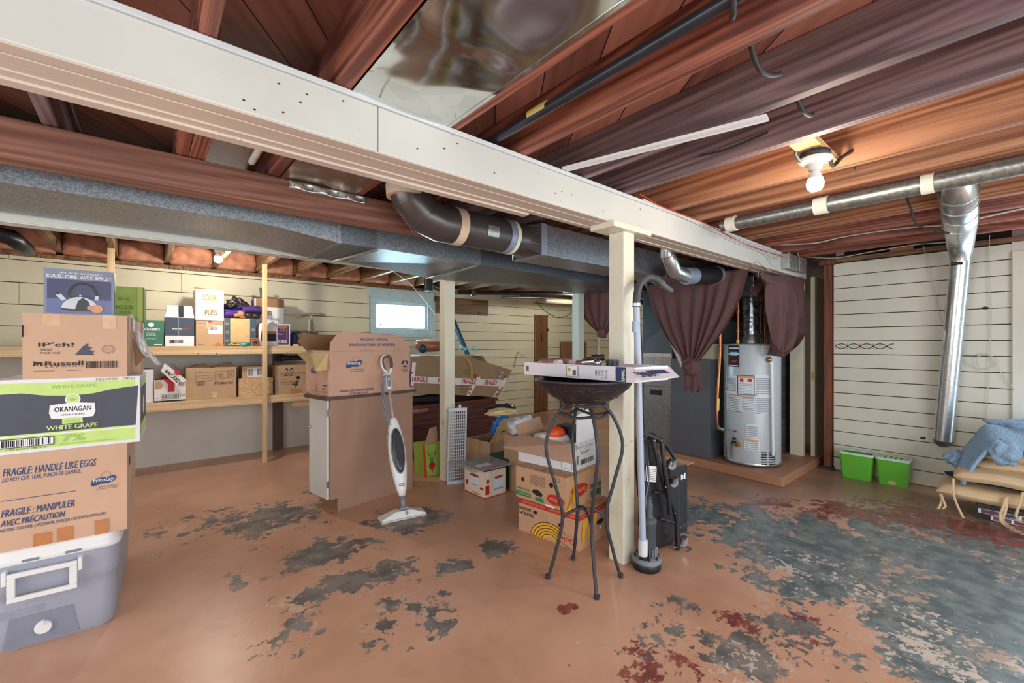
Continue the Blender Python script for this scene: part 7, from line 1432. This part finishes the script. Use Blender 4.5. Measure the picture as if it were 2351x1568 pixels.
carton('picture_box', 'black box with rows of small photographs under the tan cushions', (4.99, -.07, 0), 0, .46, .62, .125, mat('print_black', (38, 36, 38), .5), P)
def cushion(name, label, c_, sx, sy, sz, rz, m, seed):
    t = thing(name, label, 'cushion', c_, rz, 'seat cushions in the pile') if False else thing(name, label, 'cushion', c_, rz)
    mb = MB(); n = 30; vs = []
    for s_ in (1, -1):
        for j in range(n+1):
            for i in range(n+1):
                u, v = i/n*2-1, j/n*2-1; e = max(0, (1-abs(u)**5))*max(0, (1-abs(v)**5)); x, y = u*sx/2, v*sy/2
                k = .93+.07*max(abs(u), abs(v)); z = s_*sz/2*e**.30*(1+.10*noise.noise(Vector((u*2, v*2, seed))))
                dz = .02*noise.noise(Vector((u*1.2, v*1.2, seed*3+1)))*1.4
                vs.append((x, y, sz/2+z+dz-.015*abs(u)**3))
    N2 = (n+1)**2
    fs = [(j*(n+1)+i, j*(n+1)+i+1, (j+1)*(n+1)+i+1, (j+1)*(n+1)+i) for j in range(n) for i in range(n)]
    mb.add(vs, fs+[tuple(q_+N2 for q_ in f)[::-1] for f in fs], m, None, True)
    mb.build('pad', t)
    return t
def tie(t, pts):
    mb = MB()
    P_ = bez(pts, 6); w_ = Vector((0, .008, 0)); vs = []
    for p in P_: vs += [p-w_, p+w_]
    mb.add(vs, [(2*i, 2*i+2, 2*i+3, 2*i+1) for i in range(len(P_)-1)], tanc, None, True)
    return mb.build('tie', t, W=True, solid=.002)
fxx = lambda px, py, X=4.70: FX(px, py, X)
c1_ = cushion('seat_cushion', 'tan cushion at the bottom of the pile, resting on the black picture box', (4.97, .07, .127), .53, .76, .10, 0, tanc, 1)
navyc = heap((0, 0, .02), .19, .31, .026, navy, 51, amp=.12, flat=.6); o = navyc.build('navy_cloth', loc=(5.0, .12, .232)); tag(o, 'folded dark navy cloth between the two lower tan cushions', 'cloth')
c2_ = cushion('seat_cushion', 'tan cushion lying over the navy cloth, second from the bottom of the pile', (4.97, .0, .262), .54, .74, .10, math.radians(3), tanc, 2)
c3_ = cushion('seat_cushion', 'tan cushion just under the topmost cushion of the pile', (5.05, -.06, .362), .46, .62, .075, 0, tanc, 3)
c4_ = cushion('seat_cushion', 'topmost tan cushion of the pile, half under the pale blue blanket', (5.05, -.06, .438), .46, .62, .075, 0, tanc, 4)
tie(c1_, [fxx(2158, 1133), fxx(2162, 1148, 4.68), fxx(2156, 1165, 4.66), fxx(2152, 1168, 4.65)])
tie(c1_, [fxx(2160, 1133), fxx(2166, 1150, 4.67), fxx(2170, 1162, 4.66), fxx(2163, 1169, 4.66)])
tie(c2_, [fxx(2189, 1098), fxx(2188, 1125, 4.67), fxx(2192, 1145, 4.66), fxx(2200, 1165, 4.65), fxx(2212, 1190, 4.64)])
tie(c1_, [fxx(2310, 1140), fxx(2303, 1165, 4.66), fxx(2296, 1185, 4.65), fxx(2306, 1205, 4.6), fxx(2351, 1228, 4.5)])
tie(c2_, [fxx(2349, 1130), fxx(2340, 1160, 4.66), fxx(2333, 1185, 4.65), fxx(2345, 1200, 4.6)])
tie(c1_, [fxx(2312, 1140), fxx(2309, 1170, 4.66), fxx(2303, 1195, 4.65), fxx(2325, 1212, 4.6), fxx(2340, 1220, 4.55)])
# pale blue knitted blanket thrown over the pile
def bl_f(u, v):
    a = u*2-1; b2 = v*2-1
    y = .36 - u*1.15 + .05*math.sin(v*3); x = 5.05+b2*.28
    edge = max(0, (abs(b2)-.62)/.38); z = .565 + .035*noise.noise(Vector((u*5, v*4, 1)))+.05*abs(noise.noise(Vector((u*2.2, v*3, 9))))*1.5
    z += .05*math.sin(PI*min(1, u*1.6))
    if b2 < -.5: k = (-.5-b2)/.5; x -= .03*k; z -= .10*k**1.5
    if u < .18: k = (.18-u)/.18; z -= .24*k**1.6; y -= .05*k
    z += .014*math.sin(u*34+v*6)*.5
    return (x+.02*noise.noise(Vector((u*6, v*6, 4))), y, z)
t = thing('knitted_blanket', 'pale blue knitted blanket thrown over the tan cushion pile', 'blanket', (5.05, .0, .55))
mb = MB(); mb.grid(bl_f, 80, 50, blue_knit); mb.build('throw', t, W=True, solid=.022)
mb = heap((0, 0, 0), .055, .08, .085, blue_knit, 61, amp=.45, freq=3); o = mb.build('hanging_fold', t); o.location = (-.30, .10, -.03)
mb = heap((0, 0, 0), .12, .28, .05, blue_knit, 62, amp=.3, freq=2.5); o = mb.build('upper_fold', t); o.location = (-.02, -.10, .14)
mb = heap((0, 0, 0), .12, .07, .06, blue_knit, 63, amp=.45, freq=3); o = mb.build('hanging_fold', t); o.location = (-.05, .36, -.17)
# ================================================================ LAMPS
bulb_on = emit('bulb_glow', (255, 250, 238), 14)
porc = mat('porcelain', (228, 226, 216), .3)
def lamp(name, label, x, y, ztop, tilt=None, block=True):
    t = thing(name, label, 'lamp', (x, y, ztop)); t.location = (x, y, ztop)
    mb = MB(); mb.lathe([(0, 0), (.058, 0), (.062, -.006), (.062, -.028), (.055, -.03), (0, -.03)], iron, 32); mb.build('junction_box', t)
    mb = MB(); mb.lathe([(0, -.03), (.068, -.031), (.07, -.04), (.05, -.055), (.030, -.06), (.028, -.085), (0, -.085)], porc, 32); mb.build('socket', t)
    mb = MB(); mb.lathe([(0, -.085), (.016, -.085), (.022, -.10), (.031, -.125)], whitep, 24); mb.build('bulb_collar', t)
    mb = MB(); mb.lathe([(.031, -.125), (.036, -.145), (.034, -.165), (.022, -.18), (0, -.186)], bulb_on, 24); mb.build('bulb', t)
    return t
lamp('bulb_fixture', 'lit bare bulb on a white porcelain socket, hanging between the joists on the right', 2.42, .642, 2.205)
mb = MB(); mb.box(2.20, .60, 2.206, 2.654, .70, 2.235, wood('pale_block', (180, 140, 90), (222, 186, 130), 'X')); tag(mb.build('mounting_block', bev=.002), 'pale wooden block between two joists carrying the right bulb fixture', 'block')
mb = MB(); mb.tube(bez([(2.35, .69, 2.25), (2.35, .70, 2.19), (2.385, .68, 2.165), (2.39, .665, 2.20)]), .008, steel, 8); mb.tube(bez([(2.48, .60, 2.18), (2.54, .6, 2.16), (2.60, .58, 2.21), (2.66, .55, 2.25)]), .009, wireb, 8); tag(mb.build('armoured_cable'), 'bent armoured cables entering the right bulb fixture', 'cable')
lamp('bulb_fixture', 'lit bare bulb above the shelves at the back left', .552, 5.0, 2.262)
mb = MB(); mb.box(.22, 4.96, 2.264, .599, 5.04, 2.29, joist_old); tag(mb.build('mounting_block'), 'brown block carrying the bulb above the shelves', 'block')
mb = MB(); mb.tube(bez([(.60, 4.9, 2.25), (.75, 4.7, 2.21), (.9, 4.5, 2.2), (1.03, 4.3, 2.24)]), .004, wirew, 6); tag(mb.build('white_cable'), 'thin white cable sagging from the bulb above the shelves', 'cable')
# ================================================================ PIPES, CABLES, BOXES OVERHEAD
pA, pB = FZ(1120, 312, 2.21), FZ(1620, 0, 2.24); px_ = 1.20
t = thing('black_pipe', 'long black pipe with a yellow tape band running between the joists beside the sheet metal', 'pipe', (px_, .8, 2.2))
def onpipe(px, py, X=px_): d = ray(px, py); return (d.y/d.x)*X
ya, yb_ = onpipe(1120, 312), -1.9
mb = MB(); mb.tube([(px_, 2.5, 2.215), (px_, ya, 2.215), (px_, yb_, 2.245)], .021, mat('pipe_black', (52, 54, 62), .3, .3, var=.2), 16); mb.build('tube', t, W=True)
y1_, y2_ = onpipe(1218, 248), onpipe(1258, 222); zz_ = 2.223
mb = MB(); mb.tube([(px_, y1_, zz_), (px_, y2_, zz_)], .0235, mat('yellow_tape', (206, 186, 104), .6), 16); mb.build('yellow_band', t, W=True)
# cables poking through the joists
for pts, m_, lb in (([(1686, -5), (1684, 30), (1680, 66)], wireb, 'short black cable end hanging below the broad red-brown joist at the top of the frame'),
                    ([(1716, 118), (1738, 150), (1765, 172), (1792, 190)], wireb, 'black rubber cable crossing below the second joist from the black pipe'),
                    ([(1820, 234), (1840, 250), (1858, 265), (1866, 280)], wireb, 'grey and black armoured cable between the two purplish joists'),
                    ([(1955, 378), (1962, 388), (1972, 375)], iron, 'small bent hook under the orange joist right of the bulb')):
    P_ = [FZ(a, b_, 2.185) for a, b_ in pts]; P_[0].z += .06; P_[-1].z += .03 
    mb = MB(); mb.tube(bez(P_, 6), .008 if m_ is wireb else .004, m_, 10); tag(mb.build('cable_end'), lb, 'cable')
P_ = [FZ(1612, 350, 2.27), FZ(1680, 335, 2.25), FZ(1760, 302, 2.25)]
mb = MB(); mb.tube(bez([FX(1605, 358, 2.13), FX(1660, 345, 2.135), FX(1730, 318, 2.14), FX(1763, 303, 2.145)]), .005, wireb, 8); tag(mb.build('black_cable'), 'thin black cable running along the side of the purplish joist left of the lamp', 'cable')
# white plastic channel hanging across the joists
a, b_ = FZ(1296, 386, 2.19), FZ(1762, 266, 2.15); a = a+(b_-a)*.0
mb = MB(); d_ = (b_-a).normalized(); s_ = d_.cross(Vector((0, 0, 1))).normalized(); M = Matrix(((d_.x, s_.x, 0, a.x), (d_.y, s_.y, 0, a.y), (d_.z, s_.z, 1, a.z), (0, 0, 0, 1))); L_ = (b_-a).length
mb.box(0, -.022, -.004, L_, .022, 0, whitep, M); mb.box(0, -.022, -.012, L_, -.016, -.004, whitep, M); mb.box(0, .016, -.012, L_, .022, -.004, whitep, M); mb.box(0, -.004, -.010, L_, .004, -.004, whitep, M)
tag(mb.build('plastic_channel'), 'long white plastic channel hanging loose under the joists from the front beam', 'channel')
# wires along the far part of the front beam
def wirey(pts, Y, r, m_, name, lb, cat='wire'):
    mb = MB(); mb.tube(bez([FY(x, y, Y) for x, y in pts], 6), r, m_, 8); return tag(mb.build(name), lb, cat)
wirey([(1468, 445), (1510, 470), (1560, 490), (1600, 505), (1640, 523), (1700, 555), (1760, 578), (1800, 590), (1845, 607)], 1.515, .004, wirer, 'red_wire', 'red wire stapled along the top of the front beam')
wirey([(1475, 456), (1520, 478), (1570, 500), (1640, 532), (1690, 552), (1740, 575), (1790, 596)], 1.512, .0035, wirew, 'white_wire', 'white wire running beside the red one on the front beam')
wirey([(1660, 545), (1700, 562), (1750, 582), (1768, 600), (1775, 612)], 1.512, .003, wirew, 'loose_wire', 'thin loose white wire drooping on the beam left of the junction boxes')
wirey([(1762, 575), (1768, 592), (1778, 595), (1790, 588)], 1.511, .003, wirew, 'wire_loop', 'small white wire loop hanging on the front beam')
for px0, px1, py0, py1, lb in ((1800, 1820, 590, 618, 'left one of two metal junction boxes at the far end of the front beam'), (1824, 1840, 596, 624, 'right one of two metal junction boxes at the far end of the front beam')):
    a, b_ = FY(px0, py1, 1.50), FY(px1, py0, 1.50); mb = MB(); mb.box(a.x, 1.455, a.z, b_.x, 1.523, b_.z, galv_b); mb.ball((a.x+.02, 1.45, (a.z+b_.z)/2+.01), .008, steel, 8); mb.tube([((a.x+b_.x)/2, 1.49, b_.z), ((a.x+b_.x)/2-.02, 1.50, b_.z+.05)], .008, steel, 8); tag(mb.build('junction_box', bev=.004), lb, 'junction box')
# pipes and wires under the far right joists
def runx(pts, X, r, m_, name, lb, cat):
    mb = MB(); mb.tube(bez([FX(x, y, X) for x, y in pts], 6), r, m_, 10); return tag(mb.build(name), lb, cat)
runx([(1862, 588), (1980, 568), (2180, 533), (2351, 508)], 5.20, .016, mat('iron_pipe', (70, 58, 54), .35, .4, var=.3), 'iron_pipe', 'dark iron pipe running below the last joists beside the right wall', 'pipe')
runx([(1862, 598), (1960, 585), (2150, 550), (2351, 519)], 5.33, .012, mat('iron_pipe', (70, 58, 54), .35, .4, var=.3), 'iron_pipe', 'thinner dark pipe close to the top of the right wall', 'pipe')
runx([(1790, 562), (1870, 558), (1930, 545), (2010, 532), (2100, 521), (2180, 515), (2351, 478)], 4.6, .006, wirew, 'white_cable', 'white cable looping under the dark joists left of the wall duct', 'cable')
runx([(1850, 590), (1920, 592), (2000, 578), (2100, 562), (2180, 556)], 5.30, .004, wirew, 'white_wire', 'white wire just above the top of the right wall boards', 'wire')
runx([(2079, 398), (2082, 450), (2092, 480), (2104, 514), (2140, 527), (2180, 536)], 3.50, .006, wireb, 'dark_cable', 'dark cable crossing the joists between the silver pipe and wall duct', 'cable')
mb = MB(); a, b_ = FX(2045, 580, 5.42), FX(2098, 568, 5.42); mb.hexa([(5.38, b_.y, a.z), (5.46, b_.y, a.z), (5.46, a.y, a.z), (5.38, a.y, a.z), (5.36, b_.y, a.z+.035), (5.46, b_.y, a.z+.035), (5.46, a.y, a.z+.035), (5.36, a.y, a.z+.035)], wood('scrap_wood', (120, 76, 44), (176, 122, 78), 'Y')); tag(mb.build('wood_scrap'), 'scrap of brown wood wedged at the top of the right wall', 'wood')
runx([(2120, 565), (2130, 600), (2140, 650), (2152, 700), (2162, 742)], 5.44, .0025, wirew, 'string', 'thin string hanging down the board wall left of the metal duct', 'string')
runx([(2272, 540), (2270, 620), (2274, 720), (2270, 860), (2262, 970)], 5.45, .0025, wirew, 'string', 'long thin string hanging right of the metal duct', 'string')
runx([(2205, 820), (2240, 845), (2275, 845), (2290, 830), (2265, 812), (2243, 820), (2248, 852), (2252, 858)], 5.44, .003, wirew, 'string_loop', 'looped string hung on the right wall beside the duct', 'string')
runx([(2243, 822), (2260, 812), (2275, 822), (2300, 858), (2330, 896)], 5.442, .003, wirew, 'string_end', 'slanting string end running from the loop to the door frame', 'string')
for px, py, r in ((2262, 707, .012), (2119, 1006, .012)):
    p = FX(px, py, Xr-.001); mb = MB(); mb.poly([(p.x, p.y+r*1.6*math.cos(a*PI/8), p.z+r*math.sin(a*PI/8)) for a in range(16)], gap); mb.poly([(p.x-.0005, p.y+r*.5*math.cos(a*PI/4), p.z+r*.5*math.sin(a*PI/4)) for a in range(8)], ink_grey)
    tag(mb.build('knot_hole'), 'dark knot hole in the right board wall, %s' % ('high, right of the duct' if py < 800 else 'low, left of the duct'), 'knot hole')
# ================================================================ BACK WALL ODDS AND ENDS
def wallbox(name, lb, cat, px0, py0, px1, py1, th_, m_, Y=Yw-.001, bev=.002):
    a, b_ = FY(px0, py1, Y), FY(px1, py0, Y); mb = MB(); mb.box(a.x, Y-th_, a.z, b_.x, Y, b_.z, m_); return tag(mb.build(name, bev=bev), lb, cat)
wallbox('brown_board', 'horizontal unpainted brown board high on the back wall right of the window', 'board', 990, 690, 1119, 718, .02, wood('brown_board_wood', (96, 70, 48), (140, 106, 76), 'X'))
wallbox('wall_panel', 'upright brown panel leaning on the back wall behind the pale post', 'panel', 1287, 785, 1345, 945, .02, wood('panel_brown', (120, 84, 56), (156, 112, 78), 'Z'), Y=Yw-.05)
wallbox('light_switch', 'small cream light switch plate right of the brown door', 'switch', 1262, 790, 1268, 804, .01, cream)
mb = MB(); a = FY(1206, 812, 5.95); mb.tube([FY(1190, 808, Yw-.02), FY(1206, 818, 5.80)], .018, porc, 12); tag(mb.build('wall_peg'), 'white peg sticking out of the wall beside the brown door', 'peg')
wallbox('gas_pipe_stub', 'little black hook under the brown board on the back wall', 'hook', 1097, 717, 1102, 723, .03, iron)
# under-floor clutter overhead at the back: pipes, porcelain lamp holder
mb = MB(); mb.tube([FY(1048, 671, 4.6), FY(1400, 676, 4.9)], .03, blackp, 14); mb.tube([FY(1085, 665, 4.6), FY(1088, 679, 4.6)], .036, blackp, 14); tag(mb.build('drain_pipe'), 'black drain pipe hanging under the joists beyond the rear beam', 'pipe')
mb = MB(); mb.tube([FY(1150, 682, 4.9), FY(1330, 684, 5.6)], .022, blackp, 12); tag(mb.build('drain_pipe'), 'thinner black pipe slanting towards the back wall overhead', 'pipe')
mb = MB(); mb.tube([FY(1250, 690, 5.2), FY(1330, 694, 5.2)], .045, mat('foil_wrap', (150, 140, 120), .5), 14); tag(mb.build('wrapped_pipe'), 'short tan wrapped pipe overhead left of the pale post', 'pipe')
p = FY(1140, 655, 4.2); t = thing('lamp_holder', 'unlit white porcelain lamp holder under the joists beyond the rear beam', 'lamp', p)
mb = MB(); mb.lathe([(0, .03), (.05, .03), (.052, .015), (.03, -.005), (.02, -.03)], porc, 24); mb.build('base', t); mb = MB(); mb.lathe([(.02, -.03), (.024, -.04), (.024, -.08), (0, -.085)], porc, 24); mb.build('socket', t)
t.location = (3.142, 4.3, 2.147)
mb = MB(); mb.tube(bez([FY(1230, 690, 6.02), FY(1250, 712, 6.02), FY(1278, 729, 6.02), FY(1300, 726, 6.02), FY(1318, 712, 6.02)]), .005, wireb, 6); tag(mb.build('black_wire'), 'black wire sagging in a loop above the brown door', 'wire')
mb = MB(); mb.tube(bez([FY(905, 625, 5.2), FY(940, 650, 5.4), FY(975, 690, 5.6), FY(1000, 722, 5.8)]), .003, wirew, 6); tag(mb.build('white_string'), 'thin white string crossing in front of the window corner', 'string')
mb = MB(); mb.tube([(FY(984, 668, 4.4).x, 4.4, 2.389), FY(984, 668, 4.4)], .05, blackp, 14); mb.tube([FY(984, 655, 4.4), FY(1010, 664, 4.6)], .03, blackp, 12); tag(mb.build('drain_trap'), 'black drain fitting hanging left of the rear post', 'pipe')
mb = MB(); mb.tube([FY(-20, 535, 4.6), FY(25, 545, 4.6), FY(60, 572, 5.4)], .055, blackp, 18); tag(mb.build('drain_pipe'), 'black pipe overhead at the far left above the back wall', 'pipe')
# black wire in the left bays
mb = MB(); mb.tube(bez([FZ(225, 222, 2.25), FZ(180, 225, 2.22), FZ(168, 240, 2.2), FZ(178, 275, 2.2), FZ(190, 303, 2.19)]), .006, wireb, 8); tag(mb.build('black_wire'), 'black cable bending over the brown beam at the far left', 'cable')

# repeats share a group
G = {'support_post': 'cream support posts', 'painted_beam': 'cream painted beams', 'seat_cushion': 'tan seat cushions in the pile', 'curtain': 'brown curtains round the furnace corner', 'banana_box': 'stacked banana boxes',
     'spray_bottle': 'pinkish bottles on the white carton', 'bulb_fixture': 'lit bare bulbs', 'plastic_bin': 'lime green bins by the right wall', 'copper_pipe': 'copper pipes above the water heater', 'junction_box': 'metal junction boxes on the front beam', 'knot_hole': 'knot holes in the right wall', 'joist_bay_panel': 'sheet metal joist panels'}
for o in list(bpy.data.objects):
    if o.parent is None and o.get('label') and not o.get('group'):
        n = o.name.split('.')[0]
        if n in G: o['group'] = G[n]
        elif o.get('category') == 'box':
            z = o.location.z; y = o.location.y
            if y > 5.3: o['group'] = 'cartons on the top shelf' if z > 1.2 else 'cartons on the lower shelf'
            elif o.location.x < .1: o['group'] = 'boxes in the front left stack'
